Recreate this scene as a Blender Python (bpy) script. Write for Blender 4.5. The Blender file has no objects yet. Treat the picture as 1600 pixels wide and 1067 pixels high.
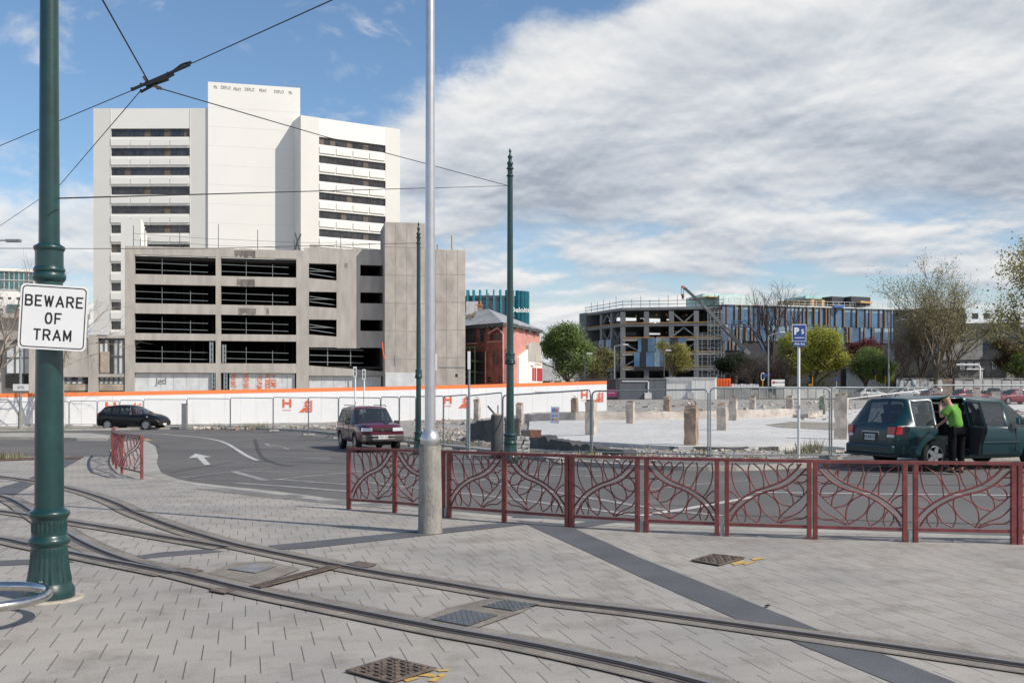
import bpy, bmesh, math, random
from mathutils import Vector, Matrix, noise
from mathutils.geometry import delaunay_2d_cdt
random.seed(7)
R = math.radians
sc = bpy.context.scene
COL = sc.collection

# ------------------------------------------------------------------ camera
F = 1555.0; CX = 800.0; HY = 612.0; EYE = 1.7
cd = bpy.data.cameras.new('camera'); cam = bpy.data.objects.new('camera', cd); COL.objects.link(cam)
cam.location = (0, 0, EYE); cam.rotation_euler = (R(90), 0, 0)
cd.sensor_width = 36; cd.lens = 36 * F / 1600; cd.shift_y = (HY - 533.5) / 1600
cd.clip_start = 0.1; cd.clip_end = 4000
sc.camera = cam
sc.view_settings.view_transform = 'Standard'; sc.view_settings.look = 'None'
sc.view_settings.exposure = 0.4; sc.view_settings.gamma = 1
sc.cycles.transparent_max_bounces = 24
sc.cycles.max_bounces = 6

# ------------------------------------------------------------------ sun and sky
SUN_EL = R(42); SUN_D = Vector((.875, -.484, 0)).normalized() * math.cos(SUN_EL) + Vector((0, 0, math.sin(SUN_EL)))
ld = bpy.data.lights.new('sun', 'SUN'); ld.energy = 3.3; ld.angle = R(.53); ld.color = (1, .935, .845)
sun = bpy.data.objects.new('sun', ld); COL.objects.link(sun)
sun.rotation_euler = SUN_D.to_track_quat('Z', 'Y').to_euler()

wd = bpy.data.worlds.new('World'); sc.world = wd; wd.use_nodes = True
nt = wd.node_tree; nt.nodes.clear()
def N(nt, t, **k):
    n = nt.nodes.new(t)
    for a, b in k.items():
        if a.startswith('i_'):
            n.inputs[int(a[2:]) if a[2:].isdigit() else a[2:].replace('_', ' ')].default_value = b
        else: setattr(n, a, b)
    return n
def M_(nt, op, a, b=None, c=None, clamp=False):
    n = nt.nodes.new('ShaderNodeMath'); n.operation = op; n.use_clamp = clamp
    for i, v in enumerate((a, b, c)):
        if v is None: continue
        if isinstance(v, (int, float)): n.inputs[i].default_value = v
        else: nt.links.new(v, n.inputs[i])
    return n.outputs[0]
def mixc(nt, f, a, b, bt='MIX'):
    n = nt.nodes.new('ShaderNodeMix'); n.data_type = 'RGBA'; n.blend_type = bt
    for s, v in ((n.inputs[0], f), (n.inputs[6], a), (n.inputs[7], b)):
        if isinstance(v, (int, float)): s.default_value = v
        elif isinstance(v, tuple): s.default_value = v if len(v) == 4 else (*v, 1)
        else: nt.links.new(v, s)
    return n.outputs[2]
def ramp(nt, f, stops):
    n = nt.nodes.new('ShaderNodeValToRGB'); nt.links.new(f, n.inputs[0]); cr = n.color_ramp
    while len(cr.elements) < len(stops): cr.elements.new(.5)
    for e, (p, c) in zip(cr.elements, stops):
        e.position = p; e.color = (c, c, c, 1) if isinstance(c, (int, float)) else (*c, 1)
    return n.outputs[0]
def sstep(nt, x, a, b):
    n = nt.nodes.new('ShaderNodeMapRange'); n.interpolation_type = 'SMOOTHSTEP'
    nt.links.new(x, n.inputs[0]); n.inputs[1].default_value = a; n.inputs[2].default_value = b
    return n.outputs[0]
def sky():
    s = N(nt, 'ShaderNodeTexSky', sky_type='NISHITA', sun_disc=False)
    s.sun_elevation = SUN_EL; s.sun_rotation = math.atan2(SUN_D.x, SUN_D.y)
    s.air_density = 1.0; s.dust_density = 0.6; s.ozone_density = 1.2
    tc = N(nt, 'ShaderNodeTexCoord'); sep = N(nt, 'ShaderNodeSeparateXYZ'); nt.links.new(tc.outputs['Generated'], sep.inputs[0])
    x, y, z = sep.outputs
    # azimuth-like a = x/y, elevation-like e = z/|xy| : real directions of the sky
    hyp = M_(nt, 'SQRT', M_(nt, 'ADD', M_(nt, 'MULTIPLY', x, x), M_(nt, 'MULTIPLY', y, y)))
    e = M_(nt, 'DIVIDE', z, M_(nt, 'MAXIMUM', hyp, .01))
    az = M_(nt, 'ARCTAN2', x, y)
    # cloud layer seen in perspective: project the direction on a plane high above
    zz = M_(nt, 'ADD', M_(nt, 'MAXIMUM', z, 0), .19)
    px = M_(nt, 'DIVIDE', x, zz); py = M_(nt, 'DIVIDE', y, zz)
    cv = N(nt, 'ShaderNodeCombineXYZ'); nt.links.new(px, cv.inputs[0]); nt.links.new(py, cv.inputs[1])
    def noi(vec, sc_, det=8, rough=.55, off=(0, 0, 0), dist=0):
        mp = N(nt, 'ShaderNodeMapping'); mp.inputs[1].default_value = off
        nt.links.new(vec, mp.inputs[0])
        n = N(nt, 'ShaderNodeTexNoise'); n.inputs['Scale'].default_value = sc_; n.inputs['Detail'].default_value = det
        n.inputs['Roughness'].default_value = rough; n.inputs['Distortion'].default_value = dist
        nt.links.new(mp.outputs[0], n.inputs[0]); return n.outputs[0]
    def scaled(k):
        v = N(nt, 'ShaderNodeVectorMath', operation='SCALE'); nt.links.new(cv.outputs[0], v.inputs[0]); v.inputs['Scale'].default_value = k; return v.outputs[0]
    def dens(vec):
        a = noi(vec, 1.75, 10, .56, (3.1, 1.7, 0), .15); b = noi(vec, .5, 3, .5, (9.1, 4.2, 1))
        return M_(nt, 'ADD', M_(nt, 'MULTIPLY', a, .7), M_(nt, 'MULTIPLY', b, .3))
    d1 = dens(scaled(1.)); d2 = dens(scaled(.925)); d3 = dens(scaled(.985))
    av = N(nt, 'ShaderNodeCombineXYZ'); nt.links.new(az, av.inputs[0]); nt.links.new(M_(nt, 'MULTIPLY', e, 1.5), av.inputs[1])
    edge = noi(av.outputs[0], 6.0, 10, .62, (1.2, 5.4, 0), .1)
    wisp = noi(av.outputs[0], 9.0, 9, .62, (4.7, 1.4, 2), .5)
    # big bank: dense to the right of a slanting front, and a low band over the horizon
    front = M_(nt, 'SUBTRACT', M_(nt, 'ADD', M_(nt, 'MULTIPLY', az, .36), M_(nt, 'MULTIPLY', sstep(nt, az, -.22, -.06), .07)), e)   # grows to the right and down
    f1 = sstep(nt, M_(nt, 'ADD', front, M_(nt, 'MULTIPLY', M_(nt, 'SUBTRACT', edge, .5), .20)), -.300, -.248)
    low = M_(nt, 'SUBTRACT', 1.0, sstep(nt, M_(nt, 'ADD', e, M_(nt, 'MULTIPLY', M_(nt, 'SUBTRACT', edge, .5), .34)), .17, .24))
    thin = M_(nt, 'MULTIPLY', sstep(nt, M_(nt, 'ADD', M_(nt, 'MULTIPLY', wisp, .7), M_(nt, 'MULTIPLY', d1, .3)), .53, .66), .6)
    lowc = M_(nt, 'MULTIPLY', low, sstep(nt, d1, .40, .50))
    # gaps of blue open low over the roofs
    hole = M_(nt, 'MULTIPLY', M_(nt, 'SUBTRACT', 1.0, sstep(nt, d1, .425, .50)), M_(nt, 'SUBTRACT', 1.0, sstep(nt, e, .13, .21)))
    f1 = M_(nt, 'MULTIPLY', f1, M_(nt, 'SUBTRACT', 1.0, hole))
    cover = M_(nt, 'MAXIMUM', M_(nt, 'MAXIMUM', f1, M_(nt, 'MULTIPLY', lowc, .92)), thin)
    fr2 = sstep(nt, front, -.25, -.15)
    relief = M_(nt, 'ADD', M_(nt, 'MULTIPLY', M_(nt, 'SUBTRACT', d1, d2), 2.7), M_(nt, 'MULTIPLY', M_(nt, 'SUBTRACT', d1, d3), 4.2))
    sh = M_(nt, 'ADD', M_(nt, 'ADD', .60, relief), M_(nt, 'MULTIPLY', M_(nt, 'SUBTRACT', .5, d1), .9))
    sh = M_(nt, 'SUBTRACT', sh, M_(nt, 'MULTIPLY', M_(nt, 'MULTIPLY', fr2, sstep(nt, e, .08, .2)), .22))
    sh = M_(nt, 'ADD', sh, M_(nt, 'MULTIPLY', sstep(nt, M_(nt, 'ADD', M_(nt, 'MULTIPLY', front, -1.), M_(nt, 'MULTIPLY', edge, .1)), .22, .32), .15))
    cc = ramp(nt, sh, [(.02, (2.9, 3.25, 3.8)), (.32, (4.1, 4.45, 4.95)), (.60, (5.35, 5.55, 5.8)), (.95, (6.75, 6.7, 6.65))])
    hue = mixc(nt, sstep(nt, e, .0, .22), (1.06, 1.0, .98), (.84, .97, 1.06))
    skyc = mixc(nt, 1.0, s.outputs[0], hue, 'MULTIPLY')
    out = mixc(nt, cover, skyc, cc)
    out = mixc(nt, M_(nt, 'MULTIPLY', M_(nt, 'SUBTRACT', 1.0, sstep(nt, e, .0, .085)), .85), out, (5.0, 5.5, 6.05))
    bg = N(nt, 'ShaderNodeBackground'); bg.inputs[1].default_value = .1
    nt.links.new(out, bg.inputs[0])
    o = N(nt, 'ShaderNodeOutputWorld'); nt.links.new(bg.outputs[0], o.inputs[0])
sky()

# ------------------------------------------------------------------ terrain and unprojection
def S(t):
    t = max(0., min(1., t)); return t * t * (3 - 2 * t)
def hz(x, y):
    return -.45 * S((y - 9) / 28) * (1 - S((x + 4) / 8)) + .75 * S((y - 45) / 80) * S((x + 20) / 25)
def P(px, py, Y): return Vector(((px - CX) / F * Y, Y, EYE - (py - HY) / F * Y))
def G(px, py, dz=0.):
    """the ground point seen there"""
    Y = F * EYE / max(py - HY, 1.5)
    for _ in range(60):
        X = (px - CX) / F * Y
        Y2 = F * (EYE - hz(X, Y) - dz) / max(py - HY, 1.5)
        Y = .5 * Y + .5 * Y2
    X = (px - CX) / F * Y
    return Vector((X, Y, hz(X, Y) + dz))

# ------------------------------------------------------------------ materials
def mat(name, col, rough=.7, var=.0, vs=3., bump=0., bs=40., metal=0., spec=.5, coat=0., col2=None, vs2=None, aniso=(1, 1, 1), emis=0):
    m = bpy.data.materials.new(name); m.use_nodes = True; t = m.node_tree
    b = t.nodes['Principled BSDF']
    b.inputs['Roughness'].default_value = rough; b.inputs['Metallic'].default_value = metal
    b.inputs['Specular IOR Level'].default_value = spec; b.inputs['Coat Weight'].default_value = coat
    b.inputs['Base Color'].default_value = (*col, 1)
    m.diffuse_color = (*col, 1)
    if var or bump or col2:
        tc = N(t, 'ShaderNodeTexCoord'); mp = N(t, 'ShaderNodeMapping'); mp.inputs[3].default_value = aniso
        ge = N(t, 'ShaderNodeNewGeometry'); t.links.new(ge.outputs['Position'], mp.inputs[0])
    if var or col2:
        n = N(t, 'ShaderNodeTexNoise'); n.inputs['Scale'].default_value = vs; n.inputs['Detail'].default_value = 7; n.inputs['Roughness'].default_value = .62
        t.links.new(mp.outputs[0], n.inputs[0])
        c2 = col2 or tuple(c * (1 - var) for c in col); c1 = col if col2 else tuple(min(1, c * (1 + var)) for c in col)
        f = ramp(t, n.outputs[0], [(.35, 0.), (.65, 1.)])
        c = mixc(t, f, c2, c1)
        if vs2:
            n2 = N(t, 'ShaderNodeTexNoise'); n2.inputs['Scale'].default_value = vs2; n2.inputs['Detail'].default_value = 5
            t.links.new(mp.outputs[0], n2.inputs[0])
            f2 = ramp(t, n2.outputs[0], [(.3, .82), (.7, 1.08)])
            c = mixc(t, 1., c, f2, 'MULTIPLY')
        t.links.new(c, b.inputs['Base Color'])
    if bump:
        n3 = N(t, 'ShaderNodeTexNoise'); n3.inputs['Scale'].default_value = bs; n3.inputs['Detail'].default_value = 4
        t.links.new(mp.outputs[0], n3.inputs[0])
        bp = N(t, 'ShaderNodeBump'); bp.inputs['Strength'].default_value = bump; bp.inputs['Distance'].default_value = .02
        t.links.new(n3.outputs[0], bp.inputs['Height']); t.links.new(bp.outputs[0], b.inputs['Normal'])
    return m

# ------------------------------------------------------------------ object helpers
def tag(o, label=None, cat=None, group=None, kind=None):
    if label: o['label'] = label
    if cat: o['category'] = cat
    if group: o['group'] = group
    if kind: o['kind'] = kind
    return o
def empty(name, loc, label=None, cat=None, group=None, rz=0):
    o = bpy.data.objects.new(name, None); COL.objects.link(o); o.location = loc; o.rotation_euler.z = rz
    o.empty_display_size = .3
    return tag(o, label, cat, group)
def copy_tree(o, parent=None):
    c = o.copy(); COL.objects.link(c); c.parent = parent
    for ch in [k for k in bpy.data.objects if k.parent == o]: copy_tree(ch, c)
    return c
class MB:
    """mesh collector"""
    def __init__(s): s.v = []; s.f = []; s.m = []; s.sm = []
    def add(s, vs, fs, mi=0, smooth=False):
        o = len(s.v); s.v += [tuple(v) for v in vs]
        for f in fs: s.f.append(tuple(i + o for i in f)); s.m.append(mi); s.sm.append(smooth)
        return s
    def box(s, x0, x1, y0, y1, z0, z1, mi=0, M=None, jit=0):
        c = [Vector((x, y, z)) for x in (x0, x1) for y in (y0, y1) for z in (z0, z1)]
        if jit: c = [p + Vector((random.uniform(-jit, jit), random.uniform(-jit, jit), random.uniform(-jit, jit))) for p in c]
        if M is not None: c = [M @ p for p in c]
        return s.add(c, [(0, 1, 3, 2), (4, 6, 7, 5), (0, 4, 5, 1), (2, 3, 7, 6), (0, 2, 6, 4), (1, 5, 7, 3)], mi)
    def quad(s, a, b, c, d, mi=0): return s.add([a, b, c, d], [(0, 1, 2, 3)], mi)
    def tube(s, pts, r, n=6, mi=0, cap=True, smooth=True):
        pts = [Vector(p) for p in pts]; k = len(pts); rs = r if isinstance(r, (list, tuple)) else [r] * k
        vs = []; up = None
        for i, p in enumerate(pts):
            d = (pts[min(i + 1, k - 1)] - pts[max(i - 1, 0)])
            if d.length < 1e-9: d = Vector((0, 0, 1))
            d.normalize()
            if up is None: up = d.orthogonal().normalized()
            else:
                up = up - d * up.dot(d)
                up = up.normalized() if up.length > 1e-6 else d.orthogonal().normalized()
            w = d.cross(up)
            for j in range(n):
                a = 2 * math.pi * j / n; vs.append(p + (up * math.cos(a) + w * math.sin(a)) * rs[i])
        fs = [(i * n + j, i * n + (j + 1) % n, (i + 1) * n + (j + 1) % n, (i + 1) * n + j) for i in range(k - 1) for j in range(n)]
        s.add(vs, fs, mi, smooth)
        if cap: s.add(vs[:n], [tuple(range(n))[::-1]], mi); s.add(vs[-n:], [tuple(range(n))], mi)
        return s
    def lathe(s, prof, n=24, c=(0, 0, 0), mi=0, flute=None, smooth=True, cap=True):
        vs = []; c = Vector(c)
        for r, z in prof:
            for j in range(n):
                a = 2 * math.pi * j / n; rr = r
                if flute and flute[0] <= z <= flute[1] and j % 2: rr = r * flute[2]
                vs.append(c + Vector((rr * math.cos(a), rr * math.sin(a), z)))
        k = len(prof)
        fs = [(i * n + j, i * n + (j + 1) % n, (i + 1) * n + (j + 1) % n, (i + 1) * n + j) for i in range(k - 1) for j in range(n)]
        s.add(vs, fs, mi, smooth and not flute)
        if cap: s.add(vs[-n:], [tuple(range(n))], mi); s.add(vs[:n], [tuple(range(n))[::-1]], mi)
        return s
    def beam(s, a, b, w, h=None, mi=0):
        """square bar between two points"""
        a = Vector(a); b = Vector(b); d = (b - a).normalized(); h = h or w
        u = d.cross(Vector((0, 0, 1))); u = u.normalized() if u.length > 1e-4 else Vector((1, 0, 0)); v = u.cross(d)
        c = [p + u * (i * w / 2) + v * (j * h / 2) for p in (a, b) for i, j in ((-1, -1), (1, -1), (1, 1), (-1, 1))]
        return s.add(c, [(3, 2, 1, 0), (4, 5, 6, 7), (0, 1, 5, 4), (1, 2, 6, 5), (2, 3, 7, 6), (3, 0, 4, 7)], mi)
    def prism(s, poly, y0, y1, mi=0, M=None):
        """poly in (x,z), extruded along y"""
        n = len(poly)
        a = [Vector((x, y0, z)) for x, z in poly]; b = [Vector((x, y1, z)) for x, z in poly]
        vs = a + b
        if M is not None: vs = [M @ v for v in vs]
        fs = [tuple(range(n)), tuple(range(2 * n - 1, n - 1, -1))] + [(i, i + n, (i + 1) % n + n, (i + 1) % n) for i in range(n)]
        return s.add(vs, fs, mi)
    def build(s, name, mats, parent=None, bevel=0, recalc=True, label=None):
        me = bpy.data.meshes.new(name); me.from_pydata(s.v, [], s.f)
        for m in (mats if isinstance(mats, (list, tuple)) else [mats]): me.materials.append(m)
        for p, mi, sm in zip(me.polygons, s.m, s.sm): p.material_index = mi; p.use_smooth = sm
        if recalc:
            bm = bmesh.new(); bm.from_mesh(me); bmesh.ops.recalc_face_normals(bm, faces=bm.faces); bm.to_mesh(me); bm.free()
        o = bpy.data.objects.new(name, me); COL.objects.link(o); o.parent = parent
        if parent is not None and not getattr(s, 'local', False):
            o.matrix_parent_inverse = (Matrix.Translation(parent.location) @ parent.rotation_euler.to_matrix().to_4x4()).inverted()
        if bevel:
            b = o.modifiers.new('bevel', 'BEVEL'); b.width = bevel; b.segments = 2; b.limit_method = 'ANGLE'
        if label: o['label'] = label
        return o
def LMB():
    m = MB(); m.local = True; return m
def cat(pts, n=6):
    """catmull-rom through the points"""
    pts = [Vector(p) for p in pts]
    if len(pts) < 3: return pts
    q = [pts[0] * 2 - pts[1]] + pts + [pts[-1] * 2 - pts[-2]]; out = []
    for i in range(1, len(q) - 2):
        for k in range(n):
            t = k / n; a, b, c, d = q[i - 1], q[i], q[i + 1], q[i + 2]
            out.append(.5 * ((2 * b) + (c - a) * t + (2 * a - 5 * b + 4 * c - d) * t * t + (3 * b - a - 3 * c + d) * t ** 3))
    out.append(pts[-1]); return out
def sheet(name, poly, m, dz, step=1., kind='structure', parent=None, thick=0, relief=None):
    """a draped ground sheet from an outline in plan"""
    poly = [Vector((p[0], p[1])) for p in poly]
    pts = []
    for i, a in enumerate(poly):
        b = poly[(i + 1) % len(poly)]; k = max(1, int((b - a).length / step))
        k = min(k, 200)
        for j in range(k): pts.append(a.lerp(b, j / k))
    nb = len(pts); xs = [p.x for p in poly]; ys = [p.y for p in poly]
    edges = [(i, (i + 1) % nb) for i in range(nb)]
    def inside(x, y):
        c = False; j = len(poly) - 1
        for i in range(len(poly)):
            a, b = poly[i], poly[j]
            if (a.y > y) != (b.y > y) and x < (b.x - a.x) * (y - a.y) / (b.y - a.y) + a.x: c = not c
            j = i
        return c
    x = math.floor(min(xs) / step) * step
    while x < max(xs):
        y = math.floor(min(ys) / step) * step
        while y < max(ys):
            if inside(x, y): pts.append(Vector((x + .003, y + .002)))
            y += step
        x += step
    v, e, f, *_ = delaunay_2d_cdt(pts, edges, [], 1, 1e-4)
    mb = MB()
    vs = [(p.x, p.y, hz(p.x, p.y) + dz + (relief(p.x, p.y) if relief else 0)) for p in v]
    mb.add(vs, [tuple(k) for k in f], 0, True)
    if thick:
        ring = [Vector((*p, 0)) for p in pts[:nb]]
        a = [(p.x, p.y, hz(p.x, p.y) + dz) for p in ring]; b = [(p.x, p.y, hz(p.x, p.y) + dz - thick) for p in ring]
        mb.add(a + b, [(i, (i + 1) % nb, (i + 1) % nb + nb, i + nb) for i in range(nb)], 0)
    o = mb.build(name, m, parent, recalc=False)
    me = o.data; bm = bmesh.new(); bm.from_mesh(me)
    for fc in bm.faces:
        fc.normal_update()
        if abs(fc.normal.z) > .5 and fc.normal.z < 0: fc.normal_flip()
    bm.to_mesh(me); bm.free()
    if kind: o['kind'] = kind
    return o
def gp(pxs, dz=0): return [G(x, y, dz) for x, y in pxs]
def strip_poly(pts, w):
    """outline of a ribbon of width w round a line in plan"""
    pts = [Vector((p[0], p[1])) for p in pts]; L = []; Rr = []
    for i, p in enumerate(pts):
        d = (pts[min(i + 1, len(pts) - 1)] - pts[max(i - 1, 0)]).normalized(); n = Vector((-d.y, d.x)) * w / 2
        L.append(p + n); Rr.append(p - n)
    return L, Rr
def ribbon(name, pts, w, m, dz, kind='structure', parent=None, off=0, h=0):
    pts = [Vector((p[0], p[1])) for p in pts]; mb = MB(); vs = []
    for i, p in enumerate(pts):
        d = (pts[min(i + 1, len(pts) - 1)] - pts[max(i - 1, 0)]).normalized(); n = Vector((-d.y, d.x))
        for s_ in (off - w / 2, off + w / 2):
            q = p + n * s_; vs.append((q.x, q.y, hz(q.x, q.y) + dz))
    k = len(pts)
    mb.add(vs, [(2 * i, 2 * i + 2, 2 * i + 3, 2 * i + 1) for i in range(k - 1)], 0)
    if h:
        lo = [(x, y, z - h) for x, y, z in vs]
        mb.add(vs + lo, [(2 * i, 2 * i + 2, 2 * i + 2 + 2 * k, 2 * i + 2 * k) for i in range(k - 1)] + [(2 * i + 1, 2 * i + 3, 2 * i + 3 + 2 * k, 2 * i + 1 + 2 * k) for i in range(k - 1)]
               + [(0, 1, 1 + 2 * k, 2 * k), (2 * k - 2, 2 * k - 1, 4 * k - 1, 4 * k - 2)], 0)
    o = mb.build(name, m, parent, recalc=False)
    bm = bmesh.new(); bm.from_mesh(o.data)
    for fc in bm.faces:
        fc.normal_update()
        if fc.normal.z < -.5: fc.normal_flip()
    bm.to_mesh(o.data); bm.free()
    if kind: o['kind'] = kind
    return o
def text_mesh(txt, size, name, m, parent=None, M=None, depth=.002, bold=0., spacing=1., align='CENTER', sx=1., line=1.):
    cu = bpy.data.curves.new('t', 'FONT'); cu.body = txt; cu.size = size; cu.align_x = align; cu.align_y = 'CENTER'
    cu.extrude = depth; cu.offset = bold; cu.space_character = spacing; cu.space_line = line; cu.resolution_u = 3
    t = bpy.data.objects.new('t', cu); COL.objects.link(t)
    dg = bpy.context.evaluated_depsgraph_get(); dg.update()
    me = bpy.data.meshes.new_from_object(t.evaluated_get(dg)); bpy.data.objects.remove(t); bpy.data.curves.remove(cu)
    me.name = name; me.materials.clear(); me.materials.append(m)
    # text lies in x,y -> put it in x,z facing -y
    T = Matrix.Diagonal((sx, 1, 1, 1)); me.transform(Matrix.Rotation(R(90), 4, 'X') @ T)
    if M is not None: me.transform(M)
    o = bpy.data.objects.new(name, me); COL.objects.link(o); o.parent = parent
    if parent is not None:
        o.matrix_parent_inverse = (Matrix.Translation(parent.location) @ parent.rotation_euler.to_matrix().to_4x4()).inverted()
    return o
class Facade:
    """a vertical plane between two plan points; u along, d outwards (towards the viewer is negative y side), z up"""
    def __init__(s, a, b):
        s.a = Vector((a[0], a[1])); s.b = Vector((b[0], b[1])); s.u = (s.b - s.a).normalized(); s.n = Vector((s.u.y, -s.u.x))
        s.M = Matrix(((s.u.x, -s.n.x, 0, s.a.x), (s.u.y, -s.n.y, 0, s.a.y), (0, 0, 1, 0), (0, 0, 0, 1)))
    def U(s, px):
        k = (px - CX) / F   # x = k y
        # a.x + t u.x = k (a.y + t u.y)
        return (k * s.a.y - s.a.x) / (s.u.x - k * s.u.y)
    def Y(s, px): return s.a.y + s.U(px) * s.u.y
    def Z(s, px, py): return EYE - (py - HY) / F * s.Y(px)
    def W(s, u, d, z):
        """d>0 is towards the viewer"""
        return s.M @ Vector((u, -d, z))
    def box(s, mb, u0, u1, d0, d1, z0, z1, mi=0): mb.box(u0, u1, -d1, -d0, z0, z1, mi, s.M)
def fac(px0, Y0, px1, Y1): return Facade(((px0 - CX) / F * Y0, Y0), ((px1 - CX) / F * Y1, Y1))

# ================================================================== GROUND
def paving_material(name, col, joints=True, lum=1.):
    m = bpy.data.materials.new(name); m.use_nodes = True; t = m.node_tree; b = t.nodes['Principled BSDF']
    b.inputs['Roughness'].default_value = .85; b.inputs['Specular IOR Level'].default_value = .3
    ge = N(t, 'ShaderNodeNewGeometry'); sep = N(t, 'ShaderNodeSeparateXYZ'); t.links.new(ge.outputs['Position'], sep.inputs[0])
    x, y = sep.outputs[0], sep.outputs[1]; ca, sa = math.cos(R(15)), math.sin(R(15))
    u = M_(t, 'ADD', M_(t, 'MULTIPLY', x, ca), M_(t, 'MULTIPLY', y, sa))
    v = M_(t, 'SUBTRACT', M_(t, 'MULTIPLY', y, ca), M_(t, 'MULTIPLY', x, sa))
    vr = M_(t, 'DIVIDE', v, .2); n = M_(t, 'FLOOR', vr); fv = M_(t, 'SUBTRACT', vr, n)
    def lines(k, w):
        q = M_(t, 'DIVIDE', M_(t, 'ADD', u, M_(t, 'MULTIPLY', M_(t, 'ADD', n, float(k)), .18)), .45)
        fr = M_(t, 'SUBTRACT', q, M_(t, 'FLOOR', q))
        d = M_(t, 'MULTIPLY', M_(t, 'MINIMUM', fr, M_(t, 'SUBTRACT', 1., fr)), .45)
        return M_(t, 'LESS_THAN', d, w), M_(t, 'FLOOR', q)
    l0, id0 = lines(0, .0038); l1, id1 = lines(1, .0038)
    dash = M_(t, 'MAXIMUM', l0, l1)
    # pairs of rows make one slab: use the id of the dash it hangs from
    cell = N(t, 'ShaderNodeCombineXYZ'); t.links.new(id0, cell.inputs[0]); t.links.new(n, cell.inputs[1])
    wn = N(t, 'ShaderNodeTexWhiteNoise'); wn.noise_dimensions = '2D'; t.links.new(cell.outputs[0], wn.inputs[0])
    no = N(t, 'ShaderNodeTexNoise'); no.inputs['Scale'].default_value = .55; no.inputs['Detail'].default_value = 6; t.links.new(ge.outputs['Position'], no.inputs[0])
    fi = N(t, 'ShaderNodeTexNoise'); fi.inputs['Scale'].default_value = 90; fi.inputs['Detail'].default_value = 3; t.links.new(ge.outputs['Position'], fi.inputs[0])
    st = N(t, 'ShaderNodeTexNoise'); st.inputs['Scale'].default_value = 7; st.inputs['Detail'].default_value = 6; st.inputs['Roughness'].default_value = .75; t.links.new(ge.outputs['Position'], st.inputs[0])
    c = mixc(t, M_(t, 'MULTIPLY', wn.outputs[0], 1.), tuple(k * .94 for k in col), tuple(k * 1.04 for k in col))
    c = mixc(t, 1., c, ramp(t, no.outputs[0], [(.3, (.80, .80, .82)), (.7, (1.1, 1.07, 1.02))]), 'MULTIPLY')
    c = mixc(t, 1., c, ramp(t, fi.outputs[0], [(.3, .82), (.7, 1.15)]), 'MULTIPLY')
    c = mixc(t, 1., c, ramp(t, st.outputs[0], [(.28, .72), (.42, 1.)]), 'MULTIPLY')
    gum = N(t, 'ShaderNodeTexVoronoi'); gum.inputs['Scale'].default_value = 1.6; t.links.new(ge.outputs['Position'], gum.inputs[0])
    c = mixc(t, M_(t, 'MULTIPLY', M_(t, 'LESS_THAN', gum.outputs[0], .035), .6), c, (.09, .085, .08))
    sp = N(t, 'ShaderNodeTexNoise'); sp.inputs['Scale'].default_value = 1.7; sp.inputs['Detail'].default_value = 9; sp.inputs['Roughness'].default_value = .7; t.links.new(ge.outputs['Position'], sp.inputs[0])
    c = mixc(t, 1., c, ramp(t, sp.outputs[0], [(.36, (.78, .77, .75)), (.50, (1., 1., 1.))]), 'MULTIPLY')
    if joints:
        hj = M_(t, 'LESS_THAN', M_(t, 'MINIMUM', fv, M_(t, 'SUBTRACT', 1., fv)), .018)
        c = mixc(t, M_(t, 'MULTIPLY', hj, M_(t, 'MULTIPLY', st.outputs[0], .55)), c, tuple(k * .72 for k in col))
        c = mixc(t, M_(t, 'MULTIPLY', dash, M_(t, 'GREATER_THAN', st.outputs[0], .36)), c, (.10, .095, .088))
    t.links.new(c, b.inputs['Base Color'])
    bp = N(t, 'ShaderNodeBump'); bp.inputs['Strength'].default_value = .35; bp.inputs['Distance'].default_value = .004
    t.links.new(fi.outputs[0], bp.inputs['Height']); t.links.new(bp.outputs[0], b.inputs['Normal'])
    return m
m_pave = paving_material('paver_stone', (.366, .345, .318))
m_band = mat('dark_basalt_paver', (.105, .107, .115), .8, .18, 1.2, .3, 90, vs2=60)
m_asph = mat('asphalt', (.135, .130, .125), .9, .17, .22, .5, 130, vs2=110)
m_asph2 = mat('asphalt_worn', (.15, .145, .138), .9, .15, .5, .4, 120, vs2=100)
m_conc_strip = mat('rail_bed_concrete', (.235, .205, .172), .9, .25, 2.2, .4, 60, vs2=30)
m_kerb = mat('kerb_concrete', (.36, .345, .31), .9, .2, 1.5, .3, 50, vs2=14)
m_rail = mat('rail_steel', (.16, .13, .125), .38, .3, 6, metal=.6)
m_railtop = mat('rail_running_surface', (.38, .36, .37), .28, .2, 8, metal=.9)
m_joint = mat('paving_joint', (.075, .068, .06), .95)
m_groove = mat('rail_groove', (.02, .018, .017), .9)
m_paint = mat('road_paint_white', (.62, .61, .58), .7, col2=(.40, .39, .37), vs=5, vs2=18)
m_paintw = mat('road_paint_worn', (.40, .39, .37), .8, col2=(.17, .165, .16), vs=4.5, vs2=20)
m_yel = mat('road_paint_yellow', (.62, .38, .07), .8, col2=(.38, .28, .14), vs=9)
m_dirt = mat('site_dirt', (.30, .265, .22), .95, .25, .5, .9, 8, vs2=3.5)
m_dirt2 = mat('site_gravel', (.34, .32, .29), .95, .3, 1.3, 1., 14, vs2=9)
m_slab = mat('concrete_slab', (.60, .585, .56), .9, .1, .22, .2, 20, vs2=2.6)
m_found = mat('foundation_concrete', (.52, .46, .41), .92, .2, 1.2, .6, 9, vs2=4)

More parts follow.
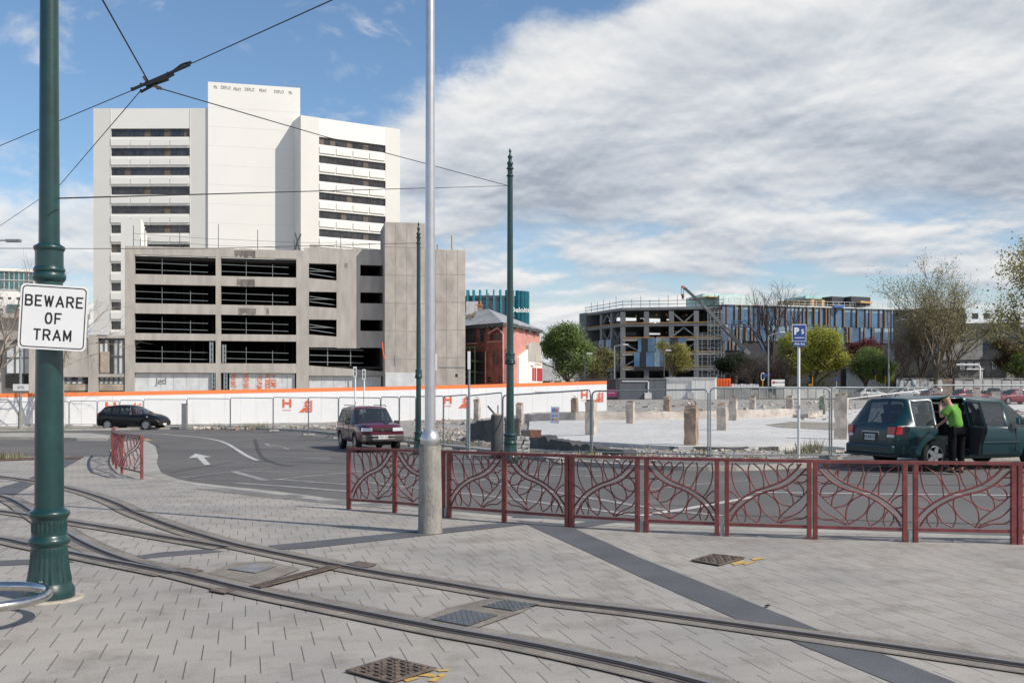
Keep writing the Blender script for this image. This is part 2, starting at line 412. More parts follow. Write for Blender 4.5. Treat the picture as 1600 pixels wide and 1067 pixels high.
# wide ground under everything, out to the horizon
def base_ground():
    def axis(a, b, n, p):
        return [a + (b - a) * (i / n) ** p for i in range(n + 1)]
    xs = sorted(set([-x for x in axis(0, 900, 42, 2.2)] + axis(0, 900, 42, 2.2)))
    ys = [-25, -12, -4] + axis(0, 1600, 80, 2.3)
    mb = MB(); W = len(xs)
    vs = [(x, y, hz(x, y) - .13 + noise.noise(Vector((x * .05, y * .05, 0))) * .03) for y in ys for x in xs]
    mb.add(vs, [(j * W + i, j * W + i + 1, (j + 1) * W + i + 1, (j + 1) * W + i) for j in range(len(ys) - 1) for i in range(W - 1)], 0, True)
    mb.build('ground', m_dirt, recalc=False)['kind'] = 'structure'
base_ground()
RD = -.07   # road surface against the plaza
def rg(pxs): return gp(pxs, RD)

far_kerb = [(-260, 676), (0, 673.5), (160, 672), (290, 670.5), (400, 671), (480, 675), (560, 683), (640, 692), (735, 703), (830, 716), (930, 729), (1108, 736), (1300, 729), (1450, 723), (1780, 714)]
kerb_pts = rg(far_kerb)
poly = [(k.x, k.y) for k in kerb_pts] + [(22, 20), (20, -6), (-26, -6), (-40, 20), (-60, 50)]
sheet('road', poly, m_asph, RD, 1.2)

plaza_edge = [(-320, 713), (95, 713), (172, 713), (175, 703), (183, 694), (205, 688.5), (226, 690), (238, 698), (241, 708), (240, 722), (246, 737), (275, 749), (330, 757.5), (420, 767), (540, 782), (700, 799), (900, 815), (1100, 822.5), (1300, 828.5), (1500, 836), (1800, 846)]
pe = gp(plaza_edge)
pe2 = [(p.x, p.y) for p in pe]
pe2 = pe2[:3] + [(q.x, q.y) for q in cat([(*p, 0) for p in pe2[3:]], 4)]
sheet('plaza_paving', pe2 + [(14, -5), (-22, -5), (-26, 12)], m_pave, 0, .8, thick=.12)
# kerbs
ribbon('kerb', pe2[3:], .32, m_kerb, .004, off=-.1, h=.1)
k2 = cat([Vector((k.x, k.y + .12, 0)) for k in kerb_pts], 5)
ribbon('far_kerb', k2, .24, m_kerb, RD + .11, h=.2)
# wide concrete apron round the left railing's corner
ap = gp([(226, 687.5), (243, 697), (247, 712), (245, 724), (252, 739), (282, 751), (222, 741), (222, 700)])
sheet('corner_apron', [(p.x, p.y) for p in ap], m_kerb, .006, .8)
# footpath and site surface beyond the far kerb
outer = [Vector((p.x, p.y, 0)) for p in k2]
back = [(p.x + .6, p.y + 2.0) for p in outer]
sheet('footpath', [(p.x, p.y + .11) for p in outer] + back[::-1], m_asph2, RD + .095, 1.2)
site = [(p[0], p[1] - .2) for p in back] + [(60, 26), (80, 60), (70, 118), (20, 124), (-20, 110), (-60, 90), (-70, 62)]
def bumpy(x, y): return (noise.fractal(Vector((x * .35, y * .35, 0)), 1., 2., 4) * .09)
sheet('site_gravel', site, m_dirt2, -.02, 1.0, relief=lambda x, y: bumpy(x, y) * .8)
# pale floor slab left from the demolished building
slab_px = [(826, 672), (850, 684), (905, 691), (1000, 696), (1060, 699.5), (1180, 699.5), (1262, 697), (1320, 701), (1420, 700), (1640, 694), (1640, 632), (1480, 634), (1330, 640), (1240, 648), (1160, 652), (1000, 653), (900, 651), (828, 650)]
sl = gp(slab_px, .06)
sheet('concrete_floor_slab', [(p.x, p.y) for p in sl], m_slab, .1, 1.4, thick=.3)
dp = gp([(1196, 664), (1235, 659), (1330, 661), (1420, 662), (1420, 671), (1300, 672), (1220, 668)], .1)
sheet('dirt_patch', [(p.x, p.y) for p in dp], m_dirt, .112, .7)
far_road = gp([(1112, 612.9 + 8.6), (1640, 619.2), (1640, 616.2), (1300, 616.2), (1112, 616.2)])
sheet('far_street', [(p.x, p.y) for p in far_road], m_asph2, -.05, 8)

# traffic island and side road on the left
isl = rg([(-120, 681), (40, 680), (140, 680.5), (172, 684), (166, 688.5), (120, 688.5), (60, 687), (-120, 686)])
sheet('traffic_island', [(p.x, p.y) for p in isl], m_kerb, RD + .13, 1., thick=.2)

# dark basalt bands
def band(pxs, nm='dark_paving_band', m=None, dz=.004, st=.8):
    sheet(nm, [(p.x, p.y) for p in gp(pxs)], m or m_band, dz, st)
band([(770, 797.5), (831, 823), (1000, 901), (1156, 969.5), (1234, 1000), (1394, 1067), (1520, 1118), (1650, 1118), (1495, 1067), (1392, 1027), (1289, 988), (1000, 871), (891, 823), (822, 797.5)])
band([(418, 852.5), (650, 829.5), (800, 815), (812, 816), (822, 819.5), (690, 834), (480, 857), (440, 858.5)])
band([(890, 820), (935, 811), (975, 815), (900, 826)])
band([(113, 711.8), (134, 711.8), (49, 758.5), (14, 779), (-60, 779), (40, 750)])
band([(-40, 877.5), (43, 874), (102, 872), (117, 878.5), (43, 882), (-40, 886)])
band([(205, 869.5), (255, 862.5), (322, 858), (350, 861.5), (300, 866), (222, 873)])
m_tact = mat('tactile_paver', (.2, .19, .18), .9, .25, 3, 1, 30, vs2=16)
band([(300, 763.5), (345, 763), (545, 780.5), (640, 789), (640, 797), (540, 789.5), (400, 775)], 'tactile_paving', m_tact)

# ------------------------------------------------------------------ tram rails
def rail(pxs, name_label, lab, wbed=.36, n=6):
    pts = cat([Vector((p.x, p.y, 0)) for p in gp(pxs)], n)
    root = empty('tram_rail', (pts[len(pts) // 2].x, pts[len(pts) // 2].y, hz(pts[len(pts) // 2].x, pts[len(pts) // 2].y)), lab, 'tram rail', 'grooved tram rails set in the paving')
    L, Rr = strip_poly(pts, wbed)
    ribbon('concrete_bed', pts, wbed, m_conc_strip, .008 + name_label * .0012, None, root)
    ribbon('rail_foot', pts, .115, m_rail, .0135 + name_label * .001, None, root)
    ribbon('groove', pts, .036, m_groove, .0175 + name_label * .001, None, root, off=-.008)
    ribbon('railhead', pts, .038, m_railtop, .0205 + name_label * .001, None, root, off=.038)
    for side in (-1, 1):
        ribbon('bed_joint', pts, .007, m_joint, .0140 + name_label * .001, None, root, off=side * (wbed / 2 + .001))
rail([(-60, 738), (0, 745), (50, 752), (94, 760.5), (128, 768.7), (157, 778), (186, 789.5), (206, 800), (237, 812), (278, 826.5), (320, 839), (360, 850), (400, 859), (550, 889), (700, 914.5), (835, 937), (1000, 957), (1200, 985), (1400, 1013), (1600, 1042), (1760, 1064)], 0, 'tram rail sweeping round the far side of the curve and on to the right edge', n=8)
rail([(-60, 794), (0, 799.6), (41, 805), (99, 814), (144, 821.5), (206, 831.5), (268, 842), (320, 850.5), (352, 856)], 1, 'short shallow curved tram rail joining the far rail left of the pole shadow')
rail([(-60, 765), (0, 776), (27, 787), (41, 796), (72, 816), (105, 836.5), (132, 851), (165, 865.6), (206, 880), (247, 889.5), (300, 902), (400, 926), (550, 956.5), (685, 983.5), (830, 1010), (1000, 1047), (1150, 1085)], 2, 'near tram rail curving in tightly behind the green pole base')
rail([(-60, 837), (0, 843), (43, 852), (101, 863.5), (165, 876.5), (227, 888.5), (270, 897)], 3, 'straight tram rail passing left of the green pole base and merging nearest to it')

# thin joints of the bedding slabs alongside the rails

# road markings ----------------------------------------------------
def mark(pxs, m=None, nm='road_marking'):
    sheet(nm, [(p.x, p.y) for p in rg(pxs)], m or m_paint, RD + (.005 if m is None else .0035), 1.)
Z = lambda x, y: (140 + x / 3.81, 660 + y / 3.81)
mark([Z(630, 185), Z(725, 205), Z(680, 208), Z(720, 250), Z(685, 253), Z(640, 208), Z(588, 212)])
def mline(zs, w, m=None, f=Z, sm=True):
    pts = [Vector((p.x, p.y, 0)) for p in rg([f(*z) for z in zs])]
    if len(pts) > 2 and sm: pts = cat(pts, 5)
    else:
        q = []
        for a, b in zip(pts, pts[1:]):
            k = max(1, int((b - a).length / 1.2))
            q += [a.lerp(b, i / k) for i in range(k)]
        pts = q + [pts[-1]]
    ribbon('road_marking', pts, w, m or m_paint, RD + .006)
mline([(250, 64), (420, 69), (560, 80), (680, 92), (760, 106), (820, 127), (880, 163), (940, 200), (1000, 227)], .15)
mline([(530, 331), (850, 292), (1100, 268)], .1, m_paintw)
mline([(550, 339), (1040, 344)], .09, m_paintw)
mline([(855, 292), (1040, 344)], .2, m_paintw)
mline([(920, 291), (1460, 300)], .14, m_paintw)
mline([(860, 360), (1200, 383), (1560, 412)], .2, m_paintw)
mline([(1045, 345), (1540, 299)], .12, m_paintw)
mline([(1120, 338), (1560, 372)], .17, m_paintw)
I = lambda x, y: (x, y)
mline([(545, 735), (720, 748), (780, 752)], .12, m_paintw, I)
mline([(560, 752), (700, 768), (1000, 806)], .15, m_paintw, I)
mline([(560, 769), (680, 757), (800, 744)], .12, m_paintw, I)
mline([(780, 756), (1000, 791), (1130, 806)], .14, m_paintw, I)
mline([(745, 735), (830, 741), (975, 746)], .12, m_paintw, I)
mline([(1000, 806), (1090, 792), (1180, 776)], .16, m_paint, I)
mline([(1178, 769), (1400, 772), (1800, 776)], .11, m_paint, I)
mline([(1000, 767), (1080, 758), (1180, 750)], .08, m_paintw, I)
mline([(1240, 741), (1320, 744), (1400, 741)], .08, m_paintw, I)
mline([(1306, 823), (1400, 825), (1500, 829)], .05, m_yel, I, False)
mline([(700, 722), (820, 726), (940, 736)], .08, m_paintw, I)
mline([(1205, 101), (1450, 106)], .12, m_paintw)
for a, b in (((1045, 128), (1080, 143)), ((1080, 143), (1165, 146)), ((1110, 160), (1185, 160)), ((1045, 126), (1140, 142)), ((1140, 142), (1185, 162))): mline([a, b], .12, m_paintw)
for a, b in (((430, 69), (480, 70)), ((330, 98), (360, 107)), ((845, 54), (885, 54)), ((1435, 92), (1455, 92)), ((1288, 47), (1315, 50))): mline([a, b], .2, m_yel)
# dark tyre marks on the road surface (stains)
m_tyre = mat('tyre_marks', (.062, .06, .058), .9, .2, 3)
mline([(985, 100), (1005, 170), (1040, 215), (1110, 245), (1210, 262)], .14, m_tyre)
mline([(1370, 101), (1410, 92), (1430, 70)], .14, m_tyre)
for q in ([(480, 300), (640, 270), (860, 235)], [(960, 107), (1150, 112), (1400, 118)], [(1060, 190), (1250, 196), (1530, 210)], [(200, 78), (330, 110), (420, 150)]): mline(q, .05, m_tyre)
mline([(1010, 800), (1180, 806), (1400, 815), (1600, 820)], .04, m_tyre, I); mline([(1240, 756), (1400, 757), (1640, 760)], .05, m_tyre, I)
for q in ([(700, 733), (735, 735), (728, 741), (688, 738)], [(1020, 780), (1090, 782), (1075, 790), (1000, 788)], [(470, 712), (520, 714), (512, 720), (455, 717)]): mark(q, m_asph2, 'asphalt_patch')

# grates and covers --------------------------------------------------
m_grate = mat('rusty_cast_iron', (.17, .13, .105), .75, .35, 14, .4, 60, metal=.35)
m_hole = mat('drain_hole', (.008, .008, .008), .9)
m_check = mat('checker_plate', (.17, .18, .19), .55, .2, 12, metal=.5)
def quadmap(c):
    a, b, cc, d = [Vector(k) for k in c]
    return lambda s, t: (a.lerp(b, s)).lerp(d.lerp(cc, s), t)
def drain(cpx, lab, n=6, m=None):
    c = gp(cpx, .012); f = quadmap(c); ctr = sum(c, Vector()) / 4
    root = empty('drain_grate', ctr, lab, 'drain grate')
    mb = MB()
    b0 = [f(0, 0), f(1, 0), f(1, 1), f(0, 1)]
    mb.quad(*b0); mb.build('drain_pit', m_hole, root)
    mb = MB()
    def bar(s0, s1, t0, t1, z=.012):
        p = [f(s0, t0), f(s1, t0), f(s1, t1), f(s0, t1)]; q = [k + Vector((0, 0, z)) for k in p]
        mb.add(p + q, [(4, 5, 6, 7), (0, 1, 5, 4), (1, 2, 6, 5), (2, 3, 7, 6), (3, 0, 4, 7)])
    w = .045
    bar(-.03, 1.03, -.03, w, .008); bar(-.03, 1.03, 1 - w, 1.03, .008); bar(-.03, w, w, 1 - w, .008); bar(1 - w, 1.03, w, 1 - w, .008)
    for i in range(n):
        for j in range(n):
            s0 = w + (1 - 2 * w) * (i + .1) / n; s1 = w + (1 - 2 * w) * (i + .9) / n; t0 = w + (1 - 2 * w) * (j + .1) / n; t1 = w + (1 - 2 * w) * (j + .9) / n
            if (i + j) % 2: bar(s0, s1, t0 + (t1 - t0) * .3, t0 + (t1 - t0) * .7, .010)
            else: bar(s0 + (s1 - s0) * .3, s0 + (s1 - s0) * .7, t0, t1, .011)
        s = w + (1 - 2 * w) * i / n
        if i: bar(s - .008, s + .008, w, 1 - w, .005); bar(w, 1 - w, s - .008, s + .008, .006)
    mb.build('grating', m or m_grate, root)
drain([(543.2, 1047.7), (610, 1065.7), (678.2, 1044.4), (610, 1028.2)], 'rusty square drain grate with yellow paint beside it, nearest to the camera')
drain([(1081.7, 875), (1123.7, 882.5), (1163, 871.2), (1114.4, 865.6)], 'rusty square drain grate on the pale paving right of the dark band')
def yellow(cpx):
    for q in cpx:
        sheet('yellow_paint_mark', [(p.x, p.y) for p in gp(q)], m_yel, .006, .3)
yellow([[(628, 1062), (650, 1058), (656, 1060), (636, 1066)], [(652, 1056), (672, 1052), (690, 1058), (672, 1058)], [(680, 1047), (704, 1046), (700, 1049), (686, 1050)], [(668, 1064), (690, 1053), (698, 1054), (680, 1066)]])
yellow([[(1141, 880), (1160, 876), (1166, 878), (1148, 884)], [(1158, 881), (1176, 876), (1181, 878), (1166, 883)], [(1172, 873), (1192, 871), (1194, 873), (1178, 876)]])
def cover(cpx, lab, m=None, t=.012, cat_='utility cover', nm='utility_cover', frame=True):
    c = gp(cpx, .012); f = quadmap(c); ctr = sum(c, Vector()) / 4
    root = empty(nm, ctr, lab, cat_)
    mb = MB(); e = .0
    mb.quad(f(-.04, -.04), f(1.04, -.04), f(1.04, 1.04), f(-.04, 1.04)); mb.build('cover_rim', m_groove, root)
    mb = MB(); z = Vector((0, 0, .006)); p = [f(.0, .0), f(1, .0), f(1, 1), f(.0, 1)]; q = [k + z for k in p]
    mb.add(p + q, [(4, 5, 6, 7), (0, 1, 5, 4), (1, 2, 6, 5), (2, 3, 7, 6), (3, 0, 4, 7)])
    n = 12
    if m is None:
        for i in range(n):
            for j in range(n):
                s, tt = (i + .5) / n, (j + .5) / n; a = .3 / n; b_ = .08 / n
                if (i + j) % 2: a, b_ = b_, a
                r = [f(s - a, tt - b_) + z, f(s + a, tt - b_) + z, f(s + a, tt + b_) + z, f(s - a, tt + b_) + z]
                mb.add(r + [k + Vector((0, 0, .003)) for k in r], [(4, 5, 6, 7), (0, 1, 5, 4), (1, 2, 6, 5), (2, 3, 7, 6), (3, 0, 4, 7)])
    mb.build('cover_plate', m or m_check, root)
band([(658, 968), (700, 951), (790, 930.5), (852, 937), (815, 958), (735, 986)], 'cover_surround', m_conc_strip, .011)
cover([(675.6, 967.5), (730, 977.6), (775, 961), (722.5, 952.5)], 'larger of the two chequered steel covers between the rails')
cover([(754, 947), (801, 954), (838.7, 943.9), (790, 937.5)], 'smaller chequered steel cover beside the far rail')
band([(300, 905), (366, 880), (420, 878), (470, 890), (400, 917)], 'cover_surround', m_conc_strip, .0105)
cover([(357, 889), (398, 895), (430, 884.5), (392, 881.5)], 'flat plain grey cover between the rails beside the trench drain', mat('cover_paver', (.2, .205, .21), .8, .15, 5))
cover([(326, 922.5), (350, 927), (367, 921.3), (341, 918)], 'small rust brown cover against the near rail', m_grate, cat_='drain cover', nm='drain_cover')
cover([(269, 889), (299, 895), (318, 891), (290, 887)], 'small brown cover where the two near rails meet', m_grate, cat_='drain cover', nm='drain_cover')
cover([(541, 881), (571, 887), (588, 881), (560, 876.5)], 'small brown square cover on the plaza side of the far rail', m_grate, cat_='drain cover', nm='drain_cover')
cover([(1195, 946), (1199.5, 947.2), (1203.5, 946), (1199, 944.8)], 'tiny dark round cap in the paving beside the dark band', m_groove, cat_='valve cap', nm='valve_cap')
def trench():
    a = G(398, 917, .02); b = G(524, 884, .02); d = (b - a); n = Vector((-d.y, d.x, 0)).normalized() * .055
    root = empty('trench_drain', (a + b) / 2, 'long narrow slotted trench drain crossing between the two rails', 'trench drain')
    mb = MB(); mb.quad(a - n, b - n, b + n, a + n); mb.build('drain_pit', m_hole, root)
    mb = MB(); k = 46; z = Vector((0, 0, .008))
    def bar(p): mb.add(p + [q + z for q in p], [(4, 5, 6, 7), (0, 1, 5, 4), (1, 2, 6, 5), (2, 3, 7, 6), (3, 0, 4, 7)])
    for i in range(k):
        p = a + d * (i / k); q = a + d * ((i + .55) / k); bar([p - n, q - n, q + n, p + n])
    for s in (-1, 0, 1): bar([a + n * (s - .12), b + n * (s - .12), b + n * (s + .12), a + n * (s + .12)])
    mb.build('grating', m_grate, root)
trench()

# ================================================================== STREET FURNITURE
m_green = mat('dark_green_paint', (.009, .046, .045), .34, .2, 3., .05, 30, coat=.35, vs2=11)
m_silver = mat('brushed_aluminium', (.56, .56, .585), .36, .06, 6, metal=.75)
m_poleconc = mat('pole_concrete', (.31, .295, .27), .9, .2, 7, .6, 90, vs2=40, aniso=(1, 1, .35))
m_galv = mat('galvanised_steel', (.30, .33, .34), .5, .2, 20, metal=.45)
m_white = mat('white_paint', (.78, .78, .77), .6, .05, 3)
m_black = mat('black_paint', (.012, .012, .013), .5)
m_red = mat('railing_red_paint', (.205, .045, .044), .5, .28, 7, coat=.1, vs2=22)
m_signw = mat('sign_white', (.80, .80, .80), .45, .025, 5)
m_signb = mat('sign_blue', (.02, .07, .26), .4)
m_rust = mat('rust', (.20, .09, .06), .9, .4, 12)
m_tyre2 = mat('tyre_rubber', (.016, .016, .017), .85, .2, 20)
m_alloy = mat('alloy_rim', (.48, .49, .5), .35, .05, 10, metal=.8)
m_trim = mat('black_trim', (.02, .02, .022), .55)
m_inter = mat('car_interior', (.035, .037, .04), .9, .1, 8)
m_head = mat('headlamp_glass', (.62, .66, .68), .12, spec=.9, coat=1.)
m_amber = mat('amber_lens', (.72, .22, .02), .25, coat=.5)
m_redl = mat('red_lens', (.45, .012, .015), .2, coat=.6)
m_chrome = mat('chrome', (.7, .7, .72), .12, metal=1.)
m_plate = mat('number_plate', (.72, .73, .72), .5)
m_dgrey = mat('dark_grey_metal', (.08, .085, .09), .6, .2, 5)

def tram_pole(base, s, lab, top=7.2, full=True, n=48, sh=1.):
    """s scales the widths; profile taken from the near pole (heights in metres)"""
    root = empty('tram_pole', base, lab, 'tram pole', 'green cast iron tram poles')
    c = (0, 0, 0)
    b = LMB(); b.lathe([(.205 * s, -.05), (.205 * s, .05), (.20 * s, .085), (.178 * s, .12), (.172 * s, .14)], 36)
    b.build('base_plate', m_green, root)
    b = LMB(); b.lathe([(.180 * s, .14), (.162 * s, .24), (.150 * s, .35), (.145 * s, .42), (.142 * s, .435)], n, flute=(.13, .40, .955)); b.build('fluted_base', m_green, root)
    b = LMB()
    b.lathe([(.142 * s, .43), (.148 * s, .44), (.163 * s, .455), (.169 * s, .475), (.163 * s, .495), (.148 * s, .507), (.142 * s, .525)], 36)
    b.build('ring', m_green, root); b = LMB()
    b.lathe([(.142 * s, .655), (.148 * s, .665), (.161 * s, .68), (.166 * s, .70), (.158 * s, .72), (.135 * s, .73), (.112 * s, .755)], 36); b.build('ring', m_green, root)
    b = LMB(); b.lathe([(.140 * s, .52), (.140 * s, .55), (.142 * s, .555), (.142 * s, .63), (.140 * s, .635), (.140 * s, .66)], n, flute=(.552, .632, .94)); b.build('fluted_collar', m_green, root)
    b = LMB(); b.lathe([(.116 * s * sh, .75), (.114 * s * sh, 1.3), (.109 * s * sh, 2.0), (.107 * s * sh, 2.62)], 36); b.build('lower_shaft', m_green, root)
    b = LMB()
    b.lathe([(.107 * s * sh, 2.60), (.12 * s, 2.61), (.132 * s, 2.63), (.134 * s, 2.65), (.128 * s, 2.672), (.118 * s, 2.68)], 36)
    b.build('ring', m_green, root); b = LMB()
    b.lathe([(.116 * s, 2.68), (.126 * s, 2.69), (.127 * s, 2.708), (.118 * s, 2.72), (.113 * s, 2.73)], 36)
    b.build('ring', m_green, root); b = LMB()
    b.lathe([(.113 * s, 2.855), (.121 * s, 2.865), (.127 * s, 2.88), (.122 * s, 2.895), (.10 * s, 2.907), (.084 * s, 2.92)], 36); b.build('ring', m_green, root)
    b = LMB(); b.lathe([(.113 * s, 2.725), (.112 * s, 2.86)], n, flute=(2.73, 2.85, .95)); b.build('upper_collar', m_green, root)
    tp = top
    b = LMB(); b.lathe([(.084 * s, 2.91), (.083 * s, 3.1), (.072 * s, 5.2), (.066 * s, tp - .75)], 36); b.build('shaft', m_green, root)
    b = LMB()
    for z in (tp - .75, tp - .55):
        b.lathe([(.062 * s, z - .03), (.085 * s, z - .02), (.09 * s, z), (.085 * s, z + .02), (.062 * s, z + .03)], 24)
    b.lathe([(.064 * s, tp - .8), (.06 * s, tp - .45), (.075 * s, tp - .43), (.075 * s, tp - .39), (.045 * s, tp - .36), (.04 * s, tp - .28), (.06 * s, tp - .25), (.06 * s, tp - .22), (.03 * s, tp - .19), (.018 * s, tp - .12), (.034 * s, tp - .09), (.03 * s, tp - .06), (.008 * s, tp)], 24)
    b.build('finial', m_green, root)
    return root
np_ = P(77, 937, 8.2); np_.z = 0
pole_near = tram_pole(np_, .97, 'thick dark green tram pole carrying the white warning sign, nearest to the camera', 9.)
mbf = MB(); mbf.lathe([(.27, -.05), (.27, .006), (.235, .012)], 20, np_ + Vector((.0, 0, 0)))
mbf.build('mortar_collar', mat('mortar', (.42, .37, .3), .95, .2, 8, .6, 40), pole_near)
b2 = P(797, 714, 27.); b2.z = hz(b2.x, b2.y)
tram_pole(b2, 1.13, 'dark green tram pole with finial beside the fenced slab', EYE + (612 - 232) / F * 27 - b2.z, n=24, sh=.82)
b3 = P(654, 700, 35.); b3.z = hz(b3.x, b3.y)
tram_pole(b3, 1.0, 'dark green tram pole just left of the silver lamp post', EYE + (612 - 347) / F * 35 - b3.z, n=24, sh=.82)

# warning sign
def warn_sign():
    c = P(83.5, 496, np_.y - .16)
    root = empty('warning_sign', c, 'square white sign reading BEWARE OF TRAM fixed to the green pole', 'warning sign')
    Mx = Matrix.Translation(c) @ Matrix.Rotation(R(10), 4, 'Z') @ Matrix.Rotation(R(3.0), 4, 'Y')
    w, h, r = .258, .262, .04
    def rr(w, h, r, n=6):
        o = []
        for cx, cz, a0 in ((w - r, h - r, 0), (-w + r, h - r, 90), (-w + r, -h + r, 180), (w - r, -h + r, 270)):
            for i in range(n + 1):
                a = R(a0 + 90 * i / n); o.append((cx + r * math.cos(a), cz + r * math.sin(a)))
        return o
    mb = MB(); mb.prism(rr(w, h, r), -.0015, .0015, M=Mx); mb.build('plate', m_signw, root)
    mb = MB(); a = rr(w - .014, h - .014, .033); b = rr(w - .022, h - .022, .026); k = len(a)
    vs = [Mx @ Vector((x, -.0026, z)) for x, z in a + b]
    mb.add(vs, [(i, (i + 1) % k, (i + 1) % k + k, i + k) for i in range(k)]); mb.build('border', m_black, root)
    GL = {'B': ([[(0, 0), (0, 1), (.62, 1), (.85, .88), (.85, .66), (.62, .53), (0, .53)], [(.62, .53), (.9, .40), (.9, .14), (.64, 0), (0, 0)]], .9),
          'E': ([[(.8, 1), (0, 1), (0, 0), (.8, 0)], [(0, .52), (.65, .52)]], .8), 'F': ([[(.8, 1), (0, 1), (0, 0)], [(0, .50), (.65, .50)]], .8),
          'W': ([[(0, 1), (.3, 0), (.58, .95), (.86, 0), (1.16, 1)]], 1.16), 'A': ([[(0, 0), (.5, 1), (1, 0)], [(.18, .30), (.82, .30)]], 1.),
          'R': ([[(0, 0), (0, 1), (.6, 1), (.86, .88), (.86, .6), (.6, .47), (0, .47)], [(.45, .47), (.9, 0)]], .9),
          'O': ([[(.42 + .42 * math.sin(a), .5 + .5 * max(-1, min(1, 1.12 * math.cos(a)))) for a in [math.pi * 2 * q / 16 for q in range(17)]]], .84),
          'T': ([[(0, 1), (.84, 1)], [(.42, 1), (.42, 0)]], .84), 'M': ([[(0, 0), (0, 1), (.48, .18), (.96, 1), (.96, 0)]], .96)}
    H = .079; W = .052; SW = .0135
    for word, z0 in (('BEWARE', .090), ('OF', -.048), ('TRAM', -.182)):
        gap = .028; tot = sum(GL[c][1] * W for c in word) + gap * (len(word) - 1); x = -tot / 2
        for c in word:
            mb = MB(); dk = 0
            for st in GL[c][0]:
                pts = [(x + a * W, z0 + b * H) for a, b in st]
                for (a, b), (c2, d) in zip(pts, pts[1:]):
                    L_ = math.hypot(c2 - a, d - b) or 1; ex, ez = (c2 - a) / L_ * SW * .42, (d - b) / L_ * SW * .42; nx, nz = -(d - b) / L_ * SW / 2, (c2 - a) / L_ * SW / 2
                    y = -.0030 - dk * .00012; dk += 1
                    mb.add([Mx @ Vector(v) for v in ((a - ex + nx, y, b - ez + nz), (a - ex - nx, y, b - ez - nz), (c2 + ex - nx, y, d + ez - nz), (c2 + ex + nx, y, d + ez + nz))], [(0, 1, 2, 3)])
            mb.build('letter_' + c.lower(), m_black, root, recalc=False); x += GL[c][1] * W + gap
    mb = MB()
    for z in (.17, -.17): mb.box(-.11, .11, .002, .2, z - .012, z + .012, M=Mx)
    mb.build('bracket', m_galv, root)
warn_sign()

# silver lamp post on a concrete foot
def lamp_silver():
    b = G(671, 834); b.y += .1
    root = empty('lamp_post', b, 'tall silver lamp post on a tapered grey concrete foot', 'lamp post')
    m = LMB(); m.lathe([(.150, -.05), (.146, .05), (.140, .5), (.130, 1.06)], 40); m.build('concrete_foot', m_poleconc, root)
    m = LMB(); m.lathe([(.118, 1.05), (.119, 1.05), (.119, 1.14), (.112, 1.17), (.082, 1.235), (.066, 1.245)], 40); m.build('flange', m_silver, root)
    m = LMB(); m.lathe([(.066, 1.23), (.063, 2.2), (.055, 5.), (.05, 9.)], 40); m.build('shaft', m_silver, root)
    m = LMB(); m.box(-.02, .02, -.066, -.060, 1.42, 1.78); m.build('service_door', m_silver, root, bevel=.003)
    m = LMB(); m.tube([(0, 0, 8.9), (.1, 0, 9.2), (.6, .1, 9.45), (1.5, .2, 9.55)], .04, 10); m.box(1.4, 2.1, .1, .3, 9.5, 9.62); m.build('lamp_arm', m_silver, root)
lamp_silver()

# stainless loop at the pole's foot
def loop():
    z = .20; Yc = 7.27; c = Vector(((-24 - CX) / F * Yc, Yc, z)); r = .42
    root = empty('tubular_loop', Vector((c.x, c.y, 0)), 'polished stainless steel tube loop in front of the green pole base', 'cycle stand')
    mb = MB(); pts = [c + Vector((r * math.cos(a), r * math.sin(a), 0)) for a in [2 * math.pi * i / 64 for i in range(65)]]
    mb.tube(pts, .036, 16, cap=False); mb.build('ring', mat('stainless_steel', (.62, .60, .58), .22, .12, 9, metal=1., vs2=30), root)
    mb = MB()
    for a in (R(150), R(210)): p = c + Vector((r * math.cos(a), r * math.sin(a), 0)); mb.tube([p, Vector((p.x, p.y, -.02))], .026, 12)
    mb.build('leg', m_silver, root)
loop()

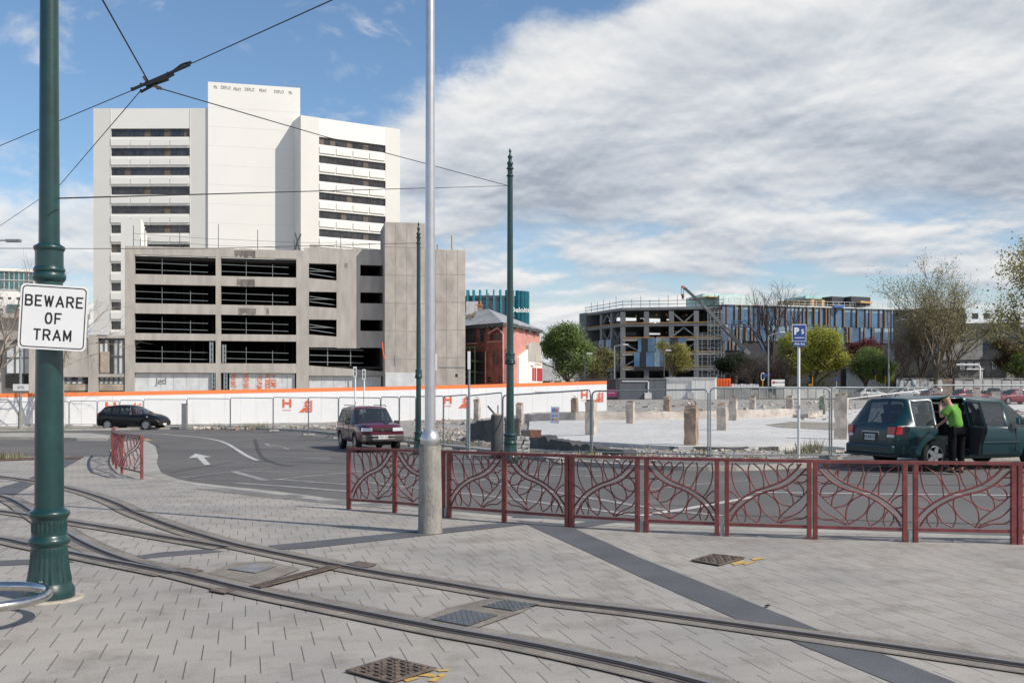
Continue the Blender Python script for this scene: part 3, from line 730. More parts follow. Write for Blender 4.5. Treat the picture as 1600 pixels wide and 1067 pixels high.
# ------------------------------------------------------------------ decorative railings
PX = lambda x: (x - 797) / (1497 - 797)
PZ = lambda y: (650 - y) / 510.
CURVES = [
 [(800, 585), (850, 520), (930, 445), (1060, 372), (1170, 335), (1290, 285), (1380, 215), (1445, 140)],
 [(830, 640), (890, 545), (1000, 450), (1130, 385), (1270, 345), (1380, 285), (1490, 180)],
 [(850, 145), (840, 230), (860, 330), (905, 410), (937, 440)], [(868, 145), (950, 210), (995, 290), (1006, 390)],
 [(1000, 145), (987, 200), (1000, 270), (1030, 330), (1062, 370)], [(1030, 145), (1090, 195), (1118, 265), (1125, 345)],
 [(1135, 145), (1125, 195), (1140, 260), (1175, 330)], [(1150, 145), (1218, 200), (1245, 255), (1250, 300)],
 [(1252, 145), (1238, 190), (1255, 240), (1292, 285)], [(1262, 145), (1308, 172), (1328, 215), (1325, 265)],
 [(1380, 140), (1345, 165), (1337, 200), (1363, 240)], [(1408, 140), (1418, 165), (1410, 190)],
 [(800, 380), (850, 395), (892, 430), (915, 468)], [(800, 465), (835, 488), (882, 492)],
 [(885, 548), (888, 600), (915, 640)], [(925, 510), (955, 555), (967, 600), (955, 640)],
 [(955, 485), (962, 540), (1000, 600), (1065, 640)], [(1030, 435), (1080, 495), (1097, 570), (1073, 640)],
 [(1085, 405), (1080, 470), (1125, 555), (1233, 627)], [(1135, 390), (1218, 440), (1258, 510), (1265, 590)],
 [(1205, 370), (1215, 420), (1270, 478), (1355, 500)], [(1280, 345), (1342, 378), (1374, 430), (1378, 490)],
 [(1323, 325), (1342, 372), (1400, 410), (1458, 412)], [(1370, 295), (1430, 312), (1463, 355), (1467, 400)],
 [(1395, 275), (1430, 298), (1470, 294), (1497, 275)], [(1445, 235), (1480, 232), (1497, 240)],
 [(1235, 640), (1275, 575), (1370, 490), (1440, 430), (1500, 365)], [(1250, 637), (1330, 590), (1430, 545), (1500, 468)],
 [(1262, 640), (1360, 606), (1450, 600), (1500, 570)]]
def railing(pts, H, lab, kinds, doubles, bow=False):
    """pts: plan points of the posts"""
    root = empty('railing', pts[0], lab, 'railing')
    up = Vector((0, 0, 1)); z0 = .145 * H / 1.0
    for i in range(len(pts) - 1):
        a, b = pts[i], pts[i + 1]; d = (b - a); L = Vector((d.x, d.y, 0)).length; dn = d.normalized()
        g = .055
        mb = MB()
        for cu in CURVES:
            q = []
            for x, y in cat([(px, py, 0) for px, py in cu], 4) and [(v.x, v.y) for v in cat([(px, py, 0) for px, py in cu], 4)]:
                s = PX(x); t = PZ(y)
                if kinds[i % len(kinds)]: s = 1 - s
                s = min(max(s, 0), 1); t = min(max(t, 0), 1)
                q.append(a + d * ((g + s * (L - 2 * g)) / L) + up * (z0 + .03 + t * (H - z0 - .06)))
            th = .0125 if cu in CURVES[:2] else .0085
            mb.tube(q, th, 5, cap=False)
        mb.build('scroll_infill', m_red, root)
        mb = MB(); mb.beam(a + dn * .03 + up * (z0 + .012), b - dn * .03 + up * (z0 + .012), .035, .035); mb.build('bottom_rail', m_red, root)
        mb = MB(); mb.beam(a - dn * .02 + up * (H + .0), b + dn * .02 + up * H, .062, .036); mb.build('top_rail', m_red, root)
    for i, p in enumerate(pts):
        j = min(i, len(pts) - 2); dn = (pts[j + 1] - pts[j]).normalized(); nn = Vector((-dn.y, dn.x, 0))
        offs = (-.034, .034) if doubles[i] else (0,)
        for o in offs:
            mb = MB(); q = p + dn * o * (1.7 if doubles[i] == 2 else 1)
            Mx = Matrix.Translation(q) @ Matrix.Rotation(math.atan2(dn.y, dn.x), 4, 'Z')
            mb.box(-.026, .026, -.03, .03, -.02, H - .018, M=Mx); mb.build('post', m_red, root, bevel=.004)
        if doubles[i] == 2:
            mb = MB(); Mx = Matrix.Translation(p) @ Matrix.Rotation(math.atan2(dn.y, dn.x), 4, 'Z')
            mb.box(-.022, .022, -.022, .022, -.02, .13, M=Mx); mb.build('steel_socket', m_galv, root)
    return root
rp = [(545, 795), (617, 800.5), (697, 808), (788, 815.5), (890, 823.5), (1003, 831), (1128, 837), (1269, 842), (1422, 846.5), (1588, 850), (1766, 853)]
rpts = [G(*p) for p in rp]
railing(rpts, .90, 'long dark red railing of branch patterned panels behind the silver lamp post', [0, 1], [0, 0, 2, 0, 1, 2, 2, 1, 2, 1, 1])
lp = [(221.5, 748.5), (197, 743), (186, 737), (178, 728), (175.5, 719), (178.5, 709.5)]
lpts = [G(*p) for p in lp]
# the left one is a curved return: smooth it into even panels
lc = cat(lpts, 8); 
def resample(pts, n):
    L = [0]
    for a, b in zip(pts, pts[1:]): L.append(L[-1] + (b - a).length)
    out = []
    for i in range(n + 1):
        s = L[-1] * i / n; j = max(k for k in range(len(L)) if L[k] <= s + 1e-9); j = min(j, len(pts) - 2)
        out.append(pts[j].lerp(pts[j + 1], (s - L[j]) / max(1e-9, L[j + 1] - L[j])))
    return out
lpan = resample(lc, 6)
railing(lpan, .93, 'short curved pinkish red railing on the corner in front of the black hatchback', [1, 0], [0, 0, 0, 0, 0, 0, 0])

# ------------------------------------------------------------------ temporary mesh fences
def chain_material():
    m = bpy.data.materials.new('chain_mesh'); m.use_nodes = True; t = m.node_tree; b = t.nodes['Principled BSDF']
    b.inputs['Base Color'].default_value = (.30, .33, .34, 1); b.inputs['Metallic'].default_value = .4; b.inputs['Roughness'].default_value = .5
    uv = N(t, 'ShaderNodeTexCoord'); sep = N(t, 'ShaderNodeSeparateXYZ'); t.links.new(uv.outputs['UV'], sep.inputs[0])
    x, y = sep.outputs[0], sep.outputs[1]; a = None
    for k in ((x, y, 'ADD'), (x, y, 'SUBTRACT')):
        s = M_(t, 'DIVIDE', M_(t, k[2], k[0], k[1]), .075); f = M_(t, 'FRACT', s); l = M_(t, 'LESS_THAN', f, .047)
        a = l if a is None else M_(t, 'MAXIMUM', a, l)
    t.links.new(a, b.inputs['Alpha']); return m
m_chain = chain_material()
def fence_panel(a, b, h, lab, first=[None]):
    a = Vector(a); b = Vector(b); d = b - a; dn = d.normalized(); up = Vector((0, 0, 1)); g = .03
    root = empty('fence_panel', (a + b) / 2, lab, 'mesh fence panel', 'temporary mesh fence panels')
    A = a + dn * g; B = b - dn * g; r = .12; z0 = .12
    mb = MB(); path = [A + up * 0]
    path += [A + up * (h - r)] + [A + dn * (r - r * math.cos(R(t))) + up * (h - r + r * math.sin(R(t))) for t in (22, 45, 67)] + [A + dn * r + up * h]
    path += [B - dn * r + up * h] + [B - dn * (r - r * math.cos(R(t))) + up * (h - r + r * math.sin(R(t))) for t in (67, 45, 22)] + [B + up * (h - r), B]
    mb.tube(path, .021, 8); mb.build('tube_frame', m_galv, root)
    mb = MB(); mb.tube([A + up * z0, B + up * z0], .018, 6); mb.build('bottom_rail', m_galv, root)
    mb = MB(); q = [A + up * z0, B + up * z0, B + up * (h - .01), A + up * (h - .01)]; mb.quad(*q)
    o = mb.build('wire_mesh', m_chain, root); uvl = o.data.uv_layers.new(); L = d.length
    for lo in o.data.loops:
        v = o.data.vertices[lo.vertex_index].co; uvl.data[lo.index].uv = ((v - a).dot(dn), v.z - a.z)
    for e in (a, b):
        mb = MB(); Mx = Matrix.Translation(e) @ Matrix.Rotation(math.atan2(dn.y, dn.x), 4, 'Z')
        mb.box(-.1, .1, -.3, .3, 0, .09, M=Mx); mb.build('foot_block', m_foot, root)
m_foot = mat('fence_foot_concrete', (.33, .32, .3), .9, .2, 6)
fl = [(-80, 62.4, 628), (-8, 62.4, 628), (50, 62.3, 627.5), (108, 62.2, 627), (152, 62.1, 625.5), (187, 61.8, 626), (224, 61.5, 624.3), (292, 60.5, 623.5), (360, 58, 621.8), (427, 54.5, 621.3), (482, 49.5, 620.6), (529, 46, 621.5), (595, 42, 620.6), (624, 40.5, 619.8), (650, 39, 619.5), (678, 37.5, 619), (693, 36.5, 618.6), (730, 33.5, 617.3), (785, 30.3, 614.5), (924, 27, 612.8), (1108, 25, 606.5), (1298, 24.9, 605.5), (1454, 26.6, 605.5), (1648, 27.2, 598)]
flab = ['mesh fence panel at the left picture edge in front of the white hoarding', 'mesh fence panel behind the left lamp pole and green tram pole', 'mesh fence panel just right of the green tram pole, before the hoarding',
 'low mesh fence panel left of the black hatchback', 'narrow mesh fence panel right above the back of the black hatchback', 'short mesh fence panel over the roof of the black hatchback', 'mesh fence panel over the bonnet of the black hatchback, reaching the grey bollard',
 'mesh fence panel just right of the grey bollard', 'mesh fence panel before the blank hoarding left of the second red H', 'mesh fence panel in front of the second red H', 'mesh fence panel between the second red H and the maroon car',
 'mesh fence panel right behind the rear of the maroon car', 'narrow mesh fence panel behind the windscreen of the maroon car', 'narrow mesh fence panel over the bonnet side of the maroon car', 'mesh fence panel behind the third green tram pole and the lamp post',
 'very narrow mesh fence panel right of the silver lamp post', 'mesh fence panel in front of the third red H', 'mesh fence panel between the thin white pole and the second tram pole', 'wide mesh fence panel right of the second tram pole with the poster hung on it',
 'wide mesh fence panel right of the one with the poster', 'wide mesh fence panel crossed by the blue parking sign post', 'mesh fence panel behind the tail of the green van', 'mesh fence panel behind the front doors of the green van']
for i in range(len(fl) - 1):
    (x0, y0, t0), (x1, y1, t1) = fl[i], fl[i + 1]
    a = P(x0, 700, y0); a.z = hz(a.x, a.y) - .0; b = P(x1, 700, y1); b.z = hz(b.x, b.y)
    h = ((EYE + (612 - t0) / F * y0 - a.z) + (EYE + (612 - t1) / F * y1 - b.z)) / 2
    fence_panel(a, b, h, flab[i])
# leaning panel rails far right (a fallen fence)
def fallen():
    a = P(1316, 624, 40); b = P(1452, 608, 46)
    root = empty('fallen_fence', a, 'fallen fence frame leaning across the slab left of the green van roof', 'fallen fence')
    mb = MB(); mb.tube([a, b], .018, 6); mb.build('tube_frame', m_white, root)
fallen()

# hoarding -----------------------------------------------------------
m_hoard = mat('hoarding_white_ply', (.80, .805, .815), .6, .025, .5)
m_orange = mat('hoarding_orange_paint', (.86, .235, .075), .6, .04, 1.)
m_redlogo = mat('logo_orange_red', (.78, .13, .05), .6, .05, 3)
def hoarding():
    prof = [(-170, 668.2, 616.8), (0, 667.2, 614.6), (200, 665, 611.6), (400, 662.5, 608.1), (600, 657, 604.0), (760, 651, 600.4), (948, 645.5, 594.8)]
    base = []
    for i, (px, yb, yt) in enumerate(prof):
        Yd = 63 + (76 - 63) * (px / 948.) ; Yd = max(60, Yd)
        p = P(px, yb, Yd); top = EYE + (612 - yt) / F * Yd; base.append((Vector((p.x, p.y)), p.z, top, px))
    root = empty('hoarding', (base[3][0].x, base[3][0].y, base[3][1]), 'long white plywood hoarding with an orange top band', 'hoarding')
    mb = MB(); mo = MB(); ml = MB()
    Ls = []
    for (a, za, ta, _), (b, zb, tb, _) in zip(base, base[1:]):
        k = 8
        for i in range(k):
            p = a.lerp(b, i / k); q = a.lerp(b, (i + 1) / k); n = Vector((-(b - a).y, (b - a).x)).normalized() * .02
            z0 = za + (zb - za) * i / k; z1 = za + (zb - za) * (i + 1) / k; t0 = ta + (tb - ta) * i / k; t1 = ta + (tb - ta) * (i + 1) / k
            e = (q - p).normalized() * .005
            def pr(m_, lo0, lo1, hi0, hi1, nn, ee):
                P0, Q0 = p + ee, q - ee
                v = [(P0.x - nn.x, P0.y - nn.y, lo0), (Q0.x - nn.x, Q0.y - nn.y, lo1), (Q0.x - nn.x, Q0.y - nn.y, hi1), (P0.x - nn.x, P0.y - nn.y, hi0),
                     (P0.x + nn.x, P0.y + nn.y, lo0), (Q0.x + nn.x, Q0.y + nn.y, lo1), (Q0.x + nn.x, Q0.y + nn.y, hi1), (P0.x + nn.x, P0.y + nn.y, hi0)]
                m_.add(v, [(0, 1, 2, 3), (7, 6, 5, 4), (0, 4, 5, 1), (3, 2, 6, 7), (0, 3, 7, 4), (1, 5, 6, 2)])
            pr(mb, z0 - .6, z1 - .6, t0 - .26, t1 - .26, n, e)
            pr(mo, t0 - .26, t1 - .26, t0, t1, n * 1.3, Vector((0, 0)))
    mb.build('ply_sheets', m_hoard, root); mo.build('orange_band', m_orange, root)
    # back braces
    def on(px, py, off=.06):
        for (a, za, ta, p0), (b, zb, tb, p1) in zip(base, base[1:]):
            if p0 <= px <= p1:
                fc = Facade(a, b); return fc, fc.U(px), fc.Z(px, py)
    def logo(px, py, s, cut=1.):
        fc, u, z = on(px, py); mb = MB(); f = .055
        def bx(x0, x1, z0, z1): fc.box(mb, u + x0 * s, u + x1 * s, f - .012, f, z + z0 * s, z + z1 * s)
        bx(0, .22, 0, 1); bx(.78, 1., 0, 1); bx(.22, .78, .38, .62)
        mb.build('letter_h', m_redlogo, root)
        mb = MB(); fc.box(mb, u + .0, u + 1. * s, f - .012, f, z - .32 * s, z - .25 * s); mb.build('logo_caption', mat('logo_caption_red', (.75, .4, .35), .6), root)
        mb = MB()
        def tri(pts):
            v = [fc.W(u + x * s, f, z + zz * s) for x, zz in pts] + [fc.W(u + x * s, f - .012, z + zz * s) for x, zz in pts]; n = len(pts)
            mb.add(v, [tuple(range(n)), tuple(range(2 * n - 1, n - 1, -1))] + [(i, (i + 1) % n, (i + 1) % n + n, i + n) for i in range(n)])
        x0 = 1.85
        tri([(x0, -.55), (x0 + .5, -.1), (x0 + .62, -.55)]); tri([(x0 + .42, -.08), (x0 + .72, -.02), (x0 + .72, -.4)]); tri([(x0 + .55, .5), (x0 + 1.05, .95), (x0 + 1.05, .45)])
        tri([(x0 + .5, .15), (x0 + .8, .45), (x0 + 1.1, .15)]); tri([(x0 + .8, .1), (x0 + 1.1, .1), (x0 + 1.1, -.55), (x0 + .7, -.55)])
        for zz in (-.55, -.2, .15, .5):
            tri([(x0 + 1.2, zz), (x0 + 1.2, zz + .22), (x0 + 1.5, zz)]); tri([(x0 + 1.3, zz + .3), (x0 + 1.55, zz + .3), (x0 + 1.55, zz + .08)])
        mb.build('triangle_motif', m_redlogo, root)
    logo(165, 643, .64); logo(441.5, 636.5, .60); logo(693.5, 630.5, .58); logo(908, 622, .53)
    mb = MB(); fc, u, z = on(836, 611)
    fc.box(mb, u, u + 2.2, .05, .07, z - .06, z); mb.build('sill_strip', mat('hoarding_grey_strip', (.55, .57, .58), .6), root)
    for px, zt in ((392, 619), (481, 616)): pass
hoarding()

# thin poles, signs, bollard ---------------------------------------------
def post(px, yb, yt, Y, r, lab, name, catg, m=None, extra=None, taper=1.):
    b = P(px, yb, Y); b.z = hz(b.x, b.y); zt = EYE + (612 - yt) / F * Y
    root = empty(name, b, lab, catg); mb = MB(); mb.tube([b, Vector((b.x, b.y, zt))], [r, r * taper], 12); mb.build('pole', m or m_white, root)
    if extra: extra(root, b, zt)
    return root
def parking(root, b, zt):
    k = 29.0 and b.y / F
    Mx = Matrix.Translation((b.x, b.y - .05, 0)); z = lambda py: EYE + (612 - py) / F * b.y
    mb = MB(); mb.box(-11.2 * k, 10.8 * k, -.005, .005, z(533.5), z(507), M=Mx); mb.build('sign_panel', m_signw, root)
    mb = MB(); mb.box(-10.4 * k, 10 * k, -.009, -.005, z(532.6), z(508), M=Mx); mb.build('sign_face', m_signb, root)
    text_mesh('P', 14 * k, 'lettering', m_signw, root, Matrix.Translation((b.x - 4.6 * k, b.y - .062, z(518))), .001, .012)
    text_mesh('$', 10.5 * k, 'lettering', m_signw, root, Matrix.Translation((b.x + 5 * k, b.y - .062, z(518.5))), .001, .0)
    mb = MB(); mb.box(-7 * k, 8 * k, -.012, -.009, z(528.4), z(527.4), M=Mx); mb.build('underline', m_signw, root)
    mb = MB(); mb.box(-10 * k, 11.3 * k, -.005, .005, z(541.5), z(534), M=Mx); mb.build('lower_panel', m_signb, root)
    text_mesh('P10 / 8-6', 4.2 * k, 'lettering', m_signw, root, Matrix.Translation((b.x + .5 * k, b.y - .057, z(537.8))), .001, .002)
post(1248, 713, 541, 25.2, .036, 'white pole with a blue parking sign at the kerb', 'parking_sign', 'parking sign', m_white, parking)
def twosign(root, b, zt):
    mb = MB(); k = b.y / F; Mx = Matrix.Translation((b.x, b.y - .06, 0))
    mb.box(-2.6 * k, 2.6 * k, -.01, .01, zt - 16 * k, zt, M=Mx); mb.build('sign_panel', m_signw, root)
    mb = MB(); mb.box(-1.2 * k, 1.2 * k, -.014, -.01, zt - 14 * k, zt - 8 * k, M=Mx); mb.box(-1.2 * k, 1.2 * k, -.014, -.01, zt - 7 * k, zt - 2 * k, M=Mx); mb.build('sign_mark', m_dgrey, root)
post(555, 668, 573, 44, .035, 'left one of two white poles with narrow signs behind the maroon car', 'sign_pole', 'sign pole', m_white, twosign)
post(569, 668, 577, 44, .035, 'right one of two white poles with narrow signs behind the maroon car', 'sign_pole', 'sign pole', m_white, twosign)
def narrow(root, b, zt):
    mb = MB(); k = b.y / F
    mb.box(b.x - .4 * k, b.x + 5 * k, b.y - .05, b.y - .03, zt - 26 * k, zt); mb.build('sign_panel', m_signw, root)
    mb = MB(); mb.box(b.x + .3 * k, b.x + 1.6 * k, b.y - .056, b.y - .05, zt - 24 * k, zt - 2 * k); mb.build('sign_mark', mat('sign_yellow', (.8, .45, .05), .5), root)
post(678, 700, 553, 33, .045, 'white pole with a narrow yellow edged sign directly right of the lamp post', 'sign_pole', 'sign pole', m_white, narrow)
def capw(root, b, zt):
    mb = MB(); k = b.y / F; mb.box(b.x - 2.3 * k, b.x + 2.3 * k, b.y - .06, b.y - .04, zt - 28 * k, zt); mb.build('sign_panel', m_signw, root)
post(733, 704, 549, 29, .036, 'tall white pole with a slim blank panel beside the third red H', 'sign_pole', 'sign pole', m_galv, capw)
def bollard():
    b = P(288.5, 668, 58.5); b.z = hz(b.x, b.y); h = EYE - (631 - 612) / F * 58.5 - b.z
    root = empty('bollard', b, 'square grey steel bollard at the kerb in front of the hoarding', 'bollard')
    mb = LMB(); mb.box(-.15, .15, -.12, .12, -.05, h - .02); mb.build('body', m_silverg, root, bevel=.015)
    mb = LMB(); mb.box(-.155, .155, -.125, .125, h - .02, h + .015); mb.build('cap', m_dgrey, root)
m_silverg = mat('bollard_grey', (.25, .25, .26), .5, .1, 4, metal=.3)
bollard()
def leftlamp():
    b = P(32, 666, 57); b.z = hz(b.x, b.y)
    root = empty('sign_pole', b, 'slim grey street pole with a small white sign at the far left before the hoarding', 'sign pole')
    k = 57 / F
    mb = MB(); mb.tube([b, b + Vector((0, 0, 1.0))], .14, 12); mb.build('concrete_foot', m_poleconc, root)
    mb = MB(); mb.tube([b + Vector((0, 0, 1.)), Vector((b.x, b.y, EYE + 66 * k))], [.09, .07], 10)
    mb.build('pole', m_galv, root)
    mb = MB(); mb.box(b.x - 10 * k, b.x + 14 * k, b.y - .13, b.y - .1, EYE + 1.5 * k, EYE + 12 * k); mb.build('sign_panel', m_signw, root)
    text_mesh('SITE', .22, 'lettering', m_dgrey, root, Matrix.Translation((b.x + .08, b.y - .135, EYE + 6.5 * k)), .002, .0)
leftlamp()
def edge_lamp():
    b = P(-75, 664, 57); b.z = hz(b.x, b.y); zt = EYE + 235 * 57 / F; root = empty('street_lamp', b, 'street lamp arm reaching in at the left picture edge above the bare tree', 'street lamp')
    mb = MB(); mb.tube([b, Vector((b.x, b.y, zt - .2)), Vector((b.x + .3, b.y, zt)), Vector((b.x + 3.2, b.y, zt + .05))], [.1, .06, .05, .04], 8); mb.build('pole_arm', m_galv, root)
    mb = MB(); mb.box(b.x + 3.1, b.x + 3.95, b.y - .12, b.y + .12, zt - .06, zt + .11); mb.build('lamp_head', m_silverg, root, bevel=.03)
edge_lamp()
def poster():
    Yd = 28.1; c = P(867, 648, Yd)
    root = empty('poster', c, 'pale blue notice with coloured dots hung on the mesh fence', 'notice board')
    mb = MB(); k = Yd / F; Mx = Matrix.Translation(c) @ Matrix.Rotation(R(3), 4, 'Y')
    mb.box(-6.5 * k, 6.5 * k, -.006, .006, -13 * k, 12.5 * k, M=Mx); mb.build('sheet', mat('poster_blue', (.36, .40, .52), .6, .1, 14), root)
    for i, (x, z, w, h, c_) in enumerate(((-2.5, 7, 2, 2.6, (.1, .2, .5)), (2.5, 7, 1.6, 2.4, (.65, .1, .12)), (-.2, 7.5, 1., 2.4, (.1, .4, .35)), (2.8, -7, 1.8, 2.2, (.6, .25, .05)), (-3, -2, 2, 1.2, (.12, .15, .3)), (2.4, -1, 2, 1, (.12, .15, .3)), (-2.6, -7, 2, 1.4, (.12, .15, .3)))):
        mb = MB(); mb.box((x - w) * k, (x + w) * k, -.009, -.006, (z - h) * k, (z + h) * k, M=Mx); mb.build('printed_panel', mat('poster_ink', c_, .6), root)
poster()

# overhead wires -----------------------------------------------------
m_wire = mat('wire', (.02, .02, .022), .5)
def wire(pts, r, lab, sag=0.):
    r *= .78
    pts = [Vector(p) for p in pts]
    if len(pts) == 2 and sag:
        a, b = pts; pts = [a.lerp(b, i / 16) - Vector((0, 0, sag * 4 * (i / 16) * (1 - i / 16))) for i in range(17)]
    mb = MB(); mb.tube(pts, r, 6); o = mb.build('overhead_wire', m_wire); tag(o, lab, 'overhead wire', 'overhead tram wires')
J = 13.9
wire([P(232, 128, J), P(160, 0, 11.2), P(100, -110, 10)], .013, 'overhead wire rising steeply left from the junction to the top edge')
wire([P(208, 141, J), P(93, 189, 15.5), P(0, 228, 17.2), P(-90, 265, 19)], .009, 'contact wire running down left from the junction past the green pole top')
wire([P(296, 101, 13.6), P(520, 0, 10.9), P(700, -82, 9.6)], .010, 'contact wire rising right from the junction to the top edge')
wire([P(219, 143, J), P(93, 290, 20.5), P(0, 353, 25.5), P(-80, 400, 31)], .009, 'lower contact wire dropping left behind the green pole')
wire([P(245, 137, J), P(505, 213, 19.5), P(796, 291, 27)], .012, 'overhead wire descending right from the junction to the second tram pole')
wire([P(92, 310, 8.05), P(796, 290.5, 27)], .008, 'thin span wire strung from the near green pole to the second tram pole', .0)
wire([P(-60, 388, 26), P(300, 389, 30), P(652, 380, 35)], .012, 'low span wire crossing in front of the car park to the third tram pole')
def junction():
    c = P(250, 122, J); root = empty('wire_junction', c, 'black overhead wire junction hanging in the sky at top left', 'wire junction')
    mb = MB(); q = lambda x, y, dz=0: P(x, y, J + dz)
    mb.beam(q(205, 141), q(297, 101), .03, .035); mb.beam(q(220, 144), q(272, 116), .025, .03); mb.beam(q(228, 134), q(262, 122), .09, .05)
    mb.build('frog_body', m_black, root)
    mb = MB(); mb.tube(cat([q(262, 118), q(275, 108), q(285, 101), q(299, 97)], 5), .014, 6); mb.tube([q(268, 112), q(296, 101)], .012, 6); mb.build('guide_wire', m_black, root)
    for x, y in ((206, 139), (220, 132), (229, 126), (246, 137), (220, 142), (243, 127), (286, 104), (275, 110), (296, 100), (262, 115)):
        mb = MB(); mb.beam(q(x, y - 2), q(x, y + 3), .022, .022); mb.build('clamp', m_black, root)
    mb = MB(); mb.beam(q(240, 134), q(252, 139), .04, .04); mb.beam(q(224, 120), q(229, 128), .03, .03); mb.build('insulator', mat('insulator_brown', (.09, .06, .05), .5), root)
junction()

# ================================================================== BUILDINGS
m_twhite = mat('tower_white_concrete', (.82, .80, .75), .75, .02, .12, .1, 3)
m_tshade = mat('tower_panel_concrete', (.72, .70, .655), .8, .025, .2, .1, 3)
m_tglass = mat('tower_window_glass', (.035, .036, .04), .12, .6, .9, spec=.8, vs2=.25)
m_tframe = mat('window_frame_brown', (.10, .06, .045), .6)
m_tblind = mat('window_blind', (.13, .11, .095), .8, .2, .8)
m_conc = mat('board_marked_concrete', (.45, .415, .375), .92, .08, .45, .5, 5, vs2=1.7, aniso=(1, 1, .25))
m_conc2 = mat('shaft_concrete', (.43, .39, .35), .92, .12, .3, .5, 4, vs2=1.2, aniso=(1, 1, .5))
m_stain = mat('concrete_stain', (.10, .09, .085), .95, .5, 1.3, col2=(.28, .255, .23), vs2=3, aniso=(1, 1, .3))
m_dark = mat('dark_interior', (.03, .03, .03), .95)
m_slabd = mat('car_park_shaded_slab', (.05, .047, .045), .95, .2, 1)  # near-black copy of the concrete; the open floors' shade is in the colour
m_panelw = mat('white_infill_panel', (.62, .63, .64), .7, .04, .4, vs2=1.5)
m_graf = mat('graffiti_ink', (.20, .19, .19), .8)
m_redink = mat('orange_spray', (.75, .22, .10), .8)
rnd = random.Random(11)

def window_strip(root, fc, u0, u1, z0, z1, n, blinds=(), d=.35, name='window', gl=None, fr=None, mul=.06):
    mb = MB(); gl = gl or m_tglass; fr = fr or m_tframe
    w = (u1 - u0) / n
    for i in range(n):
        mi = 2 if i in blinds or rnd.random() < .05 else 0
        fc.box(mb, u0 + i * w + mul / 2, u0 + (i + 1) * w - mul / 2, -d - .05, -d + rnd.uniform(-.01, .01), z0, z1, mi)
    for i in range(n + 1): fc.box(mb, u0 + i * w - mul / 2, u0 + i * w + mul / 2, -d - .05, -d + .06, z0, z1, 1)
    fc.box(mb, u0, u1, -d - .05, -d + .075, z0, z0 + mul, 1)
    mb.build(name, [gl, fr, m_tblind], root)

def tower():
    c0 = Vector((-52, 185, 0))
    root = empty('office_tower', c0, 'tall white office tower with horizontal dark window bands on two wings', 'office tower')
    zb = -1.
    def wing(fc, pxl, pxr, ptop, zrows, wh, pw0, pw1, depth, nsp, ztop):
        uL, uR, a, b = fc.U(pxl), fc.U(pxr), fc.U(pw0), fc.U(pw1)
        mb = MB()
        fc.box(mb, uL, a, -.6, 0, zb, ztop); fc.box(mb, b, uR, -.6, 0, zb, ztop)
        fc.box(mb, uL, uR, -depth, -.6, zb, ztop)
        mb.build('wing_wall', m_tshade, root)
        mb = MB()
        fc.box(mb, a, b, -.598, -.02, zrows[0] + wh, ztop - .02)
        for k, z in enumerate(zrows):
            zn = zrows[k + 1] + wh if k + 1 < len(zrows) else zb
            fc.box(mb, a, b, -.598, -.05, zn, z)
        mb.build('spandrel_wall', m_twhite, root)
        for k, z in enumerate(zrows):
            zn = zrows[k + 1] + wh if k + 1 < len(zrows) else z - 1.8
            mb = MB(); w = (b - a) / nsp
            for i in range(nsp): fc.box(mb, a + i * w + .05, a + (i + 1) * w - .15, -.05, .13, zn + .38, zn + (z - zn) * .8)
            mb.build('planter_box', m_twhite, root)
            window_strip(root, fc, a, b, z, z + wh, 12, {8} if k % 3 else {5})
    fl_ = fac(146, 170.4, 325, 170.2)
    rows = [201.2 + 30.05 * i for i in range(11)]
    wh = 13.0 / F * 172
    wing(fl_, 146, 325, 170, [fl_.Z(200, y + 13.0) for y in rows], wh, 173, 297, 15, 4, fl_.Z(200, 169.6))
    mb = MB(); u = fl_.U(173)
    for px in (173, 297): fl_.box(mb, fl_.U(px) - .04, fl_.U(px) + .04, -.01, .04, zb, fl_.Z(200, 169.6))
    mb.build('panel_joint', m_tshade, root)
    fr_ = fac(470, 169.7, 625, 178.8)
    zr = [fr_.Z(498, 213.6 + 28.75 * i + 12) for i in range(11)]
    wing(fr_, 470, 625, 180, zr, 12. / F * 171, 498.5, 602.5, 15, 4, fr_.Z(470, 180.3))
    # core
    fcx = fac(325, 169.9, 474, 173.6); mb = MB()
    ztc = fcx.Z(326, 128)
    fcx.box(mb, 0, fcx.U(469), -9, 0, zb, ztc); mb.build('core_shaft', m_twhite, root)
    mb = MB()
    for k in range(13):
        z = ztc - 3.3 * (k + 1) - 1; fcx.box(mb, .02, fcx.U(469) - .02, -.02, .012, z, z + .05)
    mb.build('shadow_joint', m_tshade, root)
    # graffiti along the top
    txt = 'PK  DEFLO PRAY DEFLO  PRAY   DEFLO  PK'
    w = fcx.U(462) - fcx.U(331)
    for px, t in ((337, 'PK'), (353, 'DEFLO'), (371, 'PRAY'), (390, 'DEFLO'), (411, 'PRAY'), (436, 'DEFLO'), (454, 'PK')):
        text_mesh(t, .80, 'graffiti', m_graf, root, fcx.M @ Matrix.Translation((fcx.U(px), -.03, ztc - .75 - rnd.uniform(0, .25))), .01, -.004, 1.05, sx=.66)
    # aerials on the roof
    mb = MB(); z = ztc
    for px, h in ((444, 1.9), (462, .9), (466, 1.2)): mb.tube([fcx.W(fcx.U(px), -2, z), fcx.W(fcx.U(px), -2, z + h)], .05, 5)
    mb.tube([fcx.W(fcx.U(446), -2, z + 1.1), fcx.W(fcx.U(476), -2, z + .9)], .05, 5); mb.build('aerial', m_galv, root)
    # low attached box on the left wing
    fa = fac(189, 150, 228, 150); mb = MB()
    z9 = fa.Z(190, 343); fa.box(mb, 0, fa.U(220), -.8, 0, zb, z9)
    for q in range(4): fa.box(mb, 0, fa.U(220) - .002 * q, -1.3 - .45 * q, -.8 - .45 * q, zb, z9 - .3 - .55 * q)
    mb.build('stair_annex', m_twhite, root)
tower()

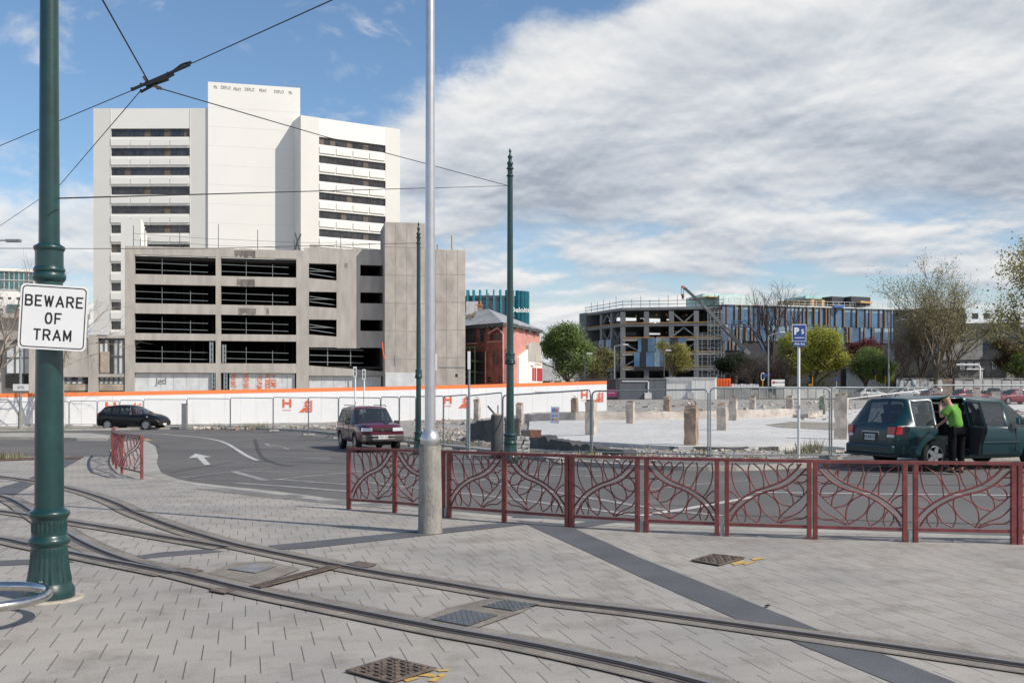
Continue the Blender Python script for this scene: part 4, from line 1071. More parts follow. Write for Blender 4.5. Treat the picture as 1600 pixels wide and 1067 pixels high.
def car_park():
    fc = fac(195, 100, 603, 105.4)
    root = empty('car_park', (-30, 110, 0), 'stripped grey concrete car park with open black floors and a tall lift shaft', 'car park')
    ref = 210; Zr = lambda y: fc.Z(ref, y); U = fc.U
    tops = [397.8, 443.6, 489.4, 531]; bots = [428, 473.6, 520.3, 566.7]; zroof = Zr(384.5)
    zg1, zg0 = Zr(582), -1.2
    # piers
    mb = MB()
    for a, b in ((195, 210), (337, 345), (463, 482.7)): fc.box(mb, U(a), U(b), -.6, 0, zg0, zroof - .01)
    fc.box(mb, U(526), U(563), -.5, -.02, Zr(541), zroof - .02)
    mb.build('pier', m_conc, root)
    # beams
    zs = [zroof] + sum([[Zr(t), Zr(b)] for t, b in zip(tops, bots)], []) + [zg1]
    for k in range(5):
        hi, lo = zs[2 * k], zs[2 * k + 1]
        mb = MB()
        for a, b in ((210, 337), (345, 463)): fc.box(mb, U(a), U(b), -.55, -.012, lo, hi)
        mb.build('beam', m_conc, root)
    # right bays
    U2 = lambda px: fc.U(px); zt3 = [fc.Z(483, y) for y in (411.4, 455.5, 499)]; zb3l = [fc.Z(483, y) for y in (434.5, 478.5, 522.5)]; zb3r = [fc.Z(526, y) for y in (438.5, 481.5, 526)]
    top = fc.Z(483, 387)
    mb = MB(); ys = [top] + [v for p in zip(zt3, zb3l) for v in p] + [fc.Z(483, 542.5)]
    def slant(u0, u1, hi0, hi1, lo0, lo1, d0, d1): mb.prism([(u0, lo0), (u1, lo1), (u1, hi1), (u0, hi0)], -d1, -d0, 0, fc.M)
    a, b = U(482.7), U(526)
    slant(a, b, top, top, zt3[0], zt3[0], -.5, -.015)
    mb.build('ramp_wall', m_conc, root)
    for k in range(3):
        mb = MB(); nxt = zt3[k + 1] if k < 2 else fc.Z(483, 542.5)
        slant(a, b, zb3l[k], zb3r[k], nxt, nxt, -.5, -.015)
        mb.build('ramp_wall', m_conc, root)
    mb = MB(); a, b = U(563), U(601)
    zt4 = [fc.Z(563, y) for y in (413.7, 456.5, 499.5)]; zb4 = [fc.Z(563, y) for y in (431, 473.7, 517)]
    zz = [top] + [v for p in zip(zt4, zb4) for v in p] + [fc.Z(563, 543)]
    for k in range(4): fc.box(mb, a, b, -.5, -.018, zz[2 * k + 1], zz[2 * k])
    mb.build('stair_wall', m_conc, root)
    mb = MB(); a, b = U(482.7), U(601); z5 = fc.Z(483, 571); slant(a, b, z5, z5 - .6, fc.Z(483, 587), fc.Z(483, 587), -.5, -.015); mb.build('low_beam', m_conc, root)
    # ragged broken parapet
    mb = MB()
    for i in range(46):
        u = U(200) + (U(590) - U(200)) * i / 46; h = .08 + .22 * abs(noise.noise(Vector((i * .7, 3.3, 0)))) + (.35 if 470 < 195 + i * 8.6 < 492 else 0)
        fc.box(mb, u, u + .6, -.5, -.03, zroof - .4, (zroof if i < 33 else top) + h - .12)
    mb.build('broken_parapet', m_conc, root)
    # floor slabs, back wall, inner columns
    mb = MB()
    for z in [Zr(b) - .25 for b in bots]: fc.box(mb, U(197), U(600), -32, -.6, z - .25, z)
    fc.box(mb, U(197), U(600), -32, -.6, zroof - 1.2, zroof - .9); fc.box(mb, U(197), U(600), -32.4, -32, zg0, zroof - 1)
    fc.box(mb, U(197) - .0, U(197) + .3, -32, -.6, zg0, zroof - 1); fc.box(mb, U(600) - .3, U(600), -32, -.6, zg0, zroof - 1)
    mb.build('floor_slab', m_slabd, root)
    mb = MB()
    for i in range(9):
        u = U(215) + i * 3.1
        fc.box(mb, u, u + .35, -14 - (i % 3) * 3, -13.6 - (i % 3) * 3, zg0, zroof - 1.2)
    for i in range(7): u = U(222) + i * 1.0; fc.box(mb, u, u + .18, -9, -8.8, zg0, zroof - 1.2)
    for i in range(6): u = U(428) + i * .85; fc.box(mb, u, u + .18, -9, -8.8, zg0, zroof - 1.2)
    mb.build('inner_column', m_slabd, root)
    # guard rails in the openings
    for k in range(4):
        for a, b in ((210, 337), (345, 463)):
            mb = MB(); zo = Zr(bots[k])
            for h, c in ((.45, -.4), (1.15, -.4)):
                mb.tube([fc.W(U(a), -.5, zo + h + .08), fc.W(U(b) - .8, -.5, zo + h - .06)], .028, 5)
            for f in (.33, .68):
                u = U(a) + (U(b) - U(a)) * f; mb.tube([fc.W(u, -.45, zo), fc.W(u, -.45, zo + (1.7 if f < .5 else 1.35))], .032, 5)
            mb.build('guard_rail', m_galv, root)
    for k in range(3):
        mb = MB()
        for h in (.45, 1.0): mb.tube([fc.W(U(484), -.3, zb3l[k] + h + .05), fc.W(U(524), -.4, zb3r[k] + h - .1)], .04, 5)
        mb.tube([fc.W(U(484), -.3, zb3l[k] + .75), fc.W(U(515), -.4, zb3r[k] + .95)], .04, 5)
        mb.build('guard_rail', m_galv, root)
    mb = MB()
    for h in (.4, 1.1, 1.75): mb.tube([fc.W(U(484), -.4, z5 + h), fc.W(U(568), -.4, z5 + h - .1)], .04, 5)
    for px in (512, 548): mb.tube([fc.W(U(px), -.4, z5), fc.W(U(px), -.4, z5 + 2.1)], .05, 5)
    mb.build('guard_rail', m_galv, root)
    # steel props by the centre pier
    for px, y0, y1 in ((330, 533, 566), (350, 537, 566), (333, 582, 608), (352, 582, 608)):
        mb = MB(); fc.box(mb, U(px) - .18, U(px) - .02, -.3, -.1, Zr(y1), Zr(y0)); fc.box(mb, U(px) + .08, U(px) + .2, -.3, -.1, Zr(y1), Zr(y0))
        for i in range(4): z = Zr(y1) + (Zr(y0) - Zr(y1)) * (i + .5) / 4; fc.box(mb, U(px) - .02, U(px) + .08, -.28, -.12, z, z + .12)
        mb.build('steel_prop', m_galv, root)
    # ground floor panels with their writing
    for a, b, lab in ((210, 330, 1), (358, 461, 2), (483, 596, 3)):
        mb = MB(); n = max(2, int((U(b) - U(a)) / 1.22)); w = (U(b) - U(a)) / n
        for i in range(n): fc.box(mb, U(a) + i * w + .01, U(a) + (i + 1) * w - .01, -.46, -.4 + .004 * (i % 2), zg0, zg1 - .05 if a != 483 else fc.Z(483, 587.5))
        mb.build('white_panel', m_panelw, root)
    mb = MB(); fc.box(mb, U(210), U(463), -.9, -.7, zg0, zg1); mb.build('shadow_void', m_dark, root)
    text_mesh('Jetl', .95, 'graffiti', m_graf, root, fc.M @ Matrix.Translation((U(251), .37, Zr(595.5))), .01, -.005, .9)
    for px, t in ((364, 'WASH BAY \u2190'), (384, 'WASH BAY'), (405, '\u2190 TO PUMP'), (418, 'AL SKIDS'), (427, '\u2190 JUMP')):
        text_mesh(t, .75 if px != 364 else .7, 'spray_lettering', m_redink, root, fc.M @ Matrix.Translation((U(px), .37, Zr(595))) @ Matrix.Rotation(R(-90), 4, 'Y').inverted() @ Matrix.Identity(4), .01, .008, .9, sx=.55)
    mb = MB(); fc.box(mb, U(448.5), U(449.3), -.395, -.385, zg0, zg1 - .3); mb.build('green_paint_line', mat('green_paint', (.2, .5, .4), .7), root)
    # stains under the break in the parapet
    for px0, px1, y0, y1, d in ((366, 399, 386, 401.5, .004), (370, 398, 432, 446.5, .004), (372, 400, 478, 491.6, .004), (416, 420, 478, 490, .006), (538, 543, 402, 412, .0)):
        mb = MB(); n = 10
        vs = []
        for i in range(n + 1):
            u = U(px0) + (U(px1) - U(px0)) * i / n; e = noise.noise(Vector((i * .9, px0, y0)))
            vs.append((u, Zr(y0 + .6))); 
        for i in range(n, -1, -1):
            u = U(px0) + (U(px1) - U(px0)) * i / n; e = abs(noise.noise(Vector((i * .63, px0 * .37, 1)))); hh = Zr(y1 - (y1 - y0) * (.08 + .75 * e)); vs.append((u, hh))
        mb.prism(vs, .011 - d * 1.2, .05, 0, fc.M); mb.build('dark_stain', m_stain, root)
    # lift shafts
    fs = Facade(fc.W(U(597), 2.4, 0)[:2], fc.W(U(597) + 12, 2.4, 0)[:2])
    us0 = 0; zA = fs.Z(603, 347); zB = fs.Z(727, 391.3)
    uA = fs.U(664); uB = fs.U(727)
    for nm, a, b, zt, dep in (('lift_shaft', us0 + .1, uA, zA, 6), ('stair_shaft', uA + .02, uB, zB, 8)):
        mb = MB(); fs.box(mb, a, b, -dep, 0, zg0, zt); mb.build(nm, m_conc2, root)
        mb = MB()
        z = zt - 2.6
        while z > 0: fs.box(mb, a + .01, b - .01, -.02, .012, z, z + .05); z -= 2.9
        u = a + 1.1
        while u < b - .4: fs.box(mb, u, u + .035, -.02, .01, zg0, zt - .05); u += 1.15
        mb.build('formwork_joint', mat('concrete_joint', (.30, .27, .245), .95, .3, 1), root)
    mb = MB(); fs.box(mb, .15, fs.U(652), 0, .05, zg0, fs.Z(603, 582)); mb.build('white_panel', m_panelw, root)
    mb = MB(); fs.box(mb, fs.U(616.5), fs.U(618.5), 0, .05, fs.Z(617, 571), fs.Z(617, 556)); fs.box(mb, fs.U(686), fs.U(727), 0, .06, fs.Z(700, 574), fs.Z(700, 573)); mb.build('wall_conduit', m_galv, root)
    mb = MB(); fs.box(mb, fs.U(711.5), fs.U(715), -.3, .02, fs.Z(712, 589), fs.Z(712, 584)); mb.build('wall_hole', m_dark, root)
    mb = MB()
    for px, yt in ((688, 378), (711, 364)): mb.tube([fs.W(fs.U(px), -2, zB), fs.W(fs.U(px), -2, fs.Z(px, yt))], .12, 6)
    mb.build('roof_stub', m_conc, root)
    # bent steel on the roof edge
    mb = MB(); z = zroof
    for px, h in ((206, 2.2), (217, .9), (224, 2.), (229, 1.), (279, 2.4), (340, 2.6), (402, 2.2), (460, 1.3), (533, 1.6)): mb.tube([fc.W(U(px), -1, z - .3), fc.W(U(px), -1, z + h)], .035, 5)
    for h in (1.1, .45): mb.tube([fc.W(U(205), -1, z + h + .3), fc.W(U(330), -1, z + h), fc.W(U(460), -1, z + h - .1), fc.W(U(600), -1, z + h)], .02, 4)
    mb.tube([fc.W(U(460), -1, z - .3), fc.W(U(463), -1, z + .8), fc.W(U(470), -1, z + 1.9)][::-1] + [fc.W(U(468), -1, z - .2)][:0], .09, 5)
    mb.beam(fc.W(U(469), -1, z - .2), fc.W(U(461), -1, z + 2.0), .16)
    mb.build('bent_rebar', m_dgrey, root)
    # small red/white roll hanging on the shaft
    mb = MB(); mb.tube([fs.W(.02, .1, fs.Z(600, 561)), fs.W(-.15, .1, fs.Z(600, 545)), fs.W(-.2, .1, fs.Z(600, 535))], .07, 6); mb.build('torn_banner', m_redlogo, root)
car_park()

def old_building():
    fc = fac(-60, 97, 195, 99.8); U = fc.U
    root = empty('gutted_building', (-45, 99, 0), 'low gutted grey building left of the car park with boarded broken windows', 'building')
    zb = -1.2; z = lambda y: fc.Z(150, y)
    mb = MB(); fc.box(mb, U(135), U(194), -2, -.9, zb, z(524)); fc.box(mb, U(-60), U(130), -2, -.9, zb, z(498)); mb.build('rear_wall', m_conc, root)
    mb = MB()
    for a, b in ((138, 153), (-60, -45), (45, 53)): fc.box(mb, U(a), U(b), -.9, 0, zb, z(523) if a > 130 else z(495))
    fc.box(mb, U(-60), U(138), -.9, -.02, z(498), z(491)); fc.box(mb, U(138), U(194), -.9, -.02, z(528), z(523.5))
    fc.box(mb, U(93), U(138), -.85, -.04, z(589), z(554)); fc.box(mb, U(153), U(193), -.85, -.04, z(589), z(584))
    fc.box(mb, U(93), U(138), -.6, -.12, z(554), z(530)); fc.box(mb, U(-60), U(45), -.85, -.05, z(532), z(520));
    mb.build('concrete_frame', m_conc, root)
    m_ply = mat('weathered_board', (.40, .33, .26), .9, .25, .9, vs2=4)
    for q in ((53, 135, -.7, -.5, 554, 528), (93, 136, -.5, -.3, 610, 600), (154, 192, -.5, -.3, 610, 600), (156, 170, -.5, -.25, 582, 549)):
        mb = MB(); fc.box(mb, U(q[0]), U(q[1]), q[2], q[3], z(q[4]), z(q[5])); mb.build('boarding', m_ply, root)
    for a, b, y0, y1, n in ((93, 137, 600, 589, 5), (154, 192, 600, 589, 5), (154, 192, 584, 530, 5), (8, 92, 584, 536, 6)):
        mb = MB(); u0, u1 = U(a), U(b); w = (u1 - u0) / n
        for i in range(n):
            if rnd.random() < .88: fc.box(mb, u0 + i * w + .05, u0 + (i + 1) * w - .05, -.45, -.4, z(y0) + .04, z(y1) - .04 - (rnd.random() < .25) * .4, rnd.choice([0, 0, 2]))
        for i in range(n + 1): fc.box(mb, u0 + i * w - .05, u0 + i * w + .05, -.45, -.3, z(y0), z(y1), 1)
        fc.box(mb, u0, u1, -.45, -.31, z((y0 + y1) / 2), z((y0 + y1) / 2) + .09, 1)
        mb.build('window', [m_panelw, m_dgrey, mat('dusty_pane', (.45, .45, .44), .5, .3, 1.5)], root)
    mb = MB(); fc.box(mb, U(6), U(92), -.9, -.5, z(606), z(586)); mb.build('dark_opening', m_dark, root)
    mb = MB(); fc.box(mb, U(153), U(168), -.3, .1, z(523), z(519)); mb.beam(fc.W(U(155), -.2, z(523)), fc.W(U(163), -.2, z(514)), .15); mb.beam(fc.W(U(163), -.2, z(513)), fc.W(U(172), -.2, z(516)), .12); mb.build('roof_debris', m_panelw, root)
old_building()

def far_left_office():
    fc = fac(-120, 165, 52, 170); U = fc.U; z = lambda y: fc.Z(20, y)
    root = empty('glazed_office', (-95, 175, 0), 'distant white office block with blue green window bands behind the left pole', 'office block')
    mb = MB(); fc.box(mb, U(-120), U(52), -14, -.5, -1, z(420)); fc.box(mb, U(-120), U(52), -.5, 0, z(424), z(419.5)); fc.box(mb, U(-120), U(52), -.5, 0, -1, z(455)); mb.build('wall', m_twhite, root)
    m_gt = mat('teal_glass', (.04, .13, .14), .1, .4, .6, spec=.8)
    for y0, y1 in ((438, 425), (453, 440)): window_strip(root, fc, U(-120), U(52), z(y0), z(y1), 22, (), .3, 'window', m_gt, m_panelw, .12)
    for y in (466, 484, 502, 520):
        for i in range(9): mb = MB(); fc.box(mb, U(-14) + i * 1.3, U(-14) + i * 1.3 + .5, 0, .02, z(y + 2), z(y - 1.5)); mb.build('small_window', m_tglass, root)
    mb = MB(); fc.box(mb, U(12), U(28), 0, .4, z(520), z(476)); mb.build('stair_glazing', m_gt, root)
far_left_office()

def red_building():
    fl_ = fac(724, 116, 792, 110); fr_ = fac(792, 110, 843, 124)
    root = empty('red_brick_building', (-3, 120, 0), 'damaged red brick building with a torn grey hipped roof and green fire escape', 'brick building')
    m_br = mat('painted_red_brick', (.25, .08, .066), .85, .3, 1.2, .4, 9, vs2=5); m_pk = mat('pink_render', (.60, .28, .24), .85, .07, .5, .1, 3, vs2=1.5)
    zt = fl_.Z(792, 504); zb = 0
    U = fl_.U; z = lambda y: fl_.Z(770, y)
    mb = MB(); fl_.box(mb, U(724), U(792), -.5, 0, zb, zt)
    mb.build('brick_wall', m_br, root)
    mb = MB(); fr_.box(mb, 0, fr_.U(843), -.5, 0, zb, zt); mb.build('pink_wall', m_pk, root)
    # hipped roof
    A = fl_.W(U(720), .5, zt); B = fl_.W(U(792), .6, zt); C = fr_.W(fr_.U(844), .5, zt); b0 = fl_.W(U(792), 0, zt); D = C + (A - B)
    r1 = P(729, 485, 122); r2 = P(763, 482.5, 119)
    back = D; mb = MB()
    mb.add([A, B, C, D, r1, r2], [(0, 1, 5, 4), (1, 2, 5), (2, 3, 4, 5), (3, 0, 4)]); mb.build('roof', mat('weathered_roof_iron', (.34, .35, .36), .6, .2, .5, .2, 12, vs2=2.5, metal=.1), root)
    m_rr = mat('rusty_roof_patch', (.20, .15, .10), .9, .4, 2)
    # roof patches and ragged gutter
    def on_roof(s, t): return A.lerp(B, s).lerp(r1.lerp(r2, s), t) + Vector((0, -.05, .06))
    mb = MB()
    for s, t, w, h in ((.1, .45, .1, .25), (.25, .35, .05, .4), (.32, .5, .07, .35), (.02, .2, .06, .2)):
        mb.quad(on_roof(s, t), on_roof(s + w, t), on_roof(s + w + .06, t + h), on_roof(s + .06, t + h))
    mb.build('roof_patch', m_rr, root)
    mb = MB()
    for fc, u0, u1 in ((fl_, U(724), U(792)), (fr_, 0, fr_.U(843))):
        n = 24
        for i in range(n):
            a = u0 + (u1 - u0) * i / n; e = noise.noise(Vector((i * 1.3, u1, 0))); fc.box(mb, a, a + (u1 - u0) / n * .9, 0, .5, zt - .35 - .35 * max(0, e), zt - .06 + .1 * e)
    mb.build('torn_gutter', m_dgrey, root)
    gl = m_tglass
    for a, b, y0, y1, n in ((729, 744, 533, 511, 3), (751, 757, 533, 510, 1), (766, 787, 532, 511, 3), (771, 778, 570, 548, 1), (785, 791, 567, 547, 1), (762, 768, 598, 588, 1), (780, 787, 598, 588, 2)):
        mb = MB(); fl_.box(mb, U(a), U(b), 0, .04, z(y0), z(y1)); w_ = mb.build('window', gl, root)
        mb = MB()
        for i in range(n + 1): u = U(a) + (U(b) - U(a)) * i / n; fl_.box(mb, u - .04, u + .04, .04, .09, z(y0), z(y1))
        for zz in (z(y0), (z(y0) + z(y1)) / 2, z(y1)): fl_.box(mb, U(a) - .1, U(b) + .1, .04, .10, zz - .05, zz + .05)
        mb.build('frame', m_dgrey if a < 760 else m_br, w_)
    mb = MB(); fl_.box(mb, U(762), U(788), 0, .15, z(535), z(533.4)); fl_.box(mb, U(727), U(746), 0, .15, z(536), z(534)); mb.build('string_course', m_pk, root)
    mb = MB(); mb.tube([fl_.W(U(767), .4, z(521)), fl_.W(U(782), .4, z(513)), fl_.W(U(789), .3, z(523)), fl_.W(U(789.5), .3, z(596))], .09, 6); mb.tube([fl_.W(U(762), .3, z(598)), fl_.W(U(762), .3, z(548))], .07, 6); mb.build('downpipe', m_pk, root)
    mb = MB(); fl_.box(mb, U(727), U(757), 0, .06, 0, z(549)); mb.build('black_opening', m_dark, root)  # dark box on the wall face; the opening's inner shade is painted black
    # fire escape
    mf = mat('green_fire_escape', (.07, .12, .075), .7, .3, 3); mb = MB()
    for px in (748, 756): mb.beam(fl_.W(U(px), 1.3, 0), fl_.W(U(px), 1.3, z(541)), .14)
    for y in (541, 563, 580):
        mb.beam(fl_.W(U(727), 1.3, z(y)), fl_.W(U(758), 1.3, z(y)), .1); fl_.box(mb, U(727), U(758), .1, 1.3, z(y + 2), z(y + 1))
    mb.beam(fl_.W(U(733), 1.3, z(552)), fl_.W(U(745), 1.3, z(542)), .12); mb.beam(fl_.W(U(735), 1.3, z(597)), fl_.W(U(748), 1.3, z(583)), .12); mb.beam(fl_.W(U(727), 1.3, z(547)), fl_.W(U(736), 1.3, z(541)), .1)
    mb.build('fire_escape', mf, root)
    # chimney and rooftop signs
    mb = MB(); c = P(744, 482, 121); mb.box(c.x - .9, c.x + .7, c.y, c.y + 1, c.z - 1.2, c.z + .3); mb.box(c.x - 1., c.x + .8, c.y - .1, c.y + 1.1, c.z + .3, c.z + .5)
    for i in range(4): mb.lathe([(.14, 0), (.12, .4)], 8, (c.x - .7 + i * .4, c.y + .5, c.z + .5))
    mb.build('chimney', mat('brick_chimney', (.42, .2, .12), .9, .2, 4), root)
    mb = MB()
    for i, px in enumerate((730.5, 735, 739.5, 744)): c = P(px, 484, 119.5); mb.box(c.x - .16, c.x + .16, c.y, c.y + .1, c.z - .6, c.z + 1.0)
    mb.build('roof_vent', m_panelw, root)
    mb = MB(); c = P(763, 483, 119); mb.tube([c, c + Vector((0, 0, 1.9))], .06, 5); mb.tube([c + Vector((-.6, 0, 1.5)), c + Vector((.5, 0, 1.45))], .04, 5); mb.tube([c + Vector((0, 0, 1)), c + Vector((.6, 0, 0))], .04, 5); mb.build('aerial', m_dgrey, root)
    # white and concrete lean-to ghosts on the pink wall
    V = fr_.U; zr = lambda px, y: fr_.Z(px, y)
    mb = MB(); mb.prism([(V(808), zb), (V(822), zb), (V(822), zr(822, 546)), (V(808), zr(808, 558))], -.25, 0, 0, fr_.M); mb.build('white_gable', m_twhite, root)
    mb = MB(); mb.prism([(V(822), zr(822, 566)), (V(842), zr(842, 566)), (V(842), zr(842, 543)), (V(837), zr(837, 534.5)), (V(824), zr(824, 535.5)), (V(822), zr(822, 540))], -.3, 0, 0, fr_.M); mb.build('concrete_gable', m_conc, root)
    mb = MB(); fr_.box(mb, V(822), V(843), 0, .35, zb, zr(830, 566)); mb.build('white_shopfront', m_twhite, root)
    mb = MB()
    for a, b in ((827, 829.5), (830.5, 833), (834.5, 842.5)): fr_.box(mb, V(a), V(b), .35, .4, zr(830, 595), zr(830, 574.5))
    fr_.box(mb, V(824.5), V(828), .35, .4, zr(830, 573), zr(830, 571.5)); mb.build('red_shutter', mat('red_shutter_paint', (.42, .04, .05), .6, .1, 2), root)
    mb = MB(); fr_.box(mb, V(831), V(841.5), .35, .38, zr(830, 570), zr(830, 567.5)); mb.build('faded_sign', mat('faded_orange', (.6, .35, .3), .7), root)
red_building()

def glass_tower():
    c = P(757, 520, 215); root = empty('curved_glass_office', (c.x, c.y, 0), 'curved blue glass office with upright fins behind the red brick building', 'glass office')
    mg = mat('blue_curtain_glass', (.02, .085, .13), .1, .35, .25, spec=.9, vs2=.15); mf = mat('teal_glass_fin', (.03, .22, .27), .2, .1, 1)
    k = 215 / F; zt = EYE + (612 - 459) * k; zb = 0
    cx = (764 - CX) * k; r = 57 * k; n = 48
    def pt(a, rr): return Vector((cx + rr * math.sin(a), 215 + 6 - math.cos(a) * rr * .55 + r * .25, 0))
    mb = MB(); vs = []
    A0, A1 = -R(75), R(88)
    for z in (zb, zt):
        for i in range(n + 1): p = pt(A0 + (A1 - A0) * i / n, r); vs.append((p.x, p.y, z))
    mb.add(vs, [(i, i + 1, i + 2 + n, i + 1 + n) for i in range(n)]); mb.add([vs[n + 1 + i] for i in range(n + 1)], [tuple(range(n + 1))]); mb.build('glass_wall', mg, root)
    for i in range(17):
        a = A0 + (A1 - A0) * i / 16; p = pt(a, r); q = pt(a, r + 1.0); mb = MB(); mb.beam(Vector((p.x, p.y, (zb + zt + 1.2) / 2)), Vector((q.x, q.y, (zb + zt + 1.2) / 2)), .30, zt + 1.2 - zb); mb.build('fin', mf, root)
    for z in range(6):
        mb = MB(); vs = []
        zz = zt - 1 - z * 3.6
        for dz in (0, .35):
            for i in range(n + 1): p = pt(A0 + (A1 - A0) * i / n, r + .12); vs.append((p.x, p.y, zz + dz))
        mb.add(vs, [(i, i + 1, i + 2 + n, i + 1 + n) for i in range(n)]); mb.build('floor_band', m_dgrey, root)
    p = pt(R(50), r + 1.2)
    text_mesh('Deloitte.', 1.5, 'rooftop_lettering', m_signw, root, Matrix.Translation((P(816, 490, p.y).x, p.y - 1.5, EYE + (612 - 485.5) * p.y / F)) @ Matrix.Rotation(R(12), 4, 'Z'), .05, .04)
glass_tower()

m_steel = mat('primed_steel', (.19, .195, .20), .6, .15, .6); m_edge = mat('edge_protection_orange', (.42, .22, .07), .7, .25, 2)
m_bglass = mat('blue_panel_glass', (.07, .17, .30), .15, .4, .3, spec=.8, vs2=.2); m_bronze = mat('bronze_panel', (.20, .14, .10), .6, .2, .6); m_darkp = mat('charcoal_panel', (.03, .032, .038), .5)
m_violet = mat('slate_violet_panel', (.13, .14, .22), .5, .15, .6); m_lglass = mat('pale_glass_panel', (.24, .36, .42), .2, .2, .8)
def frame_building():
    fr_ = fac(972, 185, 1131, 181); fl_ = fac(913, 199, 972, 185)
    root = empty('steel_frame_building', (25, 195, 0), 'half built steel framed office with cross braces and open floors', 'building under construction')
    zf = [fr_.Z(972, y) for y in (481, 506, 528.5, 551, 574)]; zb = 0
    for k, z in enumerate(zf):
        mb = MB()
        # one slab covering both faces
        pts = [fl_.W(0, 0, 0), fr_.W(0, 0, 0), fr_.W(fr_.U(1131), 0, 0), fr_.W(fr_.U(1131), -26, 0), fl_.W(0, -26, 0)]
        lo = [Vector((p.x, p.y, z - .5)) for p in pts]; hi = [Vector((p.x, p.y, z)) for p in pts]; n = 5
        mb.add(lo + hi, [tuple(range(n))[::-1], tuple(range(n, 2 * n))] + [(i, (i + 1) % n, (i + 1) % n + n, i + n) for i in range(n)]); mb.build('floor_slab' if k else 'roof_slab', m_steel if k < 2 else m_conc, root)
        if k:
            mb = MB()
            for a, b in ((0.02, .32), (.34, .98)): fr_.box(mb, fr_.U(1131) * a, fr_.U(1131) * b, .02, .1, z + .02, z + .2)
            if k == 1: fl_.box(mb, .5, fl_.U(972) - .3, .02, .1, z + .02, z + .18)
            mb.build('edge_protection', m_edge, root)
    for px in (973, 1010, 1049, 1088, 1129):
        mb = MB(); u = fr_.U(px); fr_.box(mb, u - .45, u + .45, -1, -.05, zb, zf[0] - .75); mb.build('column', m_steel if px != 1088 else m_silverg, root)
    for f in (.45, .72):
        mb = MB(); u = fl_.U(972) * f; fl_.box(mb, u - .4, u + .4, -1, -.05, zb, zf[0] - .7); mb.build('column', m_steel, root)
    for i in range(5):
        for d in (-9, -17):
            mb = MB(); u = fr_.U(990) + i * 4.6; fr_.box(mb, u - .35, u + .35, d - .6, d, zb, zf[0] - .8); mb.build('inner_column', m_darkp, root)
    mb = MB(); mid = lambda a, b: (fr_.U(a) + fr_.U(b)) / 2
    for k in range(4):
        for a, b in ((1049, 1088),) + (((973, 992),) if k > 1 else ()):
            lo_, hi_ = zf[k + 1] + .1, zf[k] - .8; ua, ub = fr_.U(a), fr_.U(b); um = (ua + ub) / 2
            q = [(ua, hi_), (um, lo_), (ub, hi_)] if k % 2 == 0 else [(ua, lo_), (um, hi_), (ub, lo_)]
            if b == 992: q = [(ua, hi_), (ub + 1, lo_), (ub + 1, lo_ + .1)] if k % 2 == 0 else [(ua, lo_), (ub + 1, hi_), (ub + 1, hi_ - .1)]
            mb = MB()
            for s, e in zip(q, q[1:]): mb.beam(fr_.W(s[0], -.4, s[1]), fr_.W(e[0], -.4, e[1]), .26)
            mb.build('cross_brace', m_silverg, root)
    for k in (0, 1):
        lo_, hi_ = zf[k + 1] + .1, zf[k] - .8; U3 = [fl_.U(972) * f for f in (.45, .585, .72, .86, 1.)]
        for i in range(4):
            a, b = (hi_, lo_) if (i + k) % 2 else (lo_, hi_)
            mb = MB(); mb.beam(fl_.W(U3[i], -.4, a), fl_.W(U3[i + 1], -.4, b), .24); mb.build('cross_brace', m_steel, root)
    mb = MB(); pts = [fl_.W(0, -.3, 0), fr_.W(0, -.3, 0), fr_.W(fr_.U(1131), -.3, 0)]
    for h in (.6, 1.2):
        for a, b in zip(pts, pts[1:]): mb.tube([a + Vector((0, 0, zf[0] + h)), b + Vector((0, 0, zf[0] + h))], .06, 4)
    for i in range(18):
        f = i / 17; p = pts[0].lerp(pts[1], f / .35) if f < .35 else pts[1].lerp(pts[2], (f - .35) / .65)
        mb.tube([p + Vector((0, 0, zf[0])), p + Vector((0, 0, zf[0] + rnd.uniform(1.3, 2.6)))], .05, 4)
    mb.build('roof_guard_rail', m_dgrey, root)
    mb = MB(); fl_.box(mb, -1.8, 1.2, -5, .2, zb, fl_.Z(915, 489)); mb.build('ribbed_core_wall', mat('grey_ribbed_cladding', (.16, .165, .17), .7, .1, 4, aniso=(3, 3, .05)), root)
    # added dark enclosure so most floors read as shaded, with gaps to the sky
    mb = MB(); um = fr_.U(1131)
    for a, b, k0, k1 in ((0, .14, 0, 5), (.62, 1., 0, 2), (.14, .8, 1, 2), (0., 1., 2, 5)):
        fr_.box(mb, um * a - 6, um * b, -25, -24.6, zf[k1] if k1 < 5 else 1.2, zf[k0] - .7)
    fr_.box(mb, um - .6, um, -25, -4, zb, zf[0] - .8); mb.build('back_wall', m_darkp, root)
    # installed glazing in the middle of the front
    a0 = fr_.U(994)
    for row, (y1, y0, pa, pb) in enumerate(((528.5, 550, 997, 1062), (550.5, 573, 991, 1062))):
        mb = MB(); u = fr_.U(pa); z1, z0 = fr_.Z(1000, y1), fr_.Z(1000, y0); i = 0
        while u < fr_.U(pb):
            w = rnd.choice([.7, 1.1, 1.5]); mi = [0, 1, 0, 2][i % 4]; fr_.box(mb, u, u + w - .08, .0, .25, z0, z1, mi); u += w; i += 1
        mb.build('glazed_panel', [m_bglass, m_darkp, m_lglass], root)
    mb = MB(); u = fl_.U(972) * .1
    while u < fl_.U(972) * .95:
        w = rnd.choice([.8, 1.3]); fl_.box(mb, u, u + w - .1, 0, .25, fl_.Z(950, 580), fl_.Z(950, 531), rnd.choice([0, 1])); u += w
    mb.build('glazed_panel', [m_bglass, m_darkp], root)
    mb = MB(); fr_.box(mb, fr_.U(991), fr_.U(1062), .0, .3, fr_.Z(1000, 578), fr_.Z(1000, 574)); mb.build('sill_band', m_darkp, root)
    # bits on the floors: lights
    mb = MB()
